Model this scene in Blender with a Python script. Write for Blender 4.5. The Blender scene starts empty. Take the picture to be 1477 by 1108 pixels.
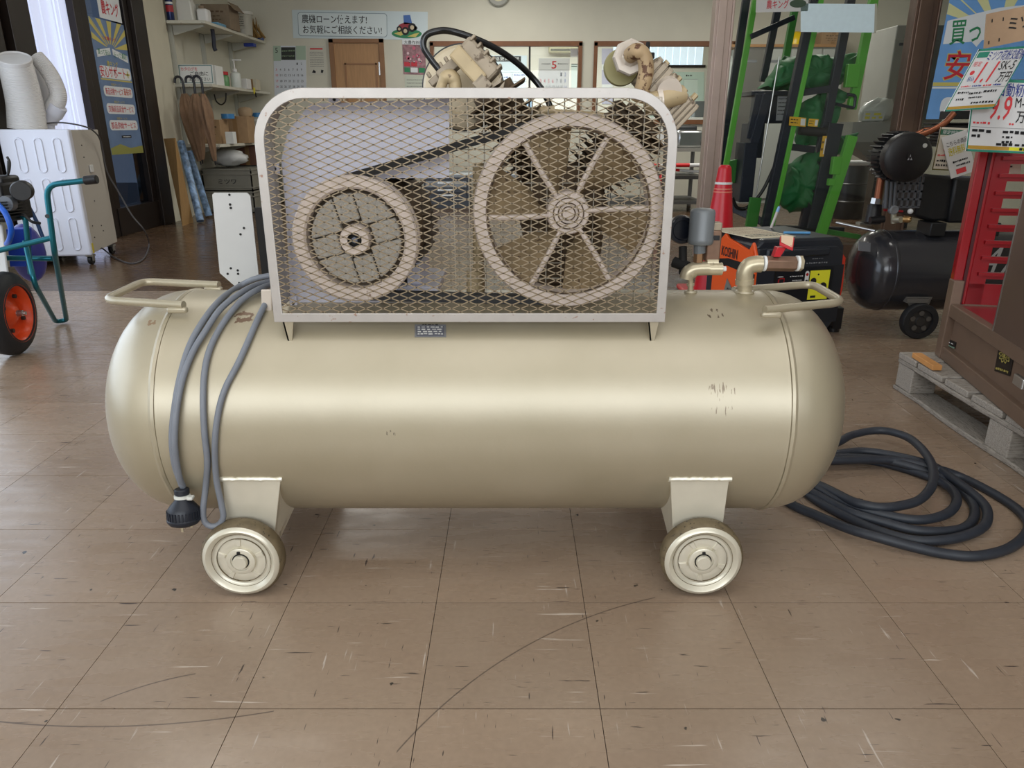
import bpy, math, random
from mathutils import Vector, Matrix, noise as mnoise
random.seed(7)
C = bpy.context.scene.collection
SC = bpy.context.scene
PI = math.pi
# ---------------------------------------------------------------- camera
FPX, CX, CY, CAMH = 1060.0, 738.5, 554.0, 0.92
TH = math.atan(371.0 / FPX)
CT, ST = math.cos(TH), math.sin(TH)
cam = bpy.data.cameras.new('camera'); cam.sensor_width = 36.0; cam.lens = 36.0 * FPX / 1477.0
cam.clip_start = 0.02; cam.clip_end = 200
co = bpy.data.objects.new('camera', cam); C.objects.link(co)
co.location = (0, 0, CAMH); co.rotation_euler = (PI / 2 - TH, 0, 0)
SC.camera = co
# ---------------------------------------------------------------- world, exposure
w = bpy.data.worlds.new('daylight'); SC.world = w; w.use_nodes = True
bg = w.node_tree.nodes['Background']; bg.inputs[0].default_value = (0.75, 0.86, 1.0, 1); bg.inputs[1].default_value = 0.9
SC.view_settings.view_transform = 'Standard'; SC.view_settings.look = 'None'
SC.view_settings.gamma = 1.0; SC.view_settings.use_curve_mapping = False
SC.view_settings.exposure = 0.0
# ---------------------------------------------------------------- daylight through the windows, ceiling lamps
def area(name, loc, rot, sx, sy, energy, col):
    l = bpy.data.lights.new(name, 'AREA'); l.shape = 'RECTANGLE'; l.size = sx; l.size_y = sy
    l.energy = energy; l.color = col
    o = bpy.data.objects.new(name, l); C.objects.link(o); o.location = loc; o.rotation_euler = rot
    return o
area('daylight_front', (-0.4, -2.6, 1.80), (PI / 2, 0, 0), 5.6, 1.3, 122, (0.90, 0.95, 1.0))      # shop front behind the camera
area('daylight_left', (-3.40, 2.4, 1.35), (0, -PI / 2, 0), 2.0, 5.0, 52, (0.74, 0.85, 1.0))          # glazed left side
for i, (x, y, e) in enumerate(((-1.6, 3.2, 8), (1.9, 3.2, 8), (-1.6, 6.8, 18), (2.4, 7.9, 44), (-0.2, 8.9, 26))):
    area('ceiling_lamp_light', (x, y, 2.66), (0, 0, 0), 1.2, 0.25, e, (1.0, 0.97, 0.90))
area('ceiling_lamp_near', (0.3, 0.35, 2.68), (0, 0, 0), 3.2, 1.6, 22, (0.97, 0.98, 1.0))
area('office_lamp_light', (0.3, 11.6, 2.6), (0, 0, 0), 3.0, 0.6, 150, (0.95, 1.0, 0.98))
# ---------------------------------------------------------------- pixel helpers: a pixel of the photograph to a point of the room
def ray(px, py):
    u = (px - CX) / FPX; v = (py - CY) / FPX
    return Vector((u, CT - v * ST, -ST - v * CT))
CAM = Vector((0, 0, CAMH))
def P(px, py, Y): d = ray(px, py); return CAM + d * (Y / d.y)
def PX(px, py, X): d = ray(px, py); return CAM + d * (X / d.x)
def PZ(px, py, Z): d = ray(px, py); return CAM + d * ((Z - CAMH) / d.z)
def PP(px, py, A, n): d = ray(px, py); return CAM + d * ((A - CAM).dot(n) / d.dot(n))
# ---------------------------------------------------------------- materials
def lin(c):
    return tuple(((x / 255) / 12.92 if x / 255 <= 0.04045 else ((x / 255 + 0.055) / 1.055) ** 2.4) for x in c)
MATS = {}
def mat(name, rgb, rough=0.5, metal=0.0, noise=0.0, scale=30.0, bump=0.0, coat=0.0, emit=0.0, stretch=None, dark=None, dthr=0.6):
    if name in MATS: return MATS[name]
    m = bpy.data.materials.new(name); m.use_nodes = True
    nt = m.node_tree; b = nt.nodes['Principled BSDF']; L = nt.links
    c = lin(rgb)
    b.inputs['Base Color'].default_value = (*c, 1); b.inputs['Roughness'].default_value = rough
    b.inputs['Metallic'].default_value = metal; b.inputs['Coat Weight'].default_value = coat
    if emit:
        b.inputs['Emission Color'].default_value = (*c, 1); b.inputs['Emission Strength'].default_value = emit
    if noise or bump or dark:
        tc = nt.nodes.new('ShaderNodeTexCoord'); n = nt.nodes.new('ShaderNodeTexNoise')
        n.inputs['Scale'].default_value = scale; n.inputs['Detail'].default_value = 6
        src = tc.outputs['Object']
        if stretch:
            mp = nt.nodes.new('ShaderNodeMapping'); mp.inputs['Scale'].default_value = stretch
            L.new(src, mp.inputs[0]); src = mp.outputs[0]
        L.new(src, n.inputs['Vector'])
        if noise or dark:
            r = nt.nodes.new('ShaderNodeValToRGB'); L.new(n.outputs[0], r.inputs[0])
            r.color_ramp.elements[0].position = 0.3; r.color_ramp.elements[1].position = 0.7
            r.color_ramp.elements[0].color = (*[max(0, x * (1 - noise)) for x in c], 1)
            r.color_ramp.elements[1].color = (*[min(1, x * (1 + noise)) for x in c], 1)
            out = r.outputs[0]
            if dark:
                n2 = nt.nodes.new('ShaderNodeTexNoise'); n2.inputs['Scale'].default_value = scale * 2.3; n2.inputs['Detail'].default_value = 8
                L.new(src, n2.inputs['Vector'])
                r2 = nt.nodes.new('ShaderNodeValToRGB'); L.new(n2.outputs[0], r2.inputs[0])
                r2.color_ramp.elements[0].position = dthr; r2.color_ramp.elements[1].position = dthr + 0.06
                mx = nt.nodes.new('ShaderNodeMix'); mx.data_type = 'RGBA'
                L.new(r2.outputs[0], mx.inputs[0]); L.new(out, mx.inputs[6]); mx.inputs[7].default_value = (*lin(dark), 1)
                out = mx.outputs[2]
            L.new(out, b.inputs['Base Color'])
        if bump:
            bp = nt.nodes.new('ShaderNodeBump'); bp.inputs['Strength'].default_value = bump; bp.inputs['Distance'].default_value = 0.004
            L.new(n.outputs[0], bp.inputs['Height']); L.new(bp.outputs[0], b.inputs['Normal'])
    MATS[name] = m
    return m
def glass_mat(name, tint=(1, 1, 1), refl=0.10, rough=0.02):
    m = bpy.data.materials.new(name); m.use_nodes = True; nt = m.node_tree; nt.nodes.clear(); L = nt.links
    o = nt.nodes.new('ShaderNodeOutputMaterial'); t = nt.nodes.new('ShaderNodeBsdfTransparent'); g = nt.nodes.new('ShaderNodeBsdfGlossy')
    t.inputs[0].default_value = (*tint, 1); g.inputs['Roughness'].default_value = rough
    f = nt.nodes.new('ShaderNodeLayerWeight'); f.inputs[0].default_value = 0.5
    pw = nt.nodes.new('ShaderNodeMath'); pw.operation = 'POWER'; pw.inputs[1].default_value = 4; L.new(f.outputs['Facing'], pw.inputs[0])
    ml = nt.nodes.new('ShaderNodeMath'); ml.operation = 'MULTIPLY_ADD'; ml.inputs[1].default_value = 0.5; ml.inputs[2].default_value = refl * 0.35; L.new(pw.outputs[0], ml.inputs[0])
    mx = nt.nodes.new('ShaderNodeMixShader'); L.new(ml.outputs[0], mx.inputs[0]); L.new(t.outputs[0], mx.inputs[1]); L.new(g.outputs[0], mx.inputs[2])
    L.new(mx.outputs[0], o.inputs[0]); MATS[name] = m
    return m
# ---------------------------------------------------------------- mesh builder
ORG = {}
class B:
    def __init__(s): s.v = []; s.f = []
    def box(s, c, size, R=None):
        c = Vector(c); i = len(s.v); hx, hy, hz = (x / 2 for x in size)
        for z in (-hz, hz):
            for x, y in ((-hx, -hy), (hx, -hy), (hx, hy), (-hx, hy)):
                p = Vector((x, y, z))
                if R is not None: p = R @ p
                s.v.append(c + p)
        s.f += [(i, i+3, i+2, i+1), (i+4, i+5, i+6, i+7), (i, i+1, i+5, i+4), (i+1, i+2, i+6, i+5), (i+2, i+3, i+7, i+6), (i+3, i, i+4, i+7)]
        return s
    def span(s, a, b):
        return s.box([(a[k] + b[k]) / 2 for k in range(3)], [abs(a[k] - b[k]) for k in range(3)])
    def bar(s, p0, p1, wd, th, up=(0, 0, 1), cap=True):
        p0, p1 = Vector(p0), Vector(p1); d = (p1 - p0); l = d.length; d.normalize()
        u = Vector(up)
        if abs(u.dot(d)) > 0.98: u = Vector((0, 1, 0))
        a = d.cross(u).normalized(); b = a.cross(d).normalized()
        i = len(s.v)
        for q in (p0, p1):
            for x, y in ((-1, -1), (1, -1), (1, 1), (-1, 1)): s.v.append(q + a * (x * wd / 2) + b * (y * th / 2))
        for k in range(4): s.f.append((i + k, i + (k + 1) % 4, i + 4 + (k + 1) % 4, i + 4 + k))
        if cap: s.f += [(i + 3, i + 2, i + 1, i), (i + 4, i + 5, i + 6, i + 7)]
        return s
    def lathe(s, prof, o, axis, n=32, ref=None, a0=0.0, a1=2 * PI):
        o = Vector(o); ax = Vector(axis).normalized()
        r = Vector(ref) if ref else (Vector((0, 0, 1)) if abs(ax.z) < 0.9 else Vector((1, 0, 0)))
        a = (r - ax * r.dot(ax)).normalized(); b = ax.cross(a)
        full = abs(a1 - a0 - 2 * PI) < 1e-6; m = n if full else n + 1
        rows = []
        for (rad, h) in prof:
            if rad < 1e-7: rows.append([len(s.v)]); s.v.append(o + ax * h); continue
            row = []
            for k in range(m):
                t = a0 + (a1 - a0) * k / n
                row.append(len(s.v)); s.v.append(o + ax * h + (a * math.cos(t) + b * math.sin(t)) * rad)
            rows.append(row)
        for p, q in zip(rows, rows[1:]):
            for k in range(n):
                k2 = (k + 1) % m
                if len(p) == 1 and len(q) == 1: continue
                if len(p) == 1: s.f.append((p[0], q[k2], q[k]))
                elif len(q) == 1: s.f.append((p[k], p[k2], q[0]))
                else: s.f.append((p[k], p[k2], q[k2], q[k]))
        return s
    def cyl(s, p0, p1, r0, r1=None, n=20, cap=True):
        p0, p1 = Vector(p0), Vector(p1); r1 = r0 if r1 is None else r1; l = (p1 - p0).length
        pr = [(r0, 0), (r1, l)]
        if cap: pr = [(0, 0)] + pr + [(0, l)]
        return s.lathe(pr, p0, p1 - p0, n)
    def tube(s, pts, r, n=8, closed=False, cap=True):
        pts = [Vector(p) for p in pts]; N = len(pts)
        rs = r if isinstance(r, (list, tuple)) else [r] * N
        prev = None; rings = []
        for i, p in enumerate(pts):
            if closed: t = pts[(i + 1) % N] - pts[i - 1]
            else: t = pts[min(i + 1, N - 1)] - pts[max(i - 1, 0)]
            if t.length < 1e-9: t = Vector((0, 0, 1))
            t.normalize()
            if prev is None: a = t.orthogonal().normalized()
            else:
                a = prev - t * prev.dot(t)
                a = a.normalized() if a.length > 1e-6 else t.orthogonal().normalized()
            prev = a; b = t.cross(a); ring = []
            for k in range(n):
                th = 2 * PI * k / n; ring.append(len(s.v)); s.v.append(p + (a * math.cos(th) + b * math.sin(th)) * rs[i])
            rings.append(ring)
        M = N if closed else N - 1
        for i in range(M):
            p, q = rings[i], rings[(i + 1) % N]
            for k in range(n): s.f.append((p[k], p[(k + 1) % n], q[(k + 1) % n], q[k]))
        if cap and not closed: s.f += [tuple(reversed(rings[0])), tuple(rings[-1])]
        return s
    def prism(s, poly, ext):
        poly = [Vector(p) for p in poly]; ext = Vector(ext); i = len(s.v); n = len(poly)
        s.v += poly + [p + ext for p in poly]
        s.f.append(tuple(range(i, i + n))); s.f.append(tuple(range(i + 2 * n - 1, i + n - 1, -1)))
        for k in range(n): s.f.append((i + k, i + n + k, i + n + (k + 1) % n, i + (k + 1) % n))
        return s
    def loft(s, rings, cap=True, closed=True):
        ids = []
        for r in rings:
            ids.append(list(range(len(s.v), len(s.v) + len(r)))); s.v += [Vector(p) for p in r]
        for p, q in zip(ids, ids[1:]):
            n = len(p)
            for k in range(n if closed else n - 1): s.f.append((p[k], p[(k + 1) % n], q[(k + 1) % n], q[k]))
        if cap: s.f += [tuple(reversed(ids[0])), tuple(ids[-1])]
        return s
    def sphere(s, c, r, n=16, sq=(1, 1, 1)):
        c = Vector(c); pr = []; m = n // 2
        i0 = len(s.v)
        s.lathe([(math.sin(PI * k / m) * r if 0 < k < m else 0, -math.cos(PI * k / m) * r) for k in range(m + 1)], (0, 0, 0), (0, 0, 1), n)
        for k in range(i0, len(s.v)): p = s.v[k]; s.v[k] = c + Vector((p.x * sq[0], p.y * sq[1], p.z * sq[2]))
        return s
    def quad(s, a, b, c, d):
        i = len(s.v); s.v += [Vector(a), Vector(b), Vector(c), Vector(d)]; s.f.append((i, i+1, i+2, i+3)); return s
    def build(s, name, m, parent=None, smooth=True, angle=38, bevel=0.0, label=None, cat=None, group=None, kind=None, seg=2, fix=True):
        org = ORG.get(parent.name) if parent else None
        if org is None:
            if parent is None and s.v:
                xs = [p.x for p in s.v]; ys = [p.y for p in s.v]; zs = [p.z for p in s.v]
                org = Vector(((min(xs) + max(xs)) / 2, (min(ys) + max(ys)) / 2, min(zs)))
            else: org = Vector((0, 0, 0))
        me = bpy.data.meshes.new(name); me.from_pydata([p - org for p in s.v], [], s.f)
        if fix:
            import bmesh
            bm = bmesh.new(); bm.from_mesh(me); bmesh.ops.recalc_face_normals(bm, faces=bm.faces); bm.to_mesh(me); bm.free()
        if smooth:
            me.polygons.foreach_set('use_smooth', [True] * len(me.polygons)); me.set_sharp_from_angle(angle=math.radians(angle))
        me.materials.append(m)
        o = bpy.data.objects.new(name, me); C.objects.link(o)
        if parent: o.parent = parent
        else: o.location = org
        ORG[o.name] = org
        if bevel:
            md = o.modifiers.new('bevel', 'BEVEL'); md.width = bevel; md.segments = seg; md.limit_method = 'ANGLE'; md.angle_limit = math.radians(40)
            md.harden_normals = False
        tag(o, label, cat, group, kind)
        return o
def tag(o, label=None, cat=None, group=None, kind=None):
    if label: o['label'] = label
    if cat: o['category'] = cat
    if group: o['group'] = group
    if kind: o['kind'] = kind
    return o
def thing(name, label, cat, loc, group=None):
    o = bpy.data.objects.new(name, None); C.objects.link(o); o.location = loc; o.empty_display_size = 0.1
    ORG[o.name] = Vector(loc); return tag(o, label, cat, group)
def spline(pts, k=6, closed=False):
    pts = [Vector(p) for p in pts]; n = len(pts); out = []
    rng = range(n if closed else n - 1)
    for i in rng:
        p0 = pts[i - 1] if (i > 0 or closed) else pts[0] * 2 - pts[1]
        p1 = pts[i]; p2 = pts[(i + 1) % n]
        p3 = pts[(i + 2) % n] if (i + 2 < n or closed) else p2 * 2 - p1
        for j in range(k):
            t = j / k
            out.append(0.5 * (2 * p1 + (p2 - p0) * t + (2 * p0 - 5 * p1 + 4 * p2 - p3) * t * t + (3 * p1 - p0 - 3 * p2 + p3) * t ** 3))
    if not closed: out.append(pts[-1])
    return out
def fillet(pts, r, k=6):
    pts = [Vector(p) for p in pts]; out = [pts[0]]
    for i in range(1, len(pts) - 1):
        a = (pts[i - 1] - pts[i]); b = (pts[i + 1] - pts[i]); la, lb = a.length, b.length; a.normalize(); b.normalize()
        d = min(r, la * 0.48, lb * 0.48); p, q = pts[i] + a * d, pts[i] + b * d
        for j in range(k + 1):
            t = j / k; out.append(p * (1 - t) ** 2 + pts[i] * 2 * t * (1 - t) + q * t * t)
    out.append(pts[-1]); return out
# ---------------------------------------------------------------- flat printed sheets
def text_mesh(body, bold):
    cu = bpy.data.curves.new('lettering', 'FONT'); cu.body = body; cu.size = 1.0; cu.offset = bold * 0.3; cu.resolution_u = 2
    ob = bpy.data.objects.new('lettering', cu); C.objects.link(ob)
    dg = bpy.context.evaluated_depsgraph_get(); me = bpy.data.meshes.new_from_object(ob.evaluated_get(dg))
    bpy.data.objects.remove(ob); bpy.data.curves.remove(cu)
    return me
class Sheet:
    """flat sheet spanned by three corners; prints sit on its front in 0..1 coordinates"""
    def __init__(s, name, tl, tr, bl, m, label, cat, parent=None, th=0.002, group=None, face=None, partname=None):
        tl, tr, bl = Vector(tl), Vector(tr), Vector(bl)
        s.o, s.ex, s.ey = bl, tr - tl, tl - bl
        s.n = s.ex.cross(s.ey).normalized()
        toc = (CAM - bl)
        if s.n.dot(toc) < 0: s.n = -s.n
        b = B().prism([bl, bl + s.ex, tr, tl], -s.n * th)
        s.obj = b.build(name, m, parent, smooth=False, label=label, cat=cat, group=group)
        s.k = 0
    def at(s, u, v, l=1): return s.o + s.ex * u + s.ey * v + s.n * (0.0009 * l)
    def rects(s, name, m, lst, l=1, label=None):
        b = B()
        for (u0, v0, u1, v1) in lst: b.quad(s.at(u0, v0, l), s.at(u1, v0, l), s.at(u1, v1, l), s.at(u0, v1, l))
        return b.build(name, m, s.obj, smooth=False, fix=False, label=label)
    def poly(s, name, m, polys, l=1):
        b = B()
        for pl in polys:
            i = len(b.v); b.v += [s.at(u, v, l) for u, v in pl]; b.f.append(tuple(range(i, i + len(pl))))
        return b.build(name, m, s.obj, smooth=False, fix=False)
    def disc(s, name, m, lst, l=1, n=16):
        asp = s.ex.length / s.ey.length
        return s.poly(name, m, [[(u + r * math.cos(2 * PI * k / n), v + r * asp * math.sin(2 * PI * k / n)) for k in range(n)] for (u, v, r) in lst], l)
    def rrect(s, name, m, lst, l=1, rad=0.04, n=5):
        asp = s.ex.length / s.ey.length; ps = []
        for (u0, v0, u1, v1) in lst:
            pl = []
            for cx, cy, a in ((u1 - rad, v1 - rad * asp, 0), (u0 + rad, v1 - rad * asp, PI / 2), (u0 + rad, v0 + rad * asp, PI), (u1 - rad, v0 + rad * asp, 1.5 * PI)):
                for k in range(n + 1): t = a + PI / 2 * k / n; pl.append((cx + rad * math.cos(t), cy + rad * asp * math.sin(t)))
            ps.append(pl)
        return s.poly(name, m, ps, l)
    def text(s, body, u0, v0, u1, v1, m, l=2, bold=0.0, rot=0.0, slant=0.0, name='lettering'):
        me = text_mesh(body, bold); vs = [v.co for v in me.vertices]
        if not vs: return
        x0 = min(v.x for v in vs); x1 = max(v.x for v in vs); y0 = min(v.y for v in vs); y1 = max(v.y for v in vs)
        b = B(); cr, sr = math.cos(rot), math.sin(rot); asp = s.ex.length / s.ey.length
        for v in vs:
            a = (v.x - x0) / max(1e-6, x1 - x0); c = (v.y - y0) / max(1e-6, y1 - y0)
            a = a + slant * (c - 0.5)
            du = (a - 0.5) * (u1 - u0); dv = (c - 0.5) * (v1 - v0) / asp
            b.v.append(s.at((u0 + u1) / 2 + du * cr - dv * sr, (v0 + v1) / 2 + (du * sr + dv * cr) * asp, l))
        b.f = [tuple(p.vertices) for p in me.polygons]
        bpy.data.meshes.remove(me)
        return b.build(name, m, s.obj, smooth=False, fix=False)
    def scribble(s, m, rows, l=2, name='small_print', seed=1):
        """rows (u0,u1,v,h): lines of writing too small to read in the photograph, as broken dashes"""
        rg = random.Random(seed); lst = []
        for (u0, u1, v, h) in rows:
            u = u0
            while u < u1:
                wd = min(rg.uniform(0.5, 1.3) * h, u1 - u); asp = 1
                lst.append((u, v - h * rg.uniform(0.25, 0.5), u + wd, v + h * rg.uniform(0.25, 0.5))); u += wd + h * rg.uniform(0.2, 0.6)
        return s.rects(name, m, lst, l)
# ================================================================ materials of the setting
M_cream = mat('wall_paint', (212, 209, 193), 0.8, noise=0.03, scale=3)
M_ceil = mat('ceiling_board', (225, 222, 212), 0.9, noise=0.03, scale=40)
M_darkframe = mat('dark_bronze_aluminium', (44, 36, 32), 0.35, 0.4)
M_brownframe = mat('brown_anodised_aluminium', (182, 162, 150), 0.38, 0.5, noise=0.05, scale=12)
M_brownframe2 = mat('dark_brown_aluminium', (104, 82, 68), 0.4, 0.4, noise=0.05, scale=12)
M_oak = mat('oak_laminate', (176, 134, 90), 0.5, noise=0.1, scale=6, stretch=(14, 14, 1))
M_winwood = mat('brown_window_wood', (120, 76, 44), 0.5, noise=0.15, scale=8)
M_glass = glass_mat('clear_glass', (0.97, 0.975, 0.965), 0.07)
M_white = mat('white_plastic', (226, 226, 224), 0.4)
M_paper = mat('white_paper', (228, 230, 228), 0.7)
M_black = mat('black_plastic', (22, 22, 24), 0.4)
M_ink = mat('black_ink', (26, 26, 28), 0.6)
M_red = mat('red_ink', (206, 44, 52), 0.6)
M_rubber = mat('black_rubber', (34, 35, 38), 0.6, noise=0.12, scale=60)
M_steel = mat('bright_steel', (190, 190, 188), 0.28, 0.9)
def circ(a, b, c):
    d = 2 * (a.x * (b.y - c.y) + b.x * (c.y - a.y) + c.x * (a.y - b.y)); A_, B2, C2 = (p.x ** 2 + p.y ** 2 for p in (a, b, c))
    ux = (A_ * (b.y - c.y) + B2 * (c.y - a.y) + C2 * (a.y - b.y)) / d; uy = (A_ * (c.x - b.x) + B2 * (a.x - c.x) + C2 * (b.x - a.x)) / d
    v = Vector((ux, uy, 0)); return tuple(v), (v - Vector((a.x, a.y, 0))).length
SCRATCHES = [(PZ(572, 1085, 0), PZ(745, 940, 0), PZ(945, 862, 0)), (PZ(-10, 1040, 0), PZ(165, 1048, 0), PZ(395, 1026, 0)), (PZ(145, 1012, 0), PZ(200, 992, 0), PZ(282, 972, 0))]
def floor_mat(name, c1, c2, plank):
    m = bpy.data.materials.new(name); m.use_nodes = True; nt = m.node_tree; L = nt.links; N = nt.nodes.new
    b = nt.nodes['Principled BSDF']; geo = N('ShaderNodeNewGeometry'); oi = N('ShaderNodeObjectInfo')
    def nz(scale, detail=5, mp=None, dist=0):
        n = N('ShaderNodeTexNoise'); n.inputs['Scale'].default_value = scale; n.inputs['Detail'].default_value = detail; n.inputs['Distortion'].default_value = dist
        s = geo.outputs['Position']
        if mp:
            q = N('ShaderNodeMapping'); q.inputs['Scale'].default_value = mp[0]; q.inputs['Rotation'].default_value = (0, 0, mp[1]); L.new(s, q.inputs[0]); s = q.outputs[0]
        L.new(s, n.inputs['Vector']); return n.outputs[0]
    def rmp(s, a, b_, ca=(0, 0, 0, 1), cb=(1, 1, 1, 1)):
        r = N('ShaderNodeValToRGB'); r.color_ramp.elements[0].position = a; r.color_ramp.elements[1].position = b_
        r.color_ramp.elements[0].color = ca; r.color_ramp.elements[1].color = cb; L.new(s, r.inputs[0]); return r.outputs[0]
    def mix(f, a, c, typ='MIX'):
        x = N('ShaderNodeMix'); x.data_type = 'RGBA'; x.blend_type = typ
        if isinstance(f, float): x.inputs[0].default_value = f
        else: L.new(f, x.inputs[0])
        for k, q in ((6, a), (7, c)):
            if isinstance(q, tuple): x.inputs[k].default_value = q
            else: L.new(q, x.inputs[k])
        return x.outputs[2]
    C1, C2 = (*lin(c1), 1), (*lin(c2), 1)
    base = rmp(nz(3.0 if not plank else 2.0, 6), 0.3, 0.7, C1, C2)
    grain = nz(26, 4, ((0.16, 1.0, 1), 0)) if plank else nz(90, 4)
    base = mix(0.35, base, rmp(grain, 0.3, 0.7, (0.55, 0.55, 0.55, 1), (1, 1, 1, 1)), 'MULTIPLY') if plank else mix(0.22, base, rmp(grain, 0.35, 0.65, (0.6, 0.6, 0.6, 1), (1, 1, 1, 1)), 'MULTIPLY')
    rr = rmp(oi.outputs['Random'], 0, 1, (0.93, 0.93, 0.93, 1), (1.04, 1.03, 1.02, 1)); base = mix(1.0, base, rr, 'MULTIPLY')
    if not plank:
        # marbling chips of the vinyl: short pale and dark streaks along and across
        for mp, a, b_, col in ((((3.6, 66, 1), 0), 0.685, 0.73, (0.55, 0.46, 0.38, 1)), (((66, 4.6, 1), 0.05), 0.69, 0.735, (0.52, 0.44, 0.37, 1)),
                               (((8, 110, 1), 0.4), 0.70, 0.725, (0.05, 0.035, 0.03, 1)), (((110, 9, 1), -0.5), 0.70, 0.725, (0.05, 0.035, 0.03, 1)),
                               (((5.0, 70, 1), -0.9), 0.71, 0.735, (0.07, 0.05, 0.04, 1))):
            base = mix(rmp(nz(1.6, 3, mp), a, b_), base, col)
        base = mix(rmp(nz(40, 2), 0.735, 0.76), base, (0.03, 0.025, 0.02, 1))
        # two long curved drag scratches
        for (a, q, c_) in SCRATCHES:
            ctr, R = circ(a, q, c_); x0, x1 = min(a.x, c_.x), max(a.x, c_.x)
            d = N('ShaderNodeVectorMath'); d.operation = 'DISTANCE'; L.new(geo.outputs['Position'], d.inputs[0]); d.inputs[1].default_value = ctr
            e = N('ShaderNodeMath'); e.operation = 'SUBTRACT'; L.new(d.outputs['Value'], e.inputs[0]); e.inputs[1].default_value = R
            f = N('ShaderNodeMath'); f.operation = 'ABSOLUTE'; L.new(e.outputs[0], f.inputs[0])
            mr = N('ShaderNodeMapRange'); mr.inputs[1].default_value = .0018; mr.inputs[2].default_value = .0007; L.new(f.outputs[0], mr.inputs[0])
            sx = N('ShaderNodeSeparateXYZ'); L.new(geo.outputs['Position'], sx.inputs[0])
            g1 = N('ShaderNodeMath'); g1.operation = 'GREATER_THAN'; L.new(sx.outputs[0], g1.inputs[0]); g1.inputs[1].default_value = x0
            g2 = N('ShaderNodeMath'); g2.operation = 'LESS_THAN'; L.new(sx.outputs[0], g2.inputs[0]); g2.inputs[1].default_value = x1
            g3 = N('ShaderNodeMath'); g3.operation = 'LESS_THAN'; L.new(sx.outputs[1], g3.inputs[0]); g3.inputs[1].default_value = 1.5
            m1 = N('ShaderNodeMath'); m1.operation = 'MULTIPLY'; L.new(g1.outputs[0], m1.inputs[0]); L.new(g2.outputs[0], m1.inputs[1])
            m2 = N('ShaderNodeMath'); m2.operation = 'MULTIPLY'; L.new(m1.outputs[0], m2.inputs[0]); L.new(g3.outputs[0], m2.inputs[1])
            m3 = N('ShaderNodeMath'); m3.operation = 'MULTIPLY'; L.new(m2.outputs[0], m3.inputs[0]); L.new(mr.outputs[0], m3.inputs[1])
            m4 = N('ShaderNodeMath'); m4.operation = 'MULTIPLY'; L.new(m3.outputs[0], m4.inputs[0]); m4.inputs[1].default_value = .75
            base = mix(m4.outputs[0], base, (0.05, 0.035, 0.03, 1))
        base = mix(rmp(nz(1.1, 4), 0.45, 0.75, (0, 0, 0, 1), (0.25, 0.25, 0.25, 1)), base, (0.13, 0.09, 0.06, 1))
    L.new(base, b.inputs['Base Color'])
    L.new(rmp(nz(7, 5, ((1, 4, 1), 0)), 0.3, 0.7, *(((0.16, 0.16, 0.16, 1), (0.32, 0.32, 0.32, 1)) if plank else ((0.20, 0.20, 0.20, 1), (0.36, 0.36, 0.36, 1)))), b.inputs['Roughness'])
    bp = N('ShaderNodeBump'); bp.inputs['Strength'].default_value = 0.12; bp.inputs['Distance'].default_value = 0.003
    L.new(nz(14, 3), bp.inputs['Height']); L.new(bp.outputs[0], b.inputs['Normal'])
    return m
M_tile = floor_mat('vinyl_tile', (151, 129, 109), (164, 143, 123), False)
M_plank = floor_mat('brown_wood_sheet', (90, 70, 53), (108, 85, 64), True)
M_joint = mat('dark_joint', (58, 46, 38), 0.8)
# ================================================================ setting: floor, walls, ceiling
XL, XR, YB, YF, ZC = -3.5, 4.9, 10.1, -2.75, 2.75
YSEAM = 4.30
fl = B().span((XL - 0.2, YF, -0.08), (XR + 0.2, YSEAM, -0.0025)).build('floor', M_joint, kind='structure', smooth=False)
B().span((XL - 0.2, YSEAM + 0.002, -0.08), (XR + 0.2, 14.2, 0.0)).build('floor_timber', M_plank, kind='structure', smooth=False)
TW, TD, X0, Y0 = 0.3024, 0.2905, -0.155, 0.6915
tmesh = {}
def tile(cx, cy, wd, dp):
    key = (round(wd, 3), round(dp, 3))
    if key not in tmesh:
        b = B().box((0, 0, -0.001), (wd - 0.0013, dp - 0.0022, 0.002)); me = bpy.data.meshes.new('floor_tile')
        me.from_pydata([tuple(v) for v in b.v], [], b.f); me.materials.append(M_tile); tmesh[key] = me
    o = bpy.data.objects.new('tile', tmesh[key]); C.objects.link(o); o.parent = fl; o.location = (cx - ORG[fl.name].x, cy - ORG[fl.name].y, -ORG[fl.name].z)
rows = [(Y0 + TD * k, TD) for k in range(-1, 12)] + [(Y0 + TD * 12, YSEAM - (Y0 + TD * 12))]
rest = B()
for (y, d) in rows:
    lim = 0.74 * (y + d) + 0.28
    for k in range(-12, 17):
        x = X0 + TW * k
        if x < XL or x + TW > XR: continue
        if x + TW > -lim and x < lim: tile(x + TW / 2, y + d / 2, TW, d)
        else: rest.box((x + TW / 2, y + d / 2, -0.0015), (TW - 0.0013, d - 0.0013, 0.003))
for k in range(-12, 17):
    for j in range(-11, -1):
        x, y = X0 + TW * k, Y0 + TD * j
        if x > XL and x + TW < XR: rest.box((x + TW / 2, y + TD / 2, -0.0015), (TW - 0.0013, TD - 0.0013, 0.003))
rest.build('tiles_beyond_view', M_tile, fl, smooth=False, kind='stuff')
B().span((XL - 0.2, YF, ZC), (XR + 0.2, 14.2, ZC + 0.1)).build('ceiling', M_ceil, kind='structure', smooth=False)
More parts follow.
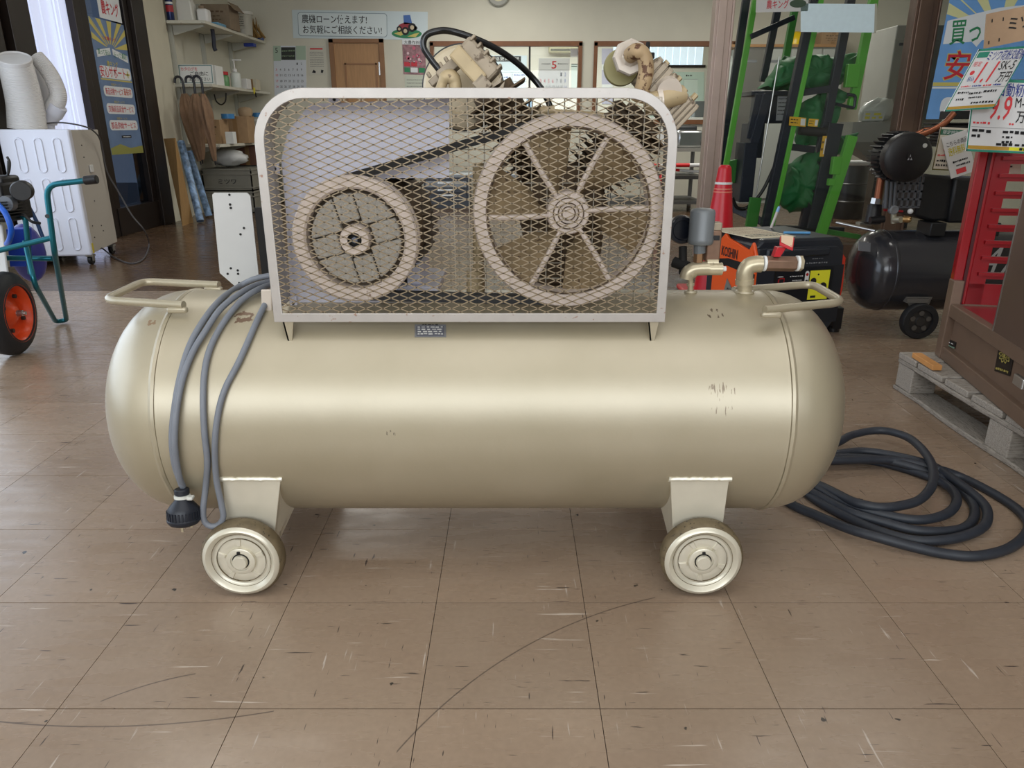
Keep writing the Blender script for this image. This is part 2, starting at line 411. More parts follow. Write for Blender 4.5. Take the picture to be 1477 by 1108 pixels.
# left wall: y of a pixel column on the wall X = XL, near row y = 100
def yl(px, py=100): return PX(px, py, XL).y
wl = B()
wl.span((XL - 0.2, YF, 0), (XL, 0.0, ZC)); wl.span((XL - 0.2, 0.0, 0), (XL, 5.0, 0.28)); wl.span((XL - 0.2, 0.0, 2.45), (XL, 7.7, ZC))
wl.span((XL - 0.2, 4.95, 0), (XL, 5.20, 2.45))
wl.span((XL - 0.2, 8.08, 0), (XL, YB + 0.2, ZC))
wl.build('wall_left', M_cream, kind='structure', smooth=False)
B().span((XL - 0.2, 7.66, 0), (XL + 0.05, 8.1, ZC)).build('pillar_left', mat('pillar_cream', (205, 200, 180), 0.8, noise=0.03, scale=5), kind='structure', smooth=False)
# left display window (out of frame, it lets the daylight in)
b = B()
for y in (0.05, 1.7, 3.35, 4.95): b.span((XL - 0.06, y - 0.03, 0.28), (XL + 0.02, y + 0.03, 2.45))
b.span((XL - 0.06, 0, 0.28), (XL + 0.02, 5, 0.34)); b.span((XL - 0.06, 0, 2.39), (XL + 0.02, 5, 2.45))
w1 = b.build('window_1', M_darkframe, kind='structure', smooth=False)
# dark sash at the left edge of the picture, then a frosted ribbed pane, then the sliding door
b = B()
b.span((XL - 0.10, 5.20, 0), (XL + 0.03, 5.52, 2.45)); b.span((XL - 0.10, 5.60, 0), (XL + 0.05, 5.84, 2.45)); b.span((XL - 0.1, 5.2, 0), (XL + 0.02, 5.84, 0.12))
w2 = b.build('window_2', M_darkframe, kind='structure', smooth=False, bevel=0.004)
B().span((XL - 0.03, 5.48, 0.1), (XL - 0.02, 5.62, 2.45)).build('pane', mat('brown_tinted_pane', (120, 100, 86), 0.2), w2, smooth=False)
M_frost = mat('frosted_daylit_pane', (198, 206, 232), 0.5, noise=0.03, scale=14, emit=0.8)
b = B().span((XL - 0.05, 5.84, 0.0), (XL - 0.01, 6.46, 2.45))
for y in (6.20, 6.245): b.span((XL - 0.02, y, 0.0), (XL + 0.012, y + 0.022, 2.45))
w3 = b.build('window_3', M_frost, kind='structure', smooth=False)
b = B()
for y in (5.95, 6.08, 6.33): b.span((XL - 0.012, y, 0.02), (XL - 0.004, y + 0.02, 2.43))
b.build('rib', M_frost, w3, smooth=False)
b = B()
b.span((XL - 0.08, 6.44, 0), (XL + 0.05, 6.53, 2.45)); b.span((XL - 0.10, 6.555, 0), (XL + 0.03, 6.67, 2.45))
b.span((XL - 0.10, 7.30, 0), (XL + 0.03, 7.38, 2.45)); b.span((XL - 0.10, 7.385, 0), (XL + 0.07, 7.56, 2.45)); b.span((XL - 0.1, 7.58, 0), (XL + 0.055, 7.655, 2.45))
b.span((XL - 0.10, 6.6, 0), (XL + 0.04, 7.4, 0.24)); b.span((XL - 0.1, 6.44, 2.4), (XL + 0.04, 7.66, 2.45))
d1 = b.build('door_1', M_darkframe, kind='structure', smooth=False, bevel=0.005)
B().span((XL - 0.025, 6.67, 0.24), (XL - 0.018, 7.32, 2.4)).build('glass', glass_mat('door_glass', (0.26, 0.29, 0.34), 0.12), d1, smooth=False)
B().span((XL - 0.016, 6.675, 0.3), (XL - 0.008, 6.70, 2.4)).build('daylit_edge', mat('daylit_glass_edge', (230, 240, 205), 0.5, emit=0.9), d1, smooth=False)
# outside the left glazing: a paved yard and a low wall, dimmed by a dark tint put into the door glass
B().span((XL - 4, YF, -0.12), (XL - 0.2, 14, -0.05)).build('ground', mat('asphalt', (110, 112, 116), 0.9, noise=0.1, scale=30), kind='structure', smooth=False)
# back wall with the door and the two office windows
Dtl, Dbr = P(474, 56, YB), P(566, 300, YB)
wa = (P(620, 61, YB), P(840, 61, YB)); wb = (P(857, 63, YB), P(1062, 63, YB))
zt = P(700, 61, YB).z; zb = P(960, 178, YB).z
segs = B()
segs.span((XL, YB, zt), (XR, YB + 0.14, ZC)); segs.span((XL, YB, 0), (XR, YB + 0.14, zb))
segs.span((XL, YB, zb), (wa[0].x, YB + 0.14, zt)); segs.span((wa[1].x, YB, zb), (wb[0].x, YB + 0.14, zt)); segs.span((wb[1].x, YB, zb), (XR, YB + 0.14, zt))
segs.build('wall_back', M_cream, kind='structure', smooth=False)
def office_window(n, x0, x1, mull):
    b = B(); t = 0.045
    b.span((x0, YB - 0.03, zt - t), (x1, YB + 0.10, zt + 0.012)); b.span((x0, YB - 0.04, zb - 0.012), (x1, YB + 0.10, zb + t))
    b.span((x0, YB - 0.03, zb), (x0 + t, YB + 0.10, zt)); b.span((x1 - t, YB - 0.03, zb), (x1, YB + 0.10, zt))
    o = b.build(n, M_winwood, kind='structure', smooth=False, bevel=0.003)
    B().span((x0 + t, YB + 0.04, zb), (x1 - t, YB + 0.046, zt)).build('glass', M_glass, o, smooth=False)
    if mull: B().span((mull - 0.012, YB + 0.03, zb), (mull + 0.012, YB + 0.06, zt)).build('sash', M_darkframe, o, smooth=False)
    return o
office_window('window_4', wa[0].x, wa[1].x, P(764, 90, YB).x); office_window('window_5', wb[0].x, wb[1].x, None)
b = B(); x0, x1, zz = Dtl.x, Dbr.x, Dtl.z
b.span((x0, YB - 0.03, 0), (x0 + 0.06, YB, zz)); b.span((x1 - 0.06, YB - 0.03, 0), (x1, YB, zz)); b.span((x0, YB - 0.03, zz - 0.05), (x1, YB, zz))
d2 = b.build('door_2', mat('oak_frame', (140, 100, 64), 0.5, noise=0.1, scale=6), kind='structure', smooth=False, bevel=0.004)
b = B(); b.span((x0 + 0.06, YB - 0.012, 0.01), (x1 - 0.06, YB - 0.002, zz - 0.05)); dl = b.build('leaf', M_oak, d2, smooth=False)
b = B()
for (u0, u1, v0, v1) in ((0.18, 0.80, zz - 0.28, zz - 1.0), (0.18, 0.80, 0.2, 0.85)):
    a0, a1 = x0 + 0.06 + u0 * 0.66, x0 + 0.06 + u1 * 0.66
    b.span((a0, YB - 0.02, v0), (a1, YB - 0.011, v0 - 0.02)); b.span((a0, YB - 0.02, v1), (a1, YB - 0.011, v1 + 0.02)); b.span((a0, YB - 0.02, v0), (a0 + 0.02, YB - 0.011, v1)); b.span((a1 - 0.02, YB - 0.02, v0), (a1, YB - 0.011, v1))
b.build('panel_moulding', mat('oak_moulding', (150, 108, 70), 0.5), dl, smooth=False)
B().span((x1 - 0.075, YB - 0.025, zz - 0.42), (x1 - 0.05, YB - 0.01, zz - 0.27)).build('hinge', M_steel, d2, smooth=False)
# office behind the windows
ox0, ox1, oz0, oz1 = P(884, 80, 13.6).x, P(1014, 80, 13.6).x, P(950, 94, 13.6).z, P(950, 62, 13.6).z
b = B(); b.span((XL, 13.6, 0), (XR, 13.7, oz0)); b.span((XL, 13.6, oz1), (XR, 13.7, ZC)); b.span((XL, 13.6, oz0), (ox0, 13.7, oz1)); b.span((ox1, 13.6, oz0), (XR, 13.7, oz1))
b.build('wall_office', mat('office_wall', (222, 218, 205), 0.8), kind='structure', smooth=False)
M_sky = mat('daylit_blind', (214, 232, 244), 0.6, emit=0.75)
w6 = B().span((ox0, 13.62, oz0), (ox1, 13.66, oz1)).build('window_6', M_sky, kind='structure', smooth=False)
B().span((ox0 - .05, 13.57, oz0 - .04), (ox1 + .05, 13.62, oz0)).build('sill', M_darkframe, w6, smooth=False)
for k in range(12): B().span((ox0 + (ox1 - ox0) * k / 12, 13.60, oz0), (ox0 + (ox1 - ox0) * (k + .9) / 12, 13.62, oz1)).build('blind_slat', M_sky, w6, smooth=False)
B().span((XL - 0.1, YB + 0.14, 0), (XL, 13.7, ZC)).build('wall_office_side', M_cream, kind='structure', smooth=False)
B().span((XR, YF, 0), (XR + 0.1, 13.7, ZC)).build('wall_right', M_cream, kind='structure', smooth=False)
# wall behind the camera with the shop-front opening
b = B(); b.span((XL, YF - 0.1, 0), (-3.25, YF, ZC)); b.span((2.45, YF - 0.1, 0), (XR, YF, ZC)); b.span((XL, YF - 0.1, 2.45), (XR, YF, ZC)); b.span((XL, YF - 0.1, 0), (XR, YF, 1.12))
b.build('wall_front', M_cream, kind='structure', smooth=False)
b = B()
for x in (-3.25, -1.35, 0.55, 2.45): b.span((x - 0.03, YF - 0.06, 1.12), (x + 0.03, YF, 2.45))
b.build('window_7', M_darkframe, kind='structure', smooth=False)
# glass partition on the right, two brown posts
YP = 5.5
def post(n, px, wd, m):
    x = P(px, 200, YP).x; b = B(); h = 2.75
    b.span((x - wd / 2, YP - 0.05, 0), (x + wd / 2, YP + 0.05, h)); b.span((x - wd / 2 + 0.018, YP - 0.062, 0), (x + wd / 2 - 0.05, YP - 0.05, h)); b.span((x + wd / 2 - 0.016, YP - 0.07, 0), (x + wd / 2, YP - 0.05, h))
    return b.build(n, m, kind='structure', smooth=False, bevel=0.004)
post('trim_1', 1027, 0.125, M_brownframe); post('trim_2', 1302, 0.16, M_brownframe2)
B().span((P(1030, 300, YP).x, YP - 0.05, 0), (3.9, YP + 0.05, 0.10)).build('trim_3', M_brownframe2, kind='structure', smooth=False)
xg0, xg1 = P(1034, 200, YP).x, P(1300, 200, YP).x
B().span((xg0, YP - 0.004, 0.1), (xg1, YP + 0.004, 2.75)).build('window_8', M_glass, kind='structure', smooth=False)
B().span((xg1, YP - 0.034, 0.1), (3.9, YP - 0.026, 2.75)).build('window_9', glass_mat('dull_glass', (0.78, 0.79, 0.77), 0.10), kind='structure', smooth=False)
B().span((3.9, YP - 0.05, 0), (XR, YP + 0.05, ZC)).build('wall_partition', M_cream, kind='structure', smooth=False)
# ================================================================ the air compressor
TY, TZ, TR, TX0, TX1 = 1.562, 0.338, 0.245, -0.705, 0.554
def gold_mat():
    m = bpy.data.materials.new('champagne_gold_paint'); m.use_nodes = True; nt = m.node_tree; L = nt.links; N = nt.nodes.new
    b = nt.nodes['Principled BSDF']; b.inputs['Metallic'].default_value = 0.40; b.inputs['Roughness'].default_value = 0.42; b.inputs['Coat Weight'].default_value = 0.8; b.inputs['Coat Roughness'].default_value = 0.36; b.inputs['Coat IOR'].default_value = 1.6
    geo = N('ShaderNodeNewGeometry')
    n = N('ShaderNodeTexNoise'); n.inputs['Scale'].default_value = 5; n.inputs['Detail'].default_value = 5; L.new(geo.outputs['Position'], n.inputs['Vector'])
    r = N('ShaderNodeValToRGB'); r.color_ramp.elements[0].color = (*lin((173, 162, 136)), 1); r.color_ramp.elements[1].color = (*lin((183, 172, 147)), 1)
    r.color_ramp.elements[0].position = .3; r.color_ramp.elements[1].position = .7; L.new(n.outputs[0], r.inputs[0]); col = r.outputs[0]
    for (c, rad, thr, sc, st, dk) in GOLD_SPOTS:
        d = N('ShaderNodeVectorMath'); d.operation = 'DISTANCE'; L.new(geo.outputs['Position'], d.inputs[0]); d.inputs[1].default_value = c
        mr = N('ShaderNodeMapRange'); mr.inputs[1].default_value = rad; mr.inputs[2].default_value = rad * 0.3; L.new(d.outputs['Value'], mr.inputs[0])
        nn = N('ShaderNodeTexNoise'); nn.inputs['Scale'].default_value = sc; nn.inputs['Detail'].default_value = 3
        mp = N('ShaderNodeMapping'); mp.inputs['Scale'].default_value = st; L.new(geo.outputs['Position'], mp.inputs[0]); L.new(mp.outputs[0], nn.inputs['Vector'])
        ml = N('ShaderNodeMath'); ml.operation = 'MULTIPLY'; L.new(mr.outputs[0], ml.inputs[0]); L.new(nn.outputs[0], ml.inputs[1])
        rr = N('ShaderNodeValToRGB'); rr.color_ramp.elements[0].position = thr; rr.color_ramp.elements[1].position = thr + .03; L.new(ml.outputs[0], rr.inputs[0])
        mx = N('ShaderNodeMix'); mx.data_type = 'RGBA'; L.new(rr.outputs[0], mx.inputs[0]); L.new(col, mx.inputs[6]); mx.inputs[7].default_value = (*lin(dk), 1); col = mx.outputs[2]
    L.new(col, b.inputs['Base Color'])
    n2 = N('ShaderNodeTexNoise'); n2.inputs['Scale'].default_value = 160; n2.inputs['Detail'].default_value = 2; L.new(geo.outputs['Position'], n2.inputs['Vector'])
    bp = N('ShaderNodeBump'); bp.inputs['Strength'].default_value = .05; bp.inputs['Distance'].default_value = .002; L.new(n2.outputs[0], bp.inputs['Height']); L.new(bp.outputs[0], b.inputs['Normal'])
    return m
def surf(px, py, off=0.0):
    """point of the tank's shell (radius grown by off) under a pixel; past its edge, the nearest depth"""
    d = ray(px, py); R = TR + off; oy, oz = -TY, CAMH - TZ
    a = d.y ** 2 + d.z ** 2; b_ = 2 * (d.y * oy + d.z * oz); c = oy * oy + oz * oz - R * R; q = b_ * b_ - 4 * a * c
    t = (-b_ - math.sqrt(q)) / (2 * a) if q > 0 else -b_ / (2 * a)
    return CAM + d * t
GOLD_SPOTS = [(tuple(surf(352, 458)), .05, .48, 90, (1, 1, 1), (120, 92, 70)), (tuple(surf(218, 465)), .028, .5, 90, (1, 1, 1), (150, 120, 90)),
              (tuple(surf(563, 626)), .022, .5, 80, (3, .6, .6), (60, 48, 40)), (tuple(surf(1040, 575)), .085, .57, 70, (3.4, .5, .5), (120, 102, 78)), (tuple(surf(1030, 452)), .05, .56, 70, (2, .8, .8), (100, 84, 64))]
M_gold = gold_mat()
M_goldp = M_gold
M_offw = mat('worn_offwhite_paint', (214, 202, 188), 0.42, 0.25, noise=0.05, scale=26, dark=(140, 112, 94), dthr=0.69)
M_guard = mat('chipped_cream_paint', (186, 180, 174), 0.4, 0.35, noise=0.05, scale=30, dark=(150, 112, 92), dthr=0.67)
M_mesh = mat('khaki_mesh_metal', (140, 124, 100), 0.5, 0.3, noise=0.12, scale=30)
M_rearwire = mat('rear_wire', (196, 186, 168), 0.5, 0.3)
M_panel = mat('lavender_white_plate', (212, 210, 222), 0.5, 0.1, noise=0.03, scale=18)
M_rust = mat('dusty_brown_casting', (96, 78, 58), 0.75, 0.1, noise=0.25, scale=40, dark=(60, 44, 32), dthr=0.58)
M_wheelb = mat('dusty_pink_beige_casting', (220, 204, 192), 0.55, 0.15, noise=0.08, scale=30, dark=(120, 92, 72), dthr=0.68)
M_web = mat('dusty_grey_casting', (170, 164, 154), 0.85, 0, noise=0.16, scale=160, bump=0.3)
M_tan = mat('tan_casting', (180, 160, 124), 0.5, 0.15, noise=0.10, scale=24, dark=(120, 100, 74), dthr=.64)
M_tanrust = mat('rust_speckled_tan', (172, 146, 110), 0.6, 0.1, noise=0.1, scale=34, dark=(92, 60, 38), dthr=0.55)
M_fin = mat('grey_beige_fins', (156, 142, 122), 0.5, 0.3, noise=0.15, scale=24, dark=(96, 80, 62), dthr=.60)
M_greycap = mat('grey_paint', (112, 116, 118), 0.4, 0.1)
M_brass = mat('silver_gold_fitting', (192, 180, 152), 0.34, 0.5, noise=0.08, scale=40)
M_bronze = mat('brown_bronze', (134, 106, 88), 0.42, 0.6, noise=0.12, scale=50)
M_cord = mat('grey_cable_sheath', (122, 126, 134), 0.5, 0, noise=0.05, scale=40)
M_tyre = mat('painted_tyre', (112, 98, 74), 0.6, 0.1, noise=0.2, scale=60, dark=(50, 42, 34), dthr=0.62)
M_wheelpaint = mat('cream_gold_wheel_paint', (218, 211, 192), 0.32, 0.3, noise=0.04, scale=20)
M_darkhole = mat('dark_hole', (20, 18, 16), 0.8)
M_belt = mat('black_belt', (24, 22, 22), 0.6)
ac = thing('air_compressor', 'long champagne gold air compressor tank on four small wheels with cream mesh belt guard', 'compressor', (-0.07, TY, 0))
def dome(sgn, x, a=0.16):
    pr = []; n = 16; e = 2.25
    for k in range(n + 1):
        t = k / n * PI / 2
        pr.append((TR * math.cos(t) ** (2 / e), a * math.sin(t) ** (2 / e)))
    pr[-1] = (0, a); return [(r, x + sgn * h) for r, h in pr]
d0 = dome(-1, TX0); d1_ = dome(1, TX1)
prof = list(reversed(d0)) + [(TR - .003, TX0 + .001), (TR - .003, TX0 + .013), (TR + .002, TX0 + .0135), (TR, TX0 + .02), (TR, -0.3), (TR, 0), (TR, 0.3), (TR, TX1 - .02), (TR + .002, TX1 - .0135), (TR - .003, TX1 - .013), (TR - .003, TX1 - .001)] + d1_
B().lathe(prof, (0, TY, TZ), (1, 0, 0), 96).build('tank', M_gold, ac, angle=50)
for x in (TX0 + .006, TX1 - .006):
    pts = []; n = 120
    for k in range(n):
        t = 2 * PI * k / n; rr = TR - .0035 + .0012 * mnoise.noise(Vector((k * .9, x, 0)))
        pts.append((x + .0006 * mnoise.noise(Vector((k * .5, 3, x))), TY + rr * math.cos(t), TZ + rr * math.sin(t)))
    B().tube(pts, .0075, 8, closed=True).build('weld_seam', M_goldp, ac, label='raised round weld seam where the domed end joins')
# handles
ZH = .582
for pts in ([(265, 440), (150, 433), (207, 406), (316, 411)], [(1103, 447), (1217, 436), (1172, 410), (1058, 419)]):
    q = [PZ(x, y, ZH) for x, y in pts]
    h = B().tube(fillet(q, .035, 6), .0085, 10).build('handle', M_goldp, ac, angle=60)
    for e in (q[0], q[-1]):
        dx = .018 if e.x < 0 else -.018
        s = -1 if e.x < 0 else 1
        B().box((e.x + s * .014, e.y, ZH - .010), (.040, .014, .012)).build('weld_foot', M_goldp, h, bevel=.004)
# wheel brackets and wheels
def caster(px_top, cx, front):
    mir = (lambda y: y) if front else (lambda y: 2 * TY - y)
    sy = 1 if front else -1
    x0, x1 = px_top
    zt_, zb_ = .249, .10; y0, y1 = 1.334, 1.346
    b = B()
    xa, xb = cx - (x1 - x0) * .40, cx + (x1 - x0) * .40
    front_poly = [(x0, mir(y0), zt_), (x1, mir(y0), zt_), (xb, mir(y1), zb_ - .03), (xa, mir(y1), zb_ - .03)]
    b.prism(front_poly, (0, .005 * sy, 0))
    for (xt, xq) in ((x0, xa), (x1, xb)):
        s = .002 if xt == x0 else -.002
        b.prism([(xt + s, mir(y0) + .003 * sy, zt_ - .002), (xt + s, mir(y0 + .10), zt_ - .10), (xq + s, mir(y1 + .07), zb_ - .03), (xq + s, mir(y1) + .003 * sy, zb_ - .03)], (.004 if xt == x0 else -.004, 0, 0))
    br = b.build('bracket', M_wheelpaint, ac, smooth=False, bevel=.0015)
    pts = [(x0 - .004 + (x1 - x0 + .008) * k / 24, mir(y0 - .001), zt_ + .002 + .0015 * mnoise.noise(Vector((k * 1.1, cx, 5)))) for k in range(25)]
    B().tube(pts, [.0055 + .0016 * mnoise.noise(Vector((k * .9, 7, cx))) for k in range(25)], 8).build('weld_bead', M_wheelpaint, br)
    # wheel, axis along Y, outer face toward -sy
    zc = .0845; yf = mir(1.290); ax = (0, sy, 0)
    t = B().lathe([(.060, .006), (.079, .004), (.0835, .010), (.0845, .02), (.0835, .034), (.079, .040), (.05, .040), (.05, .006)], (cx, yf, zc), ax, 48).build('tyre', M_tyre, ac)
    rim = B().lathe([(0, .011), (.022, .011), (.034, .0085), (.046, .0085), (.0535, .0115), (.058, .011), (.063, .003), (.070, -.002), (.0765, .001), (.0805, .008), (.079, .014), (.05, .02)], (cx, yf, zc), ax, 56).build('rim', M_wheelpaint, ac, angle=60, label='cream painted pressed steel wheel disc')
    for k in range(5):
        a = 2 * PI * k / 5 + (.35 if cx < 0 else .9); ca, sa = math.cos(a), math.sin(a)
        e = B()
        def q(r, da, h): return Vector((cx + r * math.cos(a + da), yf + sy * h, zc + r * math.sin(a + da)))
        e.loft([[q(.031, -.14, .0095), q(.031, .14, .0095), q(.051, .17, .0115), q(.051, -.17, .0115)], [q(.034, -.09, .0055), q(.034, .09, .0055), q(.048, .10, .0062), q(.048, -.10, .0062)]])
        e.build('embossed_spoke', M_wheelpaint, rim, angle=20)
    hub = B().lathe([(.0295, .012), (.0295, .002), (.027, .0005), (.0205, .0005), (.0195, .003), (.0165, .003)], (cx, yf, zc), ax, 32).build('hub', M_wheelpaint, ac)
    B().lathe([(.0178, .0035), (.0172, .0022), (.0150, .0024)], (cx, yf, zc), ax, 28).build('worn_ring', M_darkhole, hub)
    B().lathe([(.0150, .006), (.0150, -.004), (.0135, -.006), (0, -.006)], (cx, yf, zc), ax, 28).build('axle_end', M_wheelpaint, hub)
    B().box((cx - .001, yf + sy * -.001, zc + .0215), (.006, .005, .006)).build('split_pin', M_darkhole, hub, bevel=.001)
    B().cyl((cx, mir(1.29), zc), (cx, mir(1.40), zc), .012, n=14).build('axle', M_goldp, ac)
def bx(px, py, y): return P(px, py, y).x
lb = (bx(321, 693, 1.334), bx(405, 693, 1.334)); rb = (bx(967, 691, 1.334), bx(1052, 691, 1.334))
cl, cr = bx(346, 808, 1.29), bx(1015, 808, 1.29)
for f in (True, False): caster(lb, cl, f); caster(rb, cr, f)
# guard: frame
GY, GX0, GX1, GZ0, GZ1, GR = 1.395, -.464, .2985, .560, .985, .094
def rr_outline(x0, x1, z0, z1, r, n=10):
    pts = [(x1, z0), (x1, z1 - r)]
    pts += [(x1 - r + r * math.cos(PI / 2 * k / n), z1 - r + r * math.sin(PI / 2 * k / n)) for k in range(1, n + 1)]
    pts += [(x0 + r - r * math.sin(PI / 2 * k / n), z1 - r + r * math.cos(PI / 2 * k / n)) for k in range(n + 1)]
    pts += [(x0, z0)]
    return pts
FW = .0175
oo, ii = rr_outline(GX0, GX1, GZ0, GZ1, GR), rr_outline(GX0 + FW, GX1 - FW, GZ0 + FW, GZ1 - FW, GR - FW)
b = B(); rings = []
for (xo, zo), (xi, zi) in zip(oo, ii): rings.append([(xo, GY - .002, zo), (xi, GY - .002, zi), (xi, GY + .003, zi), (xo + (xi - xo) * .25, GY + .003, zo + (zi - zo) * .25), (xo + (xi - xo) * .25, GY + .022, zo + (zi - zo) * .25), (xo, GY + .022, zo)])
b.loft(rings + [rings[0]], cap=False)
gf = b.build('guard_frame', M_guard, ac, angle=30, bevel=.001, label='cream angle iron frame with rounded top corners and rubbed edges')
b = B(); o2 = rr_outline(GX0, GX1, GZ0 + .02, GZ1, GR); i2 = rr_outline(GX0 + .003, GX1 - .003, GZ0 + .02, GZ1 - .003, GR - .003)
b.loft([[(x, 1.44, z), (xi, 1.44, zi), (xi, 1.503, zi), (x, 1.503, z)] for (x, z), (xi, zi) in zip(o2, i2)])
b.build('guard_side_band', M_guard, ac, angle=30)
def guard_leg(px):
    x = P(px, 480, GY).x
    b = B().prism([(x - .012, GY + .004, GZ0 + .01), (x + .012, GY + .004, GZ0 + .01), (x + .003, GY + .004, .512), (x - .003, GY + .004, .512)], (0, .004, 0))
    b.prism([(x - .012, GY + .004, GZ0 + .01), (x - .012, GY + .03, GZ0 + .01), (x - .003, GY + .03, .53), (x - .003, GY + .004, .512)], (.003, 0, 0))
    b.build('guard_leg', M_goldp, gf, smooth=False)
guard_leg(416); guard_leg(942)
# guard: expanded metal
MW, MH = .0334, .01375
b = B(); xi0, xi1, zi0, zi1, ri = GX0 + FW * .75, GX1 - FW * .75, GZ0 + FW * .75, GZ1 - FW * .75, GR - FW * .75
def inside(x, z):
    if not (xi0 <= x <= xi1 and zi0 <= z <= zi1): return False
    for cx in (xi0 + ri, xi1 - ri):
        if z > zi1 - ri and ((cx < 0 and x < xi0 + ri) or (cx > 0 and x > xi1 - ri)):
            if cx < 0 or x > xi1 - ri:
                if (x - cx) ** 2 + (z - (zi1 - ri)) ** 2 > ri * ri: return False
    return True
sub = 4
nx, nz = int((xi1 - xi0) / MW) + 3, int((zi1 - zi0) / MH) + 3
for i in range(-1, nx):
    for j in range(-1, nz):
        for di in (0, .5):
            x, z = xi0 + (i + di) * MW, zi0 + (j + di) * MH
            for sx in (1, -1):
                p0 = Vector((x, GY + .001, z)); p1 = Vector((x + sx * MW / 2, GY + .001, z + MH / 2))
                ts = [k / sub for k in range(sub + 1) if inside(*(lambda p: (p.x, p.z))(p0.lerp(p1, k / sub)))]
                if len(ts) >= 2: b.bar(p0.lerp(p1, ts[0]), p1 if ts[-1] == 1 else p0.lerp(p1, ts[-1]), .0019, .0022, up=(0, 1, 0), cap=False)
b.build('mesh_screen', M_mesh, ac, smooth=False, label='diamond pattern expanded metal screen', kind='stuff', fix=False)
# guard: white back plate with cut-out, and the wire grid beside it
PY_ = 1.50
def pp(x, y): p = P(x, y, PY_); return Vector((p.x, PY_, p.z))
plate = [pp(447, 150), pp(648, 142), pp(648, 257), pp(556, 257), pp(548, 300), pp(548, 436), pp(646, 436), pp(646, 456), pp(420, 456), pp(412, 300), pp(406, 230), pp(415, 190)]
bp_ = B().prism(plate, (0, .003, 0)).build('guard_back_plate', M_panel, ac, smooth=False)
for (x, y, w_, h_) in ((484, 144, .022, .012), (399, 243, .014, .022), (425, 436, .016, .030)):
    p = pp(x, y); k = B().box((p.x, PY_ - .006, p.z), (w_, .010, h_)).build('fixing_tab', M_panel, bp_, bevel=.002)
    B().cyl((p.x, PY_ - .0125, p.z), (p.x, PY_ - .011, p.z), .003, n=10).build('bolt', M_darkhole, k)
b = B(); xa, xb, za, zb2 = pp(652, 200).x, pp(952, 200).x, pp(700, 446).z, pp(700, 140).z
n = 13
for k in range(n + 1):
    x = xa + (xb - xa) * k / n; b.cyl((x, PY_ + .006, za), (x, PY_ + .006, zb2), .0012, n=6)
for k in range(14):
    z = za + (zb2 - za) * k / 13; b.cyl((xa, PY_ + .008, z), (xb, PY_ + .008, z), .0012, n=6)
b.build('rear_wire_grid', M_rearwire, ac)
# big fan flywheel
FC = P(820, 308, 1.42); FR = .181
b = B().lathe([(FR - .028, .052), (FR - .028, .008), (FR - .024, .0), (FR - .003, .0), (FR, .004), (FR, .014), (FR - .006, .020), (FR - .006, .030), (FR, .036), (FR, .052), (FR - .028, .052)], FC, (0, 1, 0), 96)
fw = b.build('fan_flywheel', M_wheelb, ac, angle=40)
hub = B().lathe([(.0, .0), (.012, .0), (.013, .002), (.019, .002), (.02, .0), (.028, .0), (.029, .003), (.038, .003), (.0405, .007), (.042, .05), (0, .05)], FC, (0, 1, 0), 48).build('hub', M_wheelb, fw, angle=25)
for rr_ in (.0125, .0195, .0285): B().tube([FC + Vector((rr_ * math.cos(2 * PI * k / 32), -.0008, rr_ * math.sin(2 * PI * k / 32))) for k in range(32)], .0011, 6, closed=True).build('ring_groove', M_rust, hub)
B().tube([FC + Vector(((FR - .0275) * math.cos(2 * PI * k / 72), .0005, (FR - .0275) * math.sin(2 * PI * k / 72))) for k in range(72)], .0016, 6, closed=True).build('inner_lip', M_rust, fw)
for k in range(6):
    a = math.radians(3 + 60 * k); rings = []
    for j in range(7):
        r = .036 + (FR - .024 - .036) * j / 6; wdt = .30 + .38 * min(1, j / 2.2); dp = .036
        # leading edge at angle a (front), trailing clockwise and deeper
        row = []
        for (q, yy, th) in ((0, .006, 0), (.25, .010, 0), (.5, .020, 0), (.75, .032, 0), (1, .042, 0)):
            an = a + .06 * (1 - j / 6) - q * wdt * (.9 if j > 1 else .7)
            row.append((FC.x + r * math.cos(an), FC.y + yy, FC.z + r * math.sin(an), an))
        up = [Vector(p[:3]) for p in row]
        dn = [Vector((p[0], p[1] + .007, p[2])) for p in row]
        rings.append(up + dn[::-1])
    B().loft(rings).build('fan_blade', mat('dusty_olive_blade', (132, 112, 82), .75, .1, noise=.2, scale=40, dark=(84, 66, 48), dthr=.62), fw, angle=50)
    rings = [Vector((FC.x + r * math.cos(a + .06 * (1 - t)), FC.y + .006, FC.z + r * math.sin(a + .06 * (1 - t)))) for t, r in [(j / 6, .036 + (FR - .06) * j / 6) for j in range(7)]]
    B().tube(rings, [.003] + [.0055] * 6, 8).build('lit_blade_edge', M_wheelb, fw)  # pale tube, light on the leading edge put into its colour
# motor pulley
PC = P(512, 346, 1.42); PR = .1205
b = B().lathe([(PR - .026, .045), (PR - .026, .004), (PR - .022, .0), (PR - .003, .0), (PR, .003), (PR, .012), (PR - .006, .018), (PR - .006, .028), (PR, .034), (PR, .045), (PR - .026, .045)], PC, (0, 1, 0), 80)
pu = b.build('motor_pulley', M_wheelb, ac, angle=40)
B().lathe([(0, .030), (PR - .024, .030), (PR - .024, .040), (0, .040)], PC, (0, 1, 0), 64).build('dark_backing', mat('shadowed_casting', (84, 72, 58), .9), pu)  # dark disc, shade of the gaps between pads put into its colour
B().lathe([(0.014, -.006), (.027, -.006), (.0285, -.004), (.0285, .03), (.014, .03), (.014, -.006)], PC, (0, 1, 0), 40).build('hub', M_wheelb, pu)
kh = B().lathe([(0, .004), (.012, .004), (.0145, .0), (.0145, .02)], PC, (0, 1, 0), 24).build('shaft_end', M_darkhole, pu)
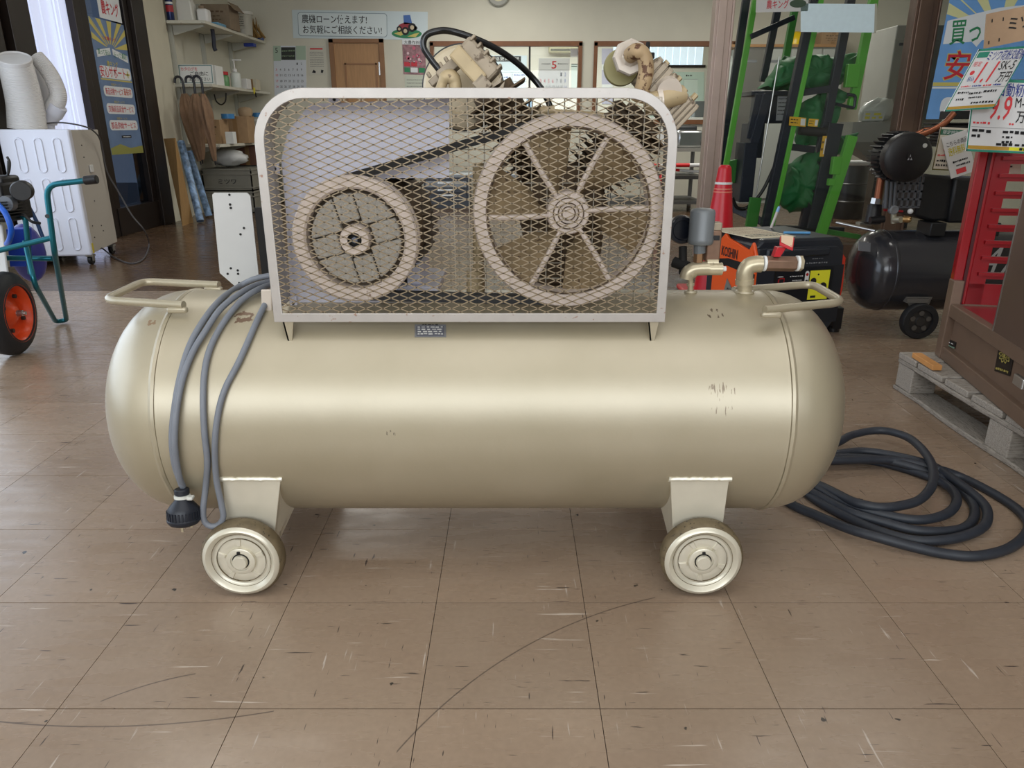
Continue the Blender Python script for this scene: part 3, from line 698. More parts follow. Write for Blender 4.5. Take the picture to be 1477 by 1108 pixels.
B().lathe([(0, -.004), (.006, -.004), (.007, .004)], PC, (0, 1, 0), 6).build('centre_bolt', mat('grey_bolt', (120, 126, 140), .35, .7), kh)
SPW, GAP = .019, .0026
for k in range(4):
    a = math.radians(105 + 90 * k); u = Vector((math.cos(a), 0, math.sin(a))); v = Vector((-u.z, 0, u.x)); c0 = Vector((PC.x, PC.y + .012, PC.z)); r1 = PR - .034
    e = math.sqrt(r1 * r1 - SPW * SPW)
    B().prism([c0 + u * .034 - v * SPW, c0 + u * e - v * SPW, c0 + u * r1, c0 + u * e + v * SPW, c0 + u * .034 + v * SPW], (0, .02, 0)).build('spoke_pad', M_web, pu, angle=30, bevel=.003)
    h = SPW + GAP; t0 = math.asin(h / r1); t1 = PI / 2 - t0; pl = [c0 + (u + v) * h]
    for j in range(9):
        t = t0 + (t1 - t0) * j / 8; pl.append(c0 + (u * math.cos(t) + v * math.sin(t)) * r1)
    B().prism(pl, (0, .02, 0)).build('web_pad', M_web, pu, angle=30, bevel=.003)
# drive belts
b = B()
for yo in (.015, .031):
    c0, r0, c1, r1 = Vector((PC.x, 0, PC.z)), PR - .004, Vector((FC.x, 0, FC.z)), FR - .004
    d = c1 - c0; D = d.length; u = d.normalized(); v = Vector((-u.z, 0, u.x)); s = (r0 - r1) / D; cth = math.sqrt(1 - s * s); pts = []
    def pt(c, r, ang): return c + (u * math.cos(ang) + v * math.sin(ang)) * r
    a = math.acos(s)
    pts += [pt(c0, r0, t) for t in [a + (2 * PI - 2 * a) * k / 24 for k in range(25)]]
    pts += [pt(c1, r1, t) for t in [-a + 2 * a * k / 30 for k in range(31)]]
    rings = []
    cen = (c0 + c1) / 2
    for i, p in enumerate(pts):
        nrm = (p - (c0 if i < 25 else c1)).normalized()
        y = 1.42 + yo
        rings.append([p - nrm * .013 + Vector((0, y - .005, 0)), p + nrm * .003 + Vector((0, y - .007, 0)), p + nrm * .003 + Vector((0, y + .007, 0)), p - nrm * .013 + Vector((0, y + .005, 0))])
    b.loft(rings + [rings[0]], cap=False)
b.build('drive_belts', M_belt, ac, angle=30, kind='stuff')
# electric motor behind the pulley
mo = B()
MC = Vector((PC.x, 1.56, PC.z))
mo.lathe([(0, 0), (.075, 0), (.105, .012), (.112, .03), (.112, .25), (.10, .27), (.10, .31), (.07, .33), (0, .33)], MC, (0, 1, 0), 48)
mt = mo.build('electric_motor', M_rust, ac, angle=30)
b = B()
for k in range(26):
    a = 2 * PI * k / 26; b.box((MC.x + .119 * math.cos(a), 1.70, MC.z + .119 * math.sin(a)), (.018, .2, .004), Matrix.Rotation(-a, 3, 'Y'))
b.build('cooling_fins', M_rust, mt, smooth=False)
B().cyl((PC.x, 1.45, PC.z), (PC.x, 1.57, PC.z), .014, n=16).build('shaft', M_steel, mt)
b = B(); b.span((MC.x - .12, 1.58, .575), (MC.x + .14, 1.80, .592)); b.span((MC.x - .10, 1.60, .592), (MC.x - .07, 1.78, .64)); b.span((MC.x + .07, 1.60, .592), (MC.x + .10, 1.78, .64))
b.build('motor_rails', M_panel, mt, smooth=False, bevel=.002)
B().span((MC.x + .01, 1.57, MC.z + .10), (MC.x + .1, 1.7, MC.z + .16)).build('terminal_box', M_darkhole, mt, bevel=.006)
# pump: crankcase, two finned cylinders in a V
KC = Vector((FC.x, 1.64, FC.z - .01))
b = B().lathe([(0, -.14), (.03, -.14), (.03, -.09), (.06, -.085), (.085, -.07), (.095, -.05), (.095, .09), (.08, .11), (0, .11)], KC, (0, 1, 0), 40)
pump = b.build('pump_crankcase', M_rust, ac, angle=30)
b = B(); b.span((KC.x - .10, 1.55, .575), (KC.x + .10, 1.75, .60)); b.prism([(KC.x - .075, 1.56, .60), (KC.x + .075, 1.56, .60), (KC.x + .09, 1.56, KC.z), (KC.x - .09, 1.56, KC.z)], (0, .17, 0))
b.build('pump_foot', M_rust, pump, angle=30, bevel=.004)
def cylinder(head, ang):
    u = Vector((math.cos(ang), 0, math.sin(ang))); v = Vector((u.z, 0, -u.x)); R = Matrix(((v.x, 0, u.x), (v.y, 1, u.y), (v.z, 0, u.z)))
    d = (head - KC).dot(u)
    b = B().cyl(KC + u * .08, KC + u * (d - .05), .045, n=24)
    c = b.build('cylinder', M_rust, ac)
    b = B()
    for k in range(9): b.box(KC + u * (.10 + (d - .17) * k / 8), (.135, .13, .004), R)
    b.build('cooling_fins', M_rust, c, smooth=False, bevel=.001)
    return u, v, R
HR = P(958, 138, 1.60); HL = P(682, 100, 1.60)
u, v, R = cylinder(HR, math.radians(47))
def bank(name, cpt, wd, dp, ht, nr, R, m=M_fin):
    o = B().box(cpt, (wd, dp, ht), R).build(name, m, ac, smooth=False, bevel=.004)
    b = B()
    for k in range(nr):
        off = R @ Vector((-wd / 2 + wd * (k + .5) / nr, -dp / 2 - .001, 0)); b.box(Vector(cpt) + off, (wd / nr * .80, .010, ht * .98), R)
        off = R @ Vector((-wd / 2 + wd * (k + .5) / nr, 0, ht / 2)); b.box(Vector(cpt) + off, (wd / nr * .80, dp, .007), R)
    b.build('cooling_ribs', m, o, smooth=False, bevel=.0015)
    return o
h1 = bank('cylinder_head', P(942, 116, 1.60), .056, .10, .056, 4, R); h2 = bank('cylinder_head', P(972, 160, 1.60), .050, .10, .058, 5, R)
b = B()
for (x, y) in ((957, 96), (975, 118), (983, 135), (998, 143)): p = P(x, y, 1.58); b.cyl(p, p + u * .012, .006, n=6)
b.build('head_bolts', M_tan, h1)
e0, e1 = P(942, 148, 1.54), P(985, 136, 1.55)
h3 = B().tube([P(930, 150, 1.545), e0, P(962, 142, 1.54), e1], [.021, .021, .0185, .0175], 18).build('intake_elbow', M_tan, ac, angle=50)
B().cyl(P(948, 146, 1.54), P(955, 145, 1.54), .0225, n=20).build('clamp_band', M_offw, h3)
b = B().cyl(P(962, 126, 1.56), P(966, 132, 1.53), .024, n=20); b.build('white_dome', M_offw, ac, angle=60)
# tall pipe with ring nut
tp = B().tube(spline([P(909, 80, 1.55), P(918, 74, 1.53), P(928, 80, 1.53), P(932, 98, 1.53), P(929, 118, 1.53), P(921, 146, 1.54)], 5), .0150, 16).build('discharge_pipe', M_tanrust, ac, label='thick tan pipe with rust speckles')
c = P(909, 83, 1.57); B().lathe([(0, 0), (.014, 0), (.018, .003), (.031, 0), (.034, .004), (.034, .022), (0, .022)], c - Vector((0, .01, 0)), (0, 1, 0), 8).build('ring_nut', M_offw, tp, angle=25)
c = P(897, 97, 1.62); B().lathe([(0, 0), (.034, 0), (.036, .003), (.036, .014), (0, .014)], c, (0, 1, 0), 36).build('olive_disc', mat('olive_disc', (150, 142, 96), .5), tp)
b = B(); p = P(934, 76, 1.60); b.cyl(p, p + Vector((0, 0, .02)), .004, n=10); b.box(p - Vector((0, 0, .006)), (.026, .02, .012)); b.box(p - Vector((-.002, 0, .026)), (.022, .02, .02)); b.box(p - Vector((.002, 0, .04)), (.03, .02, .006))
b.build('unloader_valve', M_darkhole, ac, bevel=.002)
# left head: filter disc, casting box, ribs, bulb, fins
c = P(668, 127, 1.70); fd = B().lathe([(0, 0), (.050, 0), (.056, -.006), (.080, -.006), (.0855, 0), (.0855, .028), (0, .028)], c, (0, 1, 0), 64).build('air_filter', mat('cream_gold_filter', (204, 188, 158), .4, .2, noise=.06, scale=14), ac, angle=40, label='round cream air filter with black rim')
B().lathe([(.0855, .002), (.0885, .002), (.0885, .026), (.0855, .026)], c, (0, 1, 0), 64).build('rim', M_black, fd)
uL, vL, RL = cylinder(HL, math.radians(122))
Rl = Matrix.Rotation(math.radians(46), 3, 'Y')
hb = B().box(P(676, 96, 1.555), (.076, .05, .029), Rl).build('valve_cover', M_tan, ac, smooth=False, bevel=.004)
B().box(P(696, 122, 1.553), (.03, .046, .028), Rl).build('grey_end', M_fin, hb, smooth=False, bevel=.002)
h4 = B().box(P(692, 88, 1.60), (.085, .09, .036), Rl).build('cylinder_head', M_fin, ac, smooth=False, bevel=.006)
b = B()
for k in range(5):
    off = Rl @ Vector((-.036 + .018 * k, -.005, .017)); b.box(P(693, 88, 1.60) + off, (.006, .085, .014), Rl)
b.build('cooling_ribs', M_fin, h4, smooth=False, bevel=.002)
b = B()
for (x, y, q) in ((712, 104, 0), (718, 116, 0), (722, 124, 0)): b.prism([P(x - 12, y + 5, 1.56), P(x - 2, y + 2, 1.56), P(x + 6, y - 7, 1.56), P(x + 4, y + 3, 1.56), P(x - 8, y + 11, 1.56)], (0, .06, 0))
b.build('curved_fins', M_fin, h4, angle=30)
b = B(); b.tube(spline([P(634, 132, 1.55), P(641, 114, 1.55), P(649, 110, 1.55), P(656, 118, 1.55), P(657, 133, 1.55)], 4), [.010] * 4 + [.013] * 4 + [.014] * 4 + [.0125] * 5, 14)
b.build('elbow', M_tan, ac, angle=60)
b = B(); b.box(P(648, 100, 1.60), (.05, .06, .02), Matrix.Rotation(math.radians(-38), 3, 'Y')); b.box(P(628, 117, 1.60), (.022, .05, .014), Matrix.Rotation(math.radians(-38), 3, 'Y'))
for (x, y) in ((638, 98), (646, 90), (621, 112)): p = P(x, y, 1.58); b.cyl(p, p + Vector((-.006, 0, .010)), .0045, n=6)
b.build('manifold', M_fin, ac, smooth=False, bevel=.003)
# black hose over the top
hp = [P(633, 100, 1.58), P(622, 86, 1.58), P(611, 68, 1.58), P(614, 52, 1.58), P(630, 45, 1.58), P(650, 45, 1.59), P(680, 54, 1.60), P(715, 70, 1.62), P(745, 90, 1.64), P(768, 112, 1.66), P(782, 130, 1.66), P(795, 158, 1.66), P(800, 190, 1.66)]
B().tube(spline(hp, 6), .0064, 12).build('air_hose', mat('glossy_black_hose', (18, 19, 21), .25), ac, label='black hose arching over the pump')
b = B(); p = P(795, 145, 1.68); b.cyl(P(700, 170, 1.66), P(800, 160, 1.66), .012, n=12); b.cyl(P(800, 165, 1.66), P(930, 175, 1.64), .011, n=12); b.cyl(P(690, 235, 1.6), P(690, 410, 1.6), .012, n=12); b.cyl(P(686, 390, 1.58), P(686, 430, 1.58), .02, n=14); b.cyl(P(686, 424, 1.57), P(686, 448, 1.57), .026, n=14)
b.build('pump_pipework', M_tan, ac)
# pressure switch group on the tank's right
def up(x, y): p = P(x, y, 1.56); return Vector((p.x, 1.56, p.z))
a0, a1 = up(1010, 352), up(1010, 304); r = .0258
ps = B().lathe([(0, 0), (r * .93, 0), (r * 1.03, .004), (r * 1.03, .011), (r, .013), (r, .066), (r * .9, .071), (r * .6, .0735), (0, .074)], (a0.x, a0.y, a0.z), (0, 0, 1), 36).build('relief_valve', M_greycap, ac, angle=50, label='grey capped valve on brass fittings')
b = B().cyl(up(1009, 365), up(1009, 350), .0125, n=12); b.build('fluted_neck', M_greycap, ps, angle=20)
B().cyl(up(1007, 378), up(1008, 364), .0105, n=6).build('hex_nut', mat('brown_brass', (150, 116, 84), .4, .6), ps, angle=20)
b = B().tube(spline([up(990, 402), up(993, 393), up(1003, 388), up(1022, 387)], 5), .0150, 16); b.cyl(up(1018, 388), up(1041, 388), .0135, n=18); b.cyl(up(1026, 378), up(1026, 388), .010, n=14); b.cyl(up(996, 425), up(996, 402), .0062, n=12); b.cyl(up(996, 412), up(996, 409), .0085, n=12); b.sphere(up(997, 392), .0155, 14); b.cyl(up(1019, 379), up(1035, 379), .0095, n=12)
b.build('pipe_tee', M_brass, ps, angle=45)
B().cyl(up(1040, 388), up(1047, 388), .0055, n=6).build('white_plug', M_white, ps)
sw = Vector((up(1029, 355).x, 1.57, up(1029, 355).z)); b = B().box(sw, (.030, .03, .066)); o = b.build('pressure_switch', M_bronze, ac, bevel=.003)
B().box(sw + Vector((0, -.016, .018)), (.020, .002, .010)).build('black_label', M_black, o)
B().box(sw + Vector((.004, 0, .040)), (.022, .024, .018)).build('grey_cover', M_fin, o, bevel=.003)
c = P(985, 332, 1.60); B().lathe([(0, 0), (.020, 0), (.022, -.004), (.028, -.004), (.030, 0), (.030, .022), (0, .022)], c, (0, 1, 0), 32).build('pressure_gauge', mat('dark_gauge', (20, 24, 34), .2), ac)
b = B().cyl(P(985, 356, 1.6), P(985, 395, 1.58), .009, n=12); b.cyl(P(972, 378, 1.6), P(992, 385, 1.58), .012, n=12); b.build('gauge_stem', M_darkhole, ac)
# outlet elbow and ball valve
b = B().cyl(up(1074, 432), up(1074, 404), .0150, n=20); b.cyl(up(1074, 410), up(1074, 403), .0195, n=20)
b.tube(spline([up(1074, 405), up(1074.5, 394), up(1080, 384), up(1090, 381), up(1098, 381)], 5), .0178, 18); b.cyl(up(1067, 425), up(1067.1, 421), .0, n=3)
b.build('outlet_elbow', M_brass, ac, angle=50)
b = B().lathe([(0, 0), (.0145, 0), (.0165, .002), (.0165, .064), (.0145, .066), (0, .066)], up(1103, 380), (1, 0, -.02), 6); bv = b.build('ball_valve', M_bronze, ac, angle=20, bevel=.002)
for x in (1099.5, 1147.5): B().lathe([(.012, 0), (.0165, .001), (.0165, .006), (.012, .0075), (.012, 0)], up(x, 380), (1, 0, -.02), 24).build('sealing_tape', mat('white_tape', (232, 234, 232), .6), bv)
B().lathe([(0, 0), (.0165, 0), (.0165, .009), (.010, .011), (0, .011)], up(1150.5, 380), (1, 0, -.02), 6).build('end_nut', M_brass, bv, angle=20)
lv = B().loft([[up(1118, 370) + Vector((-.006, -.009, 0)), up(1118, 370) + Vector((.008, -.009, 0)), up(1118, 370) + Vector((.008, .009, 0)), up(1118, 370) + Vector((-.006, .009, 0))],
               [up(1124, 356) + Vector((-.007, -.010, 0)), up(1124, 356) + Vector((.012, -.010, 0)), up(1124, 356) + Vector((.012, .010, 0)), up(1124, 356) + Vector((-.007, .010, 0))]])
lv.prism([up(1121, 351) + Vector((0, -.014, .003)), up(1139, 356) + Vector((.0, -.020, .000)), up(1148, 349) + Vector((0, .010, .008)), up(1128, 347) + Vector((0, .014, .008))], (0, 0, -.006))
lv.build('red_lever', mat('red_lever', (190, 30, 40), .4), bv, bevel=.001)
b = B().prism([up(1122, 350.5) + Vector((.002, -.013, .0035)), up(1138, 355.5) + Vector((.0, -.018, .0005)), up(1146, 348.5) + Vector((0, .009, .0085)), up(1129, 346.5) + Vector((0, .013, .0085))], (0, 0, .0006)); b.build('worn_top', mat('worn_cream', (220, 190, 160), .5), bv, smooth=False)
for x in (996, 1074):
    b = B(); pts = [(up(x, 420).x + (.010 if x < 1000 else .017) * math.cos(2 * PI * k / 20), 1.56 + (.010 if x < 1000 else .017) * math.sin(2 * PI * k / 20), TZ + TR + .001) for k in range(20)]; b.tube(pts, .004, 6, closed=True); b.build('weld_bead', M_goldp, ac)
# control plate on the left
YC = 1.66
def pc(x, y): p = P(x, y, YC); return Vector((p.x, YC, p.z))
poly = [pc(306, 281), pc(309, 278), pc(356, 278), pc(361, 283), pc(373, 398), pc(345, 418), pc(317, 394)]
cp = B().prism(poly, (0, .003, 0)).build('control_plate', mat('white_plate', (192, 191, 188), .45, .1, noise=.02, scale=20), ac, smooth=False, label='bare white switch plate with drilled holes')
b = B()
for (x, y, r) in ((331, 281, .0026), (332, 295, .0028), (333, 300, .0028), (352, 329, .0026), (347, 338, .0026), (333, 387, .0026), (343, 390, .0026), (343.5, 395, .0026), (328.5, 395, .0026), (345, 408, .0022)):
    p = pc(x, y); b.cyl(p + Vector((0, -.0012, 0)), p + Vector((0, .001, 0)), r, n=10)
b.build('drilled_hole', M_darkhole, cp, kind='stuff')
B().span(pc(366, 300) + Vector((.0, .003, -.17)), pc(374, 300) + Vector((.01, .02, .0))).build('plate_bracket', M_darkhole, cp)
b = B(); p = surf(384, 440, 0); b.prism([P(376, 418, 1.47), P(392, 418, 1.47), P(392, 452, 1.47), P(378, 462, 1.47)], (0, .006, 0)); b.build('cable_bracket', M_offw, ac, smooth=False, bevel=.002)
# grey power cable draped over the front of the shell, with its plug
CR = .0062
def cab(px): return [surf(x, y, CR + .001 + (z if z else 0)) for x, y, z in px]
A_ = cab([(392, 397, .0), (368, 402, 0), (345, 413, 0), (318, 432, 0), (295, 460, 0), (275, 495, 0), (262, 535, 0), (253, 580, 0), (248, 630, 0), (252, 670, .003), (262, 700, .008)])
B_ = cab([(394, 405, .006), (370, 411, .008), (345, 424, .008), (318, 446, .006), (296, 478, .004), (278, 508, .003), (264, 545, .003), (255, 590, .007), (252, 640, .010), (258, 685, .008), (264, 702, .006)])
C_ = cab([(396, 408, .008), (372, 418, .006), (350, 432, .003), (326, 460, 0), (306, 495, 0), (296, 530, 0), (293, 575, 0), (295, 625, 0), (299, 665, 0), (297, 700, .003)])
yb_ = C_[-1].y
C_ += [P(293, 735, yb_ - .006), P(295, 752, yb_ - .008), P(304, 759, yb_ - .008), P(315, 757, yb_ - .006), P(322, 746, yb_ - .006), P(319, 725, yb_ - .004)]
D_ = cab([(312, 690, .003), (310, 640, 0), (315, 595, 0), (325, 560, 0), (343, 525, 0), (358, 492, 0), (372, 460, .0), (386, 432, .004), (397, 412, .012)])
for q in (A_, B_): B().tube(spline(q, 6), CR, 10).build('power_cable', M_cord, ac)
B().tube(spline(C_ + D_, 6), CR, 10).build('power_cable', M_cord, ac)
p0, p1 = P(262, 705, 1.318), P(267, 768, 1.305); ax = (p1 - p0).normalized(); ln = (p1 - p0).length
pl = B().lathe([(0, 0), (.013, 0), (.0145, .002), (.0145, .010), (.013, .012), (.013, .020), (.016, .024), (.026, .036), (.030, .042), (.0305, .060), (.0322, .062), (.0322, .066), (.028, .072), (.022, .075), (0, .0755)], p0, ax, 40).build('plug', mat('navy_black_plug', (28, 32, 42), .45), ac, angle=35, label='black round plug hanging below the cables')
b = B()
for k in range(28):
    t = 2 * PI * k / 28; a = ax.orthogonal().normalized(); c = ax.cross(a); q = (a * math.cos(t) + c * math.sin(t)) * .0305; b.bar(p0 + q + ax * .044, p0 + q + ax * .060, .003, .003, up=q)
b.build('grip_ribs', MATS['navy_black_plug'], pl, smooth=False)
B().lathe([(.013, .0125), (.0155, .0130), (.0155, .019), (.013, .0195)], p0, ax, 28).build('clamp_ring', mat('white_clamp', (214, 214, 206), .5), pl)
B().box(p0 + ax * .016 + Vector((.018, -.004, -.001)), (.012, .014, .007)).build('clamp_ear', MATS['white_clamp'], pl, bevel=.002)
b = B()
for (x, y) in ((.0, -.012), (-.010, .006), (.011, .006)): b.box(p0 + ax * .080 + Vector((x, y, 0)), (.005, .0015, .012))
b.build('pins', M_brass, pl, smooth=False)
# name plate
q = [surf(598, 468, .0015), surf(643, 468, .0015), surf(598, 486, .0015)]
npl = Sheet('name_plate', q[0], q[1], q[2], mat('grey_plate', (150, 150, 152), .4, .5), None, None, parent=ac, th=.001)
npl.rects('printed_panel', mat('dark_grey_print', (96, 96, 104), .5), [(.06, .05, .94, .86)], 1)
npl.scribble(mat('plate_print', (208, 206, 200), .5), [(.1, .9, .74, .11), (.1, .9, .56, .11), (.1, .9, .38, .11), (.1, .9, .2, .11)], 2, seed=3)
npl.scribble(M_ink, [(.25, .75, .93, .09)], 2, seed=4)
# ================================================================ black hose coil on the floor
hz = [(1128, 668, 1), (1165, 655, 1.2), (1207, 639, 2.0), (1231, 627, 2.6), (1269, 621, 3.2), (1305, 629, 3.6), (1328, 646, 3.8), (1344, 670, 3.8), (1345, 698, 3.6), (1328, 720, 3.2), (1302, 729, 3), (1269, 732, 3), (1234, 725, 3), (1208, 713, 2.6), (1184, 701, 2), (1150, 688, 1.6), (1128, 672, 1.4), (1150, 655, 1.4), (1203, 655, 1.5),
      (1245, 651, 1.5), (1293, 658, 1.6), (1340, 670, 1.8), (1364, 684, 2), (1404, 713, 2), (1423, 734, 1.8), (1421, 757, 1.6), (1395, 772, 1.4), (1352, 780, 1.2), (1305, 777, 1), (1245, 757, 1), (1186, 727, 1), (1160, 708, 1), (1135, 685, 1), (1150, 665, 1), (1203, 665, 1),
      (1250, 664, 1), (1293, 673, 1), (1340, 688, 1.2), (1369, 703, 1.6), (1380, 722, 2), (1366, 741, 2), (1328, 750, 2), (1281, 744, 2), (1222, 727, 2), (1180, 705, 1.6), (1150, 685, 2), (1160, 665, 2), (1203, 660, 2.2),
      (1260, 662, 2), (1310, 672, 2), (1360, 690, 1.2), (1392, 712, 1), (1406, 735, 1), (1398, 757, 1), (1370, 766, 1), (1320, 765, 1.2), (1270, 752, 1.4), (1225, 738, 1.6), (1180, 715, 1.6), (1140, 690, 2.4), (1160, 668, 3), (1215, 664, 3),
      (1290, 664, 2.4), (1350, 676, 2.2), (1388, 689, 1), (1435, 713, 1), (1471, 738, 1), (1484, 762, 1), (1459, 789, 1), (1411, 802, 1), (1364, 799, 1), (1317, 789, 1.6), (1269, 776, 2.2), (1222, 762, 2), (1174, 742, 1.2), (1146, 730, 1), (1118, 712, 1)]
HRAD = .0118
q = [PZ(x, y, HRAD * (0.9 + 1.15 * (z - 1)) + .001) for x, y, z in hz]
B().tube(spline(q, 7), HRAD, 10).build('rubber_hose', mat('blue_black_rubber', (42, 46, 54), .5, 0, noise=.12, scale=50), label='black rubber hose coiled on the tile floor behind the tank', cat='hose')
# ================================================================ orange and black generator
GC = P(1088, 420, 3.2); gy = math.radians(14); gu = Vector((math.cos(gy), math.sin(gy), 0)); gw = Vector((-gu.y, gu.x, 0)); GO = Vector((GC.x, 3.2, 0))
def gp(u, w_, z): return GO + gu * u + gw * w_ + Vector((0, 0, z))
RG = Matrix.Rotation(gy, 3, 'Z')
M_navy = mat('navy_black_plastic', (36, 40, 48), .38); M_orange = mat('orange_plastic', (236, 92, 34), .38); M_ydec = mat('yellow_decal', (236, 232, 50), .5)
gen = thing('generator', 'black and orange portable generator with yellow socket panel beside the red cone', 'generator', gp(.2, .24, 0))
GH = .455; GL, GD = .445, .46
b = B(); pts = [(0, .05), (.03, .02), (GL - .03, .02), (GL, .06), (GL + .012, .2), (GL, GH - .04), (GL - .03, GH), (.03, GH), (0, GH - .03)]
b.prism([gp(x, 0.02, z) for x, z in pts], gw * (GD - .04)); b.build('body', M_navy, gen, smooth=False, bevel=.012)
b = B(); pts2 = [(.0, .06), (.03, .03), (GL - .05, .03), (GL - .015, .08), (GL - .005, .2), (GL - .015, GH - .07), (GL - .05, GH - .035), (.0, GH - .035)]
b.prism([gp(x, 0.0, z) for x, z in pts2], gw * .03); fp = b.build('control_panel', M_navy, gen, smooth=False, bevel=.006)
b = B().prism([gp(x, .02, z) for x, z in [(GL - .01, .10), (GL + .012, .13), (GL + .022, .22), (GL + .014, .36), (GL - .005, .38), (GL + .004, .22)]], gw * .3); b.build('red_trim', mat('red_trim', (216, 62, 40), .4), gen, smooth=False)
b = B(); b.box(gp(.22, -.012, .40), (.24, .03, .035), RG); b.box(gp(.06, -.006, .385), (.05, .02, .07), RG); b.build('handle_bar', M_navy, gen, bevel=.008)
b = B().box(gp(.24, .001, .235), (.30, .006, .19), RG); b.build('dark_recess', M_black, fp, smooth=False)
# orange end cover, facing left
ox = -.012
def ge(w_, z): return gp(ox, w_, z)
b = B(); prof = [(-.005, .10), (-.005, .385), (.02, .43), (.035, .445), (.06, .405), (.17, .425), (.24, .435), (.27, .455), (.30, .43), (.34, .40), (.36, .34), (.36, .10)]
b.prism([ge(w_, z) for w_, z in prof], gu * .014); oc = b.build('orange_cover', M_orange, gen, smooth=False, bevel=.004)
b = B().prism([gp(ox - .004, w_, z) for w_, z in [(-.006, .31), (.10, .345), (.22, .345), (.36, .32), (.36, .285), (.22, .31), (.10, .305), (-.006, .265)]], gu * .006); b.build('handle_slot', M_black, oc, smooth=False)
sh = Sheet('side_print', gp(ox - .002, .34, .41), gp(ox - .002, .02, .41), gp(ox - .002, .34, .11), M_orange, None, None, parent=oc, th=.0005)
sh.text('KOSHIN', .18, .80, .62, .95, M_ink, bold=.04, l=3)
sh.poly('grey_triangle', mat('grey_decal', (120, 118, 112), .5), [[(.40, .48), (.98, .02), (.30, .10)]], 2)
sh.text('GV-28i', .42, .2, .6, .34, M_ink, l=3, bold=.02); sh.poly('black_band', M_ink, [[(.30, .10), (.98, .02), (.9, .10), (.33, .19)]], 3)
# controls
cs = Sheet('control_face', gp(.10, -.002, .335), gp(.44, -.002, .335), gp(.10, -.002, .07), mat('control_black', (30, 33, 40), .4), None, None, parent=fp, th=.004)
cs.rects('yellow_panel', M_ydec, [(.50, .42, .80, .92)], 1)
cs.disc('socket', M_ink, [(.56, .74, .045), (.715, .64, .055), (.625, .85, .013)], 2, 20)
cs.rects('slot', M_ink, [(.54, .45, .62, .49)], 2)
cs.rrect('white_terminal_plate', M_white, [(.425, .68, .485, .92)], 1, .03)
cs.disc('red_terminal', mat('red_button', (170, 26, 30), .4), [(.455, .86, .02)], 2); cs.disc('black_terminal', M_black, [(.455, .745, .02)], 2)
cs.scribble(M_white, [(.20, .40, .84, .022), (.24, .38, .77, .015), (.50, .62, .33, .02), (.62, .7, .30, .02), (.02, .10, .84, .02)], 2, seed=8)
cs.rects('red_outline', mat('red_button', (170, 26, 30), .4), [(.05, .68, .12, .70), (.05, .80, .12, .82), (.115, .68, .125, .82), (.03, .74, .05, .80)], 1)
cs.scribble(mat('grey_print', (130, 132, 136), .5), [(.42, .74, 1.05, .03), (.5, .66, 1.12, .025)], 1, seed=9)
kn = B().lathe([(0, -.02), (.012, -.02), (.016, -.016), (.018, 0)], gp(.20, -.004, .135), (gw.x, gw.y, 0), 24); kn.build('knob', M_black, fp)
B().lathe([(.019, -.003), (.027, -.003), (.027, 0)], gp(.20, -.002, .135), (gw.x, gw.y, 0), 32).build('knob_scale', mat('pale_ring', (150, 155, 160), .5), fp)
B().lathe([(0, -.012), (.008, -.012), (.011, 0)], gp(.26, -.004, .125), (gw.x, gw.y, 0), 20).build('knob', M_navy, fp)
for (u_, w_) in ((.05, .06), (.36, .06), (.05, .4), (.36, .4)): B().cyl(gp(u_, w_, 0), gp(u_, w_, .03), .02, .022, 14).build('rubber_foot', M_black, gen)
pa = Sheet('paper_sheet', gp(-.03, .40, GH + .002), gp(.20, .42, GH + .002), gp(.00, .06, GH + .002), mat('cream_paper', (226, 216, 190), .7), 'cream printed sheet lying on top of the generator', 'paper', th=.0015)
pa.scribble(mat('faded_print', (168, 130, 110), .7), [(.06, .9, v, .035) for v in (.9, .8, .7, .58, .48, .38)], 2, seed=5); pa.scribble(M_ink, [(.1, .9, v, .05) for v in (.25, .14)], 2, seed=6)
p0 = gp(.22, .16, GH + .0075); p1 = gp(.33, .12, GH + .0075)
b = B().cyl(p0, p1, .006, n=10); pen = b.build('marker_pen', mat('light_blue_plastic', (90, 160, 214), .4), label='light blue pen lying on the generator top', cat='pen')
st = thing('upright_pen', 'white pen with pale blue cap leaning on the generator', 'pen', tuple(PZ(1112, 329, GH)))
a0, a1 = PZ(1112, 329, GH + .002), P(1124, 298, 3.62)
B().cyl(a0, a0.lerp(a1, .75), .007, n=10).build('barrel', mat('clear_white', (200, 190, 185), .3), st); B().cyl(a0.lerp(a1, .75), a1, .008, .006, n=10).build('cap', mat('pale_blue', (140, 180, 226), .4), st)
# ================================================================ traffic cone
CYY = 4.2; ct = P(1046, 238, CYY)
cone = thing('traffic_cone', 'red traffic cone with a white band standing by the glass partition', 'cone', (ct.x, CYY, 0))
M_cone = mat('red_cone_plastic', (204, 30, 44), .32)
B().lathe([(0, ct.z), (.024, ct.z), (.034, ct.z - .012), (.036, ct.z - .02), (.115, .035), (.13, .03)], (ct.x, CYY, 0), (0, 0, 1), 40).build('cone_body', M_cone, cone, angle=50)
zb_ = P(1046, 264, CYY).z
def cr(z): return .036 + (.115 - .036) * (ct.z - .02 - z) / (ct.z - .055)
B().lathe([(cr(z) + .002, z) for z in (zb_ + .006, zb_ - .006)], (ct.x, CYY, 0), (0, 0, 1), 40).build('white_band', M_white, cone)
for dz in (.03, .046): B().lathe([(cr(z) + .0015, z) for z in (zb_ - dz + .003, zb_ - dz - .003)], (ct.x, CYY, 0), (0, 0, 1), 40).build('pale_band', mat('pale_orange_band', (226, 130, 110), .5), cone)
B().box((ct.x, CYY, .016), (.36, .36, .03)).build('base', M_cone, cone, bevel=.012)
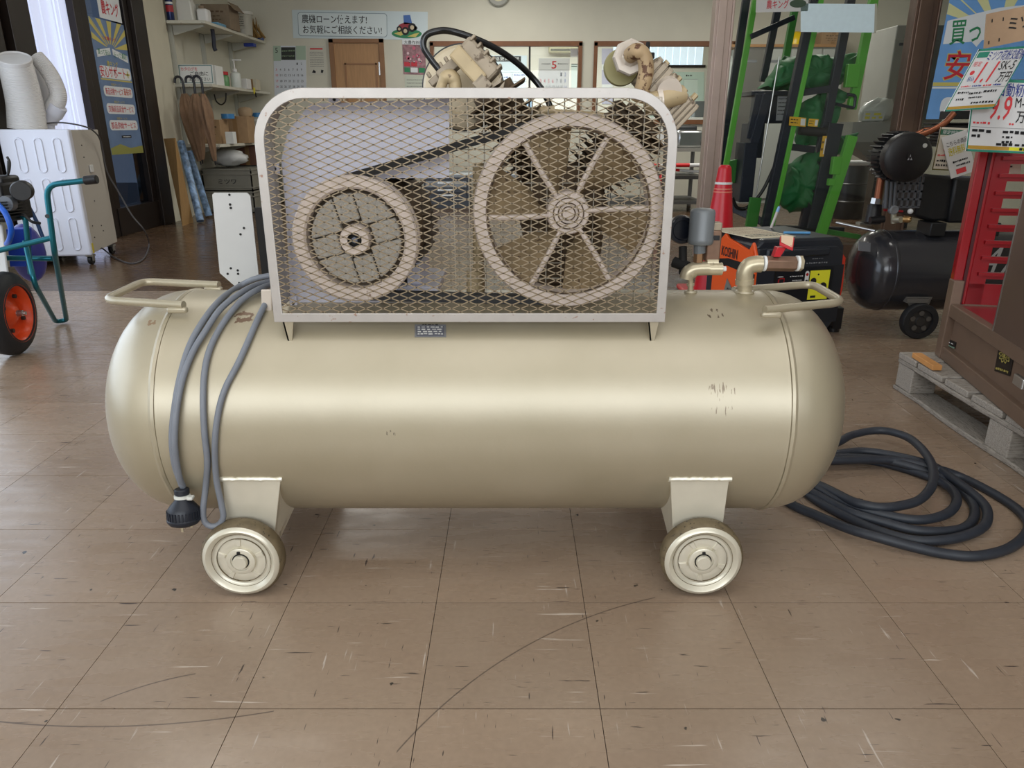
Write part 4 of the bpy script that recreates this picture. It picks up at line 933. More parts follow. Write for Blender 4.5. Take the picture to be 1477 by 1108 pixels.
# ================================================================ black piston compressor behind the generator
BY, BZ, BR = 3.45, .282, .186
bxl = P(1237, 388, 3.4).x
M_bt = mat('gloss_dark_grey_paint', (52, 52, 56), .22, .1, coat=.3); M_bk = mat('satin_black_casting', (30, 31, 33), .4, .2, noise=.1, scale=30); M_cu = mat('copper_pipe', (150, 92, 66), .35, .7)
bc = thing('black_compressor', 'black piston air compressor with lying tank, fan cover and copper pipe', 'compressor', (2.2, BY, 0))
pr = [(0, bxl)] + [(BR * math.sin(t) ** (2 / 2.3), bxl + .11 - .11 * math.cos(t) ** (2 / 2.3)) for t in [PI / 2 * k / 12 for k in range(1, 13)]]
pr += [(BR, 2.75)] + [(BR * math.cos(t), 2.75 + .11 * math.sin(t)) for t in [PI / 2 * k / 8 for k in range(1, 8)]] + [(0, 2.86)]
bt = B().lathe(pr, (0, BY, BZ), (1, 0, 0), 64).build('tank', M_bt, bc, angle=50)
B().lathe([(BR, bxl + .115), (BR + .003, bxl + .118), (BR + .003, bxl + .126), (BR, bxl + .129)], (0, BY, BZ), (1, 0, 0), 64).build('weld_seam', M_bt, bc)
B().box(P(1247, 356, 3.33), (.055, .004, .045), Matrix.Rotation(-.55, 3, 'X') @ Matrix.Rotation(.15, 3, 'Y')).build('square_plate', mat('silver_plate', (120, 122, 128), .4, .5), bc, bevel=.003)
b = B().cyl((bxl + .02, BY - .12, BZ + BR + .012), (bxl - .09, BY + .04, BZ + BR + .03), .007, n=10); b.build('lift_handle', M_steel, bc)
wx = P(1325, 465, 3.27).x
b = B().lathe([(.055, 0), (.078, 0), (.082, .006), (.082, .036), (.078, .04), (.055, .04), (.055, 0)], (wx, 3.25, .082), (0, 1, 0), 32); tw = b.build('wheel', M_rubber, bc, angle=40)
b = B().lathe([(0, .006), (.02, .004), (.024, .012), (.056, .014), (.056, .02), (0, .02)], (wx, 3.25, .082), (0, 1, 0), 28); rm = b.build('rim', mat('grey_cast_rim', (66, 64, 62), .5, .3), tw)
for k in range(5):
    a = 2 * PI * k / 5 + .3; B().cyl((wx + .038 * math.cos(a), 3.2575, .082 + .038 * math.sin(a)), (wx + .038 * math.cos(a), 3.262, .082 + .038 * math.sin(a)), .012, n=12).build('rim_hole', mat('pale_hole', (96, 92, 86), .8), rm)
b = B().box((wx - .02, 3.30, .175), (.10, .06, .02)); b.prism([(wx - .07, 3.285, .19), (wx + .05, 3.285, .19), (wx + .03, 3.285, .115), (wx - .03, 3.285, .115)], (0, .006, 0)); b.build('wheel_bracket', mat('grey_bracket', (120, 116, 110), .5, .3), bc, smooth=False)
b = B().span((wx - .35, 3.36, .02), (wx - .31, 3.52, .12)); b.cyl((wx - .33, 3.40, 0), (wx - .33, 3.40, .03), .03, n=16); b.build('foot', M_black, bc)
b = B().lathe([(.055, 0), (.082, .004), (.082, .036), (.055, .04), (.055, 0)], (2.62, 3.25, .082), (0, 1, 0), 24); b.build('wheel', M_rubber, bc)
# motor with round fan cover
fc = P(1312, 227, 3.22)
mt = B().lathe([(0, -.002), (.02, 0), (.088, .0), (.100, .010), (.102, .04), (.098, .06), (.0, .06)], fc, (0, 1, 0), 48).build('fan_cover', M_black, bc, angle=40)
sp = Sheet('cover_badge', fc + Vector((-.012, -.004, .014)), fc + Vector((.012, -.004, .014)), fc + Vector((-.012, -.004, -.012)), M_black, None, None, parent=mt, th=.0005)
sp.poly('badge_marks', mat('grey_badge', (160, 160, 164), .4), [[(.38, .55), (.62, .55), (.5, .95)], [(.05, .05), (.42, .05), (.3, .45)], [(.95, .05), (.58, .05), (.7, .45)]], 1)
B().cyl(fc + Vector((.055, -.003, .047)), fc + Vector((.055, .002, .047)), .009, n=16).build('pale_plug', mat('pale_plug', (190, 192, 184), .5), mt)
B().lathe([(0, .06), (.085, .06), (.085, .17), (0, .18)], fc, (0, 1, 0), 36).build('motor_body', M_bk, bc)
b = B()
for k in range(30):
    a = 2 * PI * k / 30; b.box(fc + Vector((.092 * math.cos(a), .115, .092 * math.sin(a))), (.026, .10, .005), Matrix.Rotation(-a, 3, 'Y'))
b.build('motor_fins', M_bk, bc, smooth=False)
def bq(x, y, Y=3.38): return P(x, y, Y)
b = B().prism([bq(1330, 250), bq(1380, 256), bq(1372, 318), bq(1345, 320), bq(1320, 312)], (0, .2, 0)); b.prism([bq(1378, 256, 3.36), bq(1440, 258, 3.36), bq(1430, 322, 3.36), bq(1368, 322, 3.36)], (0, .2, 0)); b.build('crankcase', M_bk, bc, angle=30, bevel=.012)
for x in (1343, 1420): B().box(bq(x, 329, 3.4), (.07, .12, .06)).build('mount', M_bk, bc, bevel=.004)
cg = B(); c0 = bq(1303, 276, 3.34); cw, chh = .155, .135
for k in range(7): cg.box(c0 + Vector((-cw / 2 + cw * k / 6, 0, 0)), (.008, .01, chh))
for k in range(5): cg.box(c0 + Vector((0, 0, -chh / 2 + chh * k / 4)), (cw + .008, .01, .008))
cg = cg.build('cage_guard', mat('dark_grey_plastic', (78, 80, 84), .5), bc, smooth=False)
b = B()
for x in (1281, 1287, 1293): b.cyl(bq(x - 1, 258, 3.33), bq(x - 4, 300, 3.33), .008, n=10)
b.build('cage_ribs', MATS['dark_grey_plastic'], cg)
B().tube([bq(1273, 236), bq(1272, 250), bq(1266, 288)], .0165, 14).build('copper_riser', M_cu, bc)
B().cyl(bq(1264, 286), bq(1262, 294), .021, n=6).build('union_nut', M_steel, bc, angle=20)
B().tube(spline([bq(1318, 198), bq(1340, 190), bq(1362, 178), bq(1376, 163)], 4), .013, 12).build('copper_bend', M_cu, bc)
B().tube(spline([bq(1270, 258, 3.6), bq(1290, 215, 3.6), bq(1330, 190, 3.6), bq(1345, 188, 3.6)], 4), .013, 12).build('copper_bend', M_cu, bc)
b = B()
for k in range(7): b.box(bq(1372, 178 + k * 4.6, 3.5), (.17, .16, .006))
b.box(bq(1372, 195, 3.52), (.13, .12, .1)); b.box(bq(1385, 166, 3.5), (.12, .12, .035)); b.build('finned_head', M_bk, bc, smooth=False, bevel=.002)
b = B().cyl(bq(1258, 322, 3.40), bq(1262, 296, 3.42), .035, .03, n=16); b.cyl(bq(1255, 318, 3.36), bq(1275, 316, 3.36), .016, n=14); b.build('pressure_switch', M_black, bc)
B().cyl(bq(1275, 303), bq(1302, 305), .005, n=8).build('red_hose', mat('red_hose', (170, 40, 48), .4), bc)
B().lathe([(0, 0), (.015, -.004), (.02, 0), (.02, .02), (0, .02)], bq(1290, 303, 3.32), (0, 1, 0), 24).build('pressure_gauge', mat('clear_gauge', (120, 122, 124), .2), bc)
b = B().cyl(bq(1289, 322, 3.34), bq(1289, 308, 3.34), .012, n=12); b.cyl(bq(1289, 317, 3.34), bq(1300, 317, 3.3), .014, n=12); b.build('valve_body', mat('pale_brass', (176, 170, 150), .35, .6), bc)
B().lathe([(.008, 0), (.015, 0), (.015, .02), (.011, .028), (.007, .028)], bq(1304, 316, 3.28), (.6, -.7, 0), 14).build('brass_coupler', mat('brass', (176, 140, 92), .3, .8), bc)
B().sphere(bq(1313, 305, 3.33), .012, 12).build('white_knob', M_white, bc)
ls = Sheet('white_letter_marks', P(1414, 352, 3.245), P(1500, 352, 3.245), P(1414, 396, 3.245), mat('tank_front', (40, 40, 42), .3), None, None, parent=bt, th=.001)
ls.text('ATK', .05, .05, 1.0, .95, mat('grey_white_letters', (176, 176, 174), .5), l=2, bold=.03, slant=.35)
# ================================================================ pallet, milling machine in brown and red, wood strip
pal = thing('pallet', 'weathered grey wooden pallet under the brown machine', 'pallet', (2.0, 2.1, 0))
M_pw = mat('weathered_grey_wood', (160, 152, 142), .8, 0, noise=.22, scale=7, stretch=(3, 30, 30), bump=.3, dark=(98, 90, 82), dthr=.58)
M_pw2 = mat('weathered_grey_wood_side', (150, 142, 132), .8, 0, noise=.22, scale=7, stretch=(30, 3, 30), bump=.3, dark=(92, 84, 76), dthr=.58)
px0, py1 = 1.42, 2.585
zz = [(.0, .016), (.016, .102), (.102, .118), (.118, .140)]
def pboard(x0, x1, y0, y1, z0, z1, m, n='board', j=0.003):
    b = B(); rg = random.Random(int(x0 * 1000 + y0 * 977 + z0 * 31)); seg = 7
    lng = 0 if x1 - x0 > y1 - y0 else 1; rings = []
    for k in range(seg + 1):
        t = k / seg; d = [rg.uniform(-j, j) for _ in range(4)]
        if lng == 0:
            x = x0 + (x1 - x0) * t; rings.append([(x, y0 + d[0], z0), (x, y1 + d[1], z0), (x, y1 + d[2], z1 + d[3] * .3), (x, y0 + d[0], z1 + d[3] * .3)])
        else:
            y = y0 + (y1 - y0) * t; rings.append([(x0 + d[0], y, z0), (x1 + d[1], y, z0), (x1 + d[2], y, z1 + d[3] * .3), (x0 + d[0], y, z1 + d[3] * .3)])
    b.loft(rings); return b.build(n, m, pal, angle=30, bevel=.004)
for x in (px0, px0 + .5, px0 + 1.0): pboard(x, x + .10, 1.40, py1, zz[0][0], zz[0][1], M_pw2, 'bottom_board', .006)
for x in (px0, px0 + .5, px0 + 1.0):
    pboard(x, x + .10, 1.40, py1, zz[2][0], zz[2][1], M_pw2, 'stringer_board')
    for y in (2.475, 1.93, 1.41): B().span((x + .004, y, zz[1][0]), (x + .094, y + .105, zz[1][1])).build('block', M_pw, pal, smooth=False, bevel=.004)
y = py1
for k, wd in enumerate((.115, .15, .13, .15, .13, .15, .13, .15)): pboard(px0 + .002, px0 + 1.1, max(y - wd, 1.40), y, zz[3][0], zz[3][1], M_pw, 'deck_board'); y -= wd + .018
b = B().bar(PZ(1322, 512, .152), PZ(1352, 531, .152), .032, .018); b.build('wood_strip', mat('fresh_wood', (210, 150, 88), .6, noise=.1, scale=20), label='short strip of fresh orange wood on the pallet corner', cat='wood strip', bevel=.002, smooth=False)
# brown machine: side face plane through A, running along dd toward the camera
A = Vector((1.535, 2.55, .142)); dd = Vector((-.199, -.98, 0)).normalized(); nn_ = Vector((-.98, .199, 0)).normalized(); ee = -nn_
M_mb = mat('brown_machine_paint', (122, 100, 84), .42, .2, noise=.05, scale=20); M_mr = mat('red_machine_paint', (150, 10, 22), .28, .1, coat=.2)
mm = thing('milling_machine', 'brown and red machine with a louvred red panel standing on the pallet', 'machine', A + ee * .3 + dd * .4)
def mp(s, e, z): return A + dd * s + ee * e + Vector((0, 0, z))
RM = Matrix(((dd.x, ee.x, 0), (dd.y, ee.y, 0), (0, 0, 1)))
def mbox(b, s0, s1, e0, e1, z0, z1): return b.box(mp((s0 + s1) / 2, (e0 + e1) / 2, (z0 + z1) / 2), (s1 - s0, e1 - e0, z1 - z0), RM)
def mz(px, py): q = PP(px, py, A, nn_); return (q - A).dot(dd), q.z - A.z
zr = mz(1358, 432)[1]; zpost = mz(1362, 405)[1]
b = B(); mbox(b, 0, 1.3, 0, .03, 0, .045); mbox(b, 0, 1.3, 0, .03, zr - .04, zr + .005); b.build('base_rail', M_mb, mm, smooth=False, bevel=.003)
b = B(); mbox(b, 0, .05, -.004, .03, 0, zpost + .02); b.build('corner_post', M_mb, mm, smooth=False, bevel=.003)
b = B(); mbox(b, 0.02, 1.3, .022, .03, .03, zr - .02); sp_ = b.build('side_panel', M_mb, mm, smooth=False)
b = B(); mbox(b, 0, .02, .0, .62, 0, zr); b.build('end_panel', M_mb, mm, smooth=False)
b = B(); mbox(b, 0.0, 1.3, .03, .62, zr - .025, zr - .005); b.build('red_tray', M_mr, mm, smooth=False)
# red post and louvred panel (far end wall, faces the camera)
ztop = .92
b = B(); mbox(b, -.005, .03, .0, .030, zpost, ztop); mbox(b, .0, .03, .040, .052, zr, ztop); b.build('red_post', M_mr, mm, smooth=False, bevel=.004)
b = B(); mbox(b, .02, .03, .030, .040, zr, ztop); b.build('dark_channel', mat('dark_red_channel', (70, 10, 14), .5), mm, smooth=False)
EW = .60
def ez(py, e=.25):
    q0 = mp(.015, 0, 0); return PP(1430, py, q0, dd).z - A.z
b = B(); mbox(b, .010, .018, .052, .105, zr, ztop); mbox(b, .010, .018, EW - .03, EW, zr, ztop); mbox(b, .010, .018, .05, EW, zr, ez(410)); mbox(b, .01, .018, .05, EW, ez(226), ztop)
lp = b.build('louvre_panel', M_mr, mm, smooth=False, label='red sheet panel with horizontal louvre openings')
for py in (230, 255, 280, 304.5, 328, 351, 374, 397):
    b = B(); z = ez(py); mbox(b, .012, .030, .075, EW - .02, z - .001, z + .010); mbox(b, .010, .016, .08, EW - .02, z - .014, z); b.build('louvre', M_mr, lp, smooth=False)
s1, z1 = mz(1437, 462)
b = B(); mbox(b, s1, 1.3, -.002, .006, zr + .005, ztop + .3); b.build('brown_door', mat('brown_door_sheet', (112, 92, 80), .35, .35, noise=.05, scale=10), mm, smooth=False)
b = B(); mbox(b, s1 - .006, s1, -.003, .006, zr + .005, ztop + .3); b.build('pale_edge', M_steel, mm, smooth=False)
b = B(); mbox(b, .0, 1.3, EW, EW + .01, 0, ztop + .3); b.build('rear_side', M_mb, mm, smooth=False)
b = B(); mbox(b, .62, .68, -.012, .0, .1, .13); b.build('latch', M_steel, mm, smooth=False, bevel=.003)
def msheet(n, tl, tr, bl, m, lab):
    f = lambda q: PP(q[0], q[1], A + nn_ * -.0195, nn_)
    return Sheet(n, f(tl), f(tr), f(bl), m, None, None, parent=mm, th=.001)
s = msheet('black_emblem', (1442, 493), (1465, 499), (1434, 535), mat('emblem_black', (20, 20, 20), .4), '')
M_gilt = mat('gilt_print', (172, 158, 82), .5)
for k in range(5):
    a = PI * k / 5; pts_o = []; pts_i = []
    ring = []
    for j in range(24):
        t = 2 * PI * j / 24
        for (sc, lst) in ((1, pts_o), (.82, pts_i)):
            x, y = .33 * sc * math.cos(t), .10 * sc * math.sin(t); lst.append((.5 + (x * math.cos(a) - y * math.sin(a)) * 1.2, .62 + (x * math.sin(a) + y * math.cos(a)) * .85))
    for j in range(24): ring.append([pts_o[j], pts_o[(j + 1) % 24], pts_i[(j + 1) % 24], pts_i[j]])
    s.poly('gilt_flower', M_gilt, ring, 1)
s.disc('gilt_centre', M_gilt, [(.5, .62, .06)], 2); s.scribble(M_gilt, [(.1, .9, .12, .09)], 2, seed=2)
s = msheet('maker_label', (1363, 487), (1379, 494), (1361, 496), M_black, ''); s.rects('red_square', M_red, [(0, 0, .35, 1)], 1); s.scribble(M_white, [(.42, .95, .6, .2)], 2, seed=3); s.rects('green_stripe', mat('green_stripe', (120, 150, 130), .5), [(.4, .02, 1, .2)], 1)
# ---- price tags hung on the machine
M_teal = mat('teal_green_border', (52, 140, 116), .6); M_blue_ink = mat('blue_ink', (48, 66, 150), .6); M_wtag = mat('white_card', (226, 226, 224), .6)
M_redmark = mat('red_marker', (226, 70, 74), .6); M_gold2 = mat('yellow_ochre', (190, 150, 60), .6)
YT = 2.30
t1 = Sheet('price_tag', P(1412, 71, YT - .05), P(1485, 66, YT - .05), P(1362, 161, YT - .05), M_wtag, 'slanted white price card reading 1.1 in red', 'price tag', group='price cards on the red machine', th=.003)
t1.rects('green_edge', M_teal, [(.0, .965, 1, 1), (0, 0, 1, .025), (0, 0, .02, 1), (.98, 0, 1, 1)], 1); t1.rects('ochre_band', M_gold2, [(.02, .03, .98, .075)], 1)
t1.rects('green_caption', M_teal, [(.04, .86, .26, .95)], 1)
t1.text('ミツワ花粉交配機', .27, .80, 1.0, .96, M_blue_ink, bold=.01); t1.text('1.1', .28, .45, .56, .78, M_redmark, bold=.03, slant=.15); t1.text('SK-5', .62, .64, .92, .78, M_ink); t1.text('万円', .70, .44, .95, .60, M_ink, bold=.02)
t1.text('限定', .06, .72, .22, .80, M_redmark); t1.text('税込', .1, .48, .24, .56, M_blue_ink); t1.disc('red_seal', M_redmark, [(.13, .62, .045)], 1)
t1.rects('grey_rule', mat('grey_rule', (150, 150, 150), .6), [(.03, .36, .97, .367)], 1)
t1.scribble(M_ink, [(.06, .28, .30, .035), (.30, .55, .28, .04), (.58, .86, .30, .045), (.1, .25, .19, .04), (.34, .62, .21, .03), (.45, .9, .12, .04)], 2, seed=12)
t1.scribble(M_redmark, [(.06, .24, .40, .03), (.5, .66, .40, .03)], 2, seed=13); t1.scribble(M_blue_ink, [(.28, .46, .40, .03), (.7, .86, .40, .03)], 2, seed=14)
t2 = Sheet('price_tag', P(1406, 112, YT), P(1532, 118, YT), P(1393, 218, YT), M_wtag, 'upright white price card reading 9.9 in red', 'price tag', group='price cards on the red machine', th=.003)
t2.rects('green_edge', M_teal, [(0, .96, 1, 1), (0, 0, 1, .03), (0, 0, .015, 1), (.985, 0, 1, 1)], 1); t2.rects('ochre_band', M_gold2, [(.015, .035, .5, .085)], 1); t2.rects('yellow_band', M_ydec, [(.5, .035, .985, .085)], 1)
t2.text('9.9', .22, .45, .46, .78, M_redmark, bold=.03, slant=.12); t2.text('自動籾摺機', .28, .77, .80, .95, M_blue_ink, bold=.01); t2.text('M-200', .50, .63, .76, .76, M_ink); t2.text('万円', .53, .42, .74, .58, M_ink, bold=.02)
t2.rects('grey_rule', MATS['grey_rule'], [(.03, .34, .97, .346)], 1)
t2.scribble(M_ink, [(.04, .26, .29, .05), (.04, .14, .22, .05), (.40, .68, .29, .05), (.40, .52, .22, .04), (.40, .52, .15, .04), (.34, .75, .115, .05)], 2, seed=15)
t2.scribble(M_redmark, [(.04, .24, .40, .035), (.46, .52, .40, .035)], 2, seed=16)
t2.scribble(M_ink, [(.62, .9, .06, .04)], 2, seed=17)
t3 = Sheet('cardboard_tag', P(1424, 20, YT + .1), P(1540, -4, YT + .1), P(1420, 70, YT + .1), mat('brown_cardboard', (176, 146, 116), .8, noise=.06, scale=20), 'brown cardboard piece with black brush letters above the price cards', 'cardboard', th=.006)
t3.text('ミツワ', .28, .38, .72, .74, M_ink, bold=.03); t3.rects('staple', M_ink, [(.06, .72, .075, .82), (.2, .70, .215, .8), (.04, .1, .055, .2), (.17, .12, .185, .22)], 1)
t4 = Sheet('price_tag', P(1357, 183, 3.345), P(1396, 185, 3.345), P(1344, 245, 3.345), mat('cream_card', (224, 214, 196), .6), 'cream price card with green heading on the black compressor', 'price tag', group='small cards on the black compressor', th=.003)
t4.rects('green_edge', mat('dark_green', (50, 110, 84), .6), [(.03, .82, .97, .95)], 1); t4.text('限定特別品', .12, .84, .85, .93, M_wtag); t4.disc('red_ring', M_redmark, [(.4, .5, .13)], 1); t4.disc('ring_inside', MATS['cream_card'], [(.4, .5, .09)], 2)
t4.scribble(M_redmark, [(.1, .7, .35, .05)], 2, seed=21); t4.scribble(M_ink, [(.1, .8, .22, .06), (.1, .8, .12, .06)], 2, seed=22); t4.rects('olive_edge', mat('olive_edge', (110, 104, 60), .6), [(0, 0, 1, .03), (0, 0, .04, 1)], 1)
t5 = Sheet('notice_card', P(1358, 199, 3.33), P(1394, 187, 3.33), P(1372, 258, 3.33), M_wtag, 'white tilted notice card with yellow brush letters', 'card', group='small cards on the black compressor', th=.003)
t5.text('こちらの商品', .12, .74, .95, .86, M_ink, l=2); t5.text('送料無料', .12, .52, .8, .72, mat('yellow_letters', (214, 200, 50), .6), l=2, bold=.03); t5.scribble(M_ink, [(.2, .8, .36, .05), (.3, .85, .26, .05)], 2, seed=23); t5.rects('red_block', M_redmark, [(.25, .06, .65, .18)], 1)
# cards seen behind the louvres
t6 = Sheet('price_tag', P(1416, 200, 2.75), P(1478, 200, 2.75), P(1411, 250, 2.75), mat('cream_card', (224, 214, 196), .6), 'cream card partly hidden behind the red louvres', 'price tag', th=.003)
t6.scribble(M_ink, [(.1, .9, .5, .08), (.1, .8, .2, .08)], 2, seed=25)
# ================================================================ left: power sprayer cart in teal tube, white tank
M_teal2 = mat('metallic_teal_tube', (32, 108, 122), .28, .55); M_blueh = mat('blue_hose', (20, 92, 200), .4)
sc = thing('sprayer_cart', 'teal tube framed cart with orange rimmed wheel and white tank at the left edge', 'cart', (-2.1, 3.1, 0))
wc = Vector((P(14, 438, 3.02).x, 3.02, .178)); ax = Vector((.99, .12, 0)).normalized()
B().lathe([(.115, .035), (.135, .03), (.158, .022), (.172, .008), (.176, -.015), (.172, -.04), (.158, -.055), (.135, -.06), (.115, -.055), (.115, .035)], wc, ax, 56).build('tyre', M_rubber, sc, angle=50)
rm = B().lathe([(0, .02), (.018, .022), (.03, .016), (.05, .0), (.085, -.012), (.10, -.008), (.108, .02), (.122, .034), (.122, .02), (.112, -.03), (0, -.03)], wc, ax, 48).build('rim', mat('orange_rim', (228, 80, 34), .32), sc, angle=50)
B().lathe([(0, .055), (.008, .055), (.009, .045), (.013, .044), (.014, .015)], wc, ax, 12).build('axle_bolt', M_steel, rm)
sd = ax.cross(Vector((0, 0, 1))).normalized()
for k in range(4):
    t = k * PI / 2 + .5; p = wc + ax * -.0 + (sd * math.cos(t) + Vector((0, 0, 1)) * math.sin(t)) * .075; B().cyl(p, p + ax * .012, .009, n=8).build('rim_bolt', mat('dark_bolt', (70, 66, 62), .5, .5), rm)
Yc = 3.0
def sq(x, y, Y=Yc): return P(x, y, Y)
TB = .0110
hf = [sq(138, 259), sq(66, 268), sq(74, 345), sq(97, 452, 2.96), sq(84, 462, 3.0), sq(52, 415, 3.1), sq(43, 395, 3.15), sq(38, 340, 3.2)]
leg = [sq(127, 260, 2.95), sq(67, 266, 2.95), PZ(97, 462, .016), sq(87, 461, 2.98), sq(50, 412, 3.05), sq(36, 330, 3.12)]
leg[3] = PZ(84, 464, .016)
B().tube(fillet([sq(127, 260, 2.95), sq(66, 267, 2.95), sq(78, 360, 2.95), PZ(96, 462, .014), PZ(80, 464, .016), sq(50, 410, 3.1), sq(36, 348, 3.18)], .05, 6), TB, 14).build('handle_tube', M_teal2, sc, angle=60)
B().cyl(sq(122, 260.5, 2.95), sq(140, 258.5, 2.95), .017, n=14).build('black_grip', M_black, sc, bevel=.003)
B().tube([sq(-40, 371, 2.9), sq(0, 361, 2.93), sq(75, 343, 2.955)], TB, 12).build('cross_tube', M_teal2, sc)
B().tube(fillet([sq(-40, 322, 3.2), sq(36, 310, 3.2), sq(40, 350, 3.2), sq(44, 395, 3.2)], .03, 5), TB, 12).build('rear_tube', M_teal2, sc)
B().tube([sq(-20, 372, 3.25), sq(76, 373, 3.25)], .012, 10).build('rear_cross_tube', M_teal2, sc)
B().cyl(sq(68, 312, 2.935), sq(68.3, 312, 2.97), .008, n=10).build('frame_bolt', M_black, sc)
b = B(); b.loft([[sq(-80, 500, 3.05), sq(18, 378, 3.05), sq(18, 378, 3.3), sq(-80, 500, 3.3)], [sq(-80, 330, 3.05), sq(4, 318, 3.05), sq(4, 318, 3.3), sq(-80, 330, 3.3)]])
b = B(); p0 = sq(14, 395, 3.16); b.prism([sq(-70, 330, 3.16), sq(4, 322, 3.16), sq(12, 384, 3.16), sq(15, 400, 3.16), sq(-70, 410, 3.16)], (-.25, .28, 0)); b.build('white_tank', M_white, sc, bevel=.012)
b = B(); b.sphere(sq(40, 365, 3.5), .11, 24, (.75, .5, 1.25)); b.build('reel', mat('purple_blue_plastic', (64, 66, 150), .35), sc)
B().prism([sq(8, 330, 3.34), sq(36, 330, 3.34), sq(38, 385, 3.34), sq(14, 385, 3.34)], (0, .05, 0)).build('blue_bracket', mat('blue_plastic', (24, 70, 190), .4), sc, bevel=.004)
e = B(); e.box(sq(2, 290, 3.2), (.14, .18, .16)); e.box(sq(0, 262, 3.2), (.10, .12, .05)); en = e.build('engine', M_black, sc, bevel=.012)
B().lathe([(0, 0), (.036, 0), (.04, .006), (.04, .06), (.03, .066), (0, .066)], sq(30, 276, 3.08), (-.4, .9, 0), 28).build('recoil_cap', M_black, en)
B().lathe([(0, 0), (.03, 0), (.032, .004), (.032, .03), (0, .03)], sq(8, 294, 3.08), (0, 1, 0), 20).build('grey_flange', mat('grey_engine_part', (110, 112, 116), .4, .5), en)
b = B()
for k in range(6): b.box(sq(4, 300, 3.14) + Vector((0, -.02, -.03 + .012 * k)), (.13, .17, .004))
b.build('engine_fins', M_black, en, smooth=False)
B().tube(spline([sq(-4, 294, 3.02), sq(8, 308, 3.0), sq(16, 330, 3.0), sq(14, 345, 3.04), sq(10, 352, 3.1)], 5), .011, 12).build('blue_hose', M_blueh, sc)
B().tube(spline([sq(26, 282, 3.3), sq(40, 296, 3.3), sq(52, 318, 3.3), sq(60, 338, 3.3), sq(63, 345, 3.3)], 5), .008, 10).build('blue_hose', mat('dark_blue_hose', (20, 60, 110), .4), sc)
B().tube(spline([sq(20, 311, 3.15), sq(34, 310, 3.15), sq(46, 320, 3.15), sq(58, 322, 3.15)], 5), .006, 8).build('strap', M_black, sc)
b = B(); b.cyl(sq(12, 248, 3.2), sq(13, 232, 3.2), .006, n=8); b.tube(spline([sq(-6, 252, 3.2), sq(6, 256, 3.2), sq(12, 250, 3.2), sq(14, 235, 3.2), sq(10, 226, 3.2)], 4), .005, 8); b.cyl(sq(11, 275, 3.2), sq(12, 232, 3.2), .005, n=8); b.build('cables', M_black, sc, kind='stuff')
# ================================================================ spot cooler / dryer with ducts
M_dh = mat('lavender_white_panel', (224, 226, 238), .38); M_dhs = mat('cream_side_panel', (196, 190, 180), .45)
K0 = Vector((-2.938, 5.15, 0)); kd = Vector((-.19, .98, 0)).normalized(); kx = Vector((-kd.y, kd.x, 0)); kx = -kx  # kx points right
if kx.x < 0: kx = -kx
kl = -kx
cw, cd, ch0, ch1 = .43, .60, .07, .905
def kp(l, d, z): return K0 + kl * l + kd * d + Vector((0, 0, z))
dh = thing('spot_cooler', 'white cabinet on casters with ribbed front and two white ducts on top', 'cooler', kp(.2, .3, 0))
b = B().prism([kp(0, 0, ch0), kp(cw, 0, ch0), kp(cw, 0, ch1), kp(0, 0, ch1)], kd * .06); fr = b.build('front_shell', M_dh, dh, smooth=False, bevel=.012)
B().prism([kp(.004, .05, ch0 + .01), kp(cw - .004, .05, ch0 + .01), kp(cw - .004, .05, ch1 - .004), kp(.004, .05, ch1 - .004)], kd * (cd - .05)).build('side_shell', M_dhs, dh, smooth=False, bevel=.004)
RK = Matrix(((kl.x, kd.x, 0), (kl.y, kd.y, 0), (0, 0, 1)))
for z0, z1 in ((.63, .85), (.37, .59), (.11, .33)):
    for k in range(3):
        l = .085 + .115 * k; pts = []
        def capsule(hw, hh, d, zc):
            return [kp(l + hw * math.cos(t), d, zc + (hh if math.sin(t) > 0 else -hh) + hw * math.sin(t)) for t in [2 * PI * (j + .5) / 16 for j in range(16)]]
        zc, hh = (z0 + z1) / 2, (z1 - z0) / 2 - .025
        B().loft([capsule(.030, hh, .001, zc), capsule(.026, hh, -.007, zc), capsule(.021, hh, -.007, zc), capsule(.018, hh, -.001, zc)]).build('pressed_rib', M_dh, fr, angle=50)
b = B().box(kp(-.003, .30, .64), (.008, .06, .05), RK); b.build('white_socket', M_white, dh, smooth=False, bevel=.002)
B().prism([kp(-.001, .028, ch0 + .01), kp(-.001, .06, ch0 + .01), kp(-.001, .06, ch0 + .08), kp(-.001, .028, ch0 + .08)], kl * .002).build('yellow_label', mat('yellow_label', (220, 200, 60), .5), dh, smooth=False)
for (l, d, z) in ((0, .2, .8), (0, .2, .72), (0, .25, .42), (0, .3, .24), (0, .12, .26), (0, .12, .18), (0, .32, .20)): B().cyl(kp(l - .001, d, z), kp(l + .003, d, z), .004, n=8).build('screw', M_black, dh)
def mkcaster(l, d):
    c = kp(l, d, 0); b = B().cyl(c + Vector((-.012, 0, .032)), c + Vector((.012, 0, .032)), .032, n=20); o = b.build('caster', M_black, dh, bevel=.003)
    b = B().box(c + Vector((0, 0, .064)), (.05, .04, .014)); b.box(c + Vector((.018, 0, .045)), (.004, .03, .04)); b.box(c + Vector((-.018, 0, .045)), (.004, .03, .04)); b.build('fork', M_steel, o, smooth=False)
for l, d in ((.03, .06), (.40, .06), (.03, .52), (.40, .52)): mkcaster(l, d)
M_duct = mat('white_flex_duct', (226, 224, 222), .45)
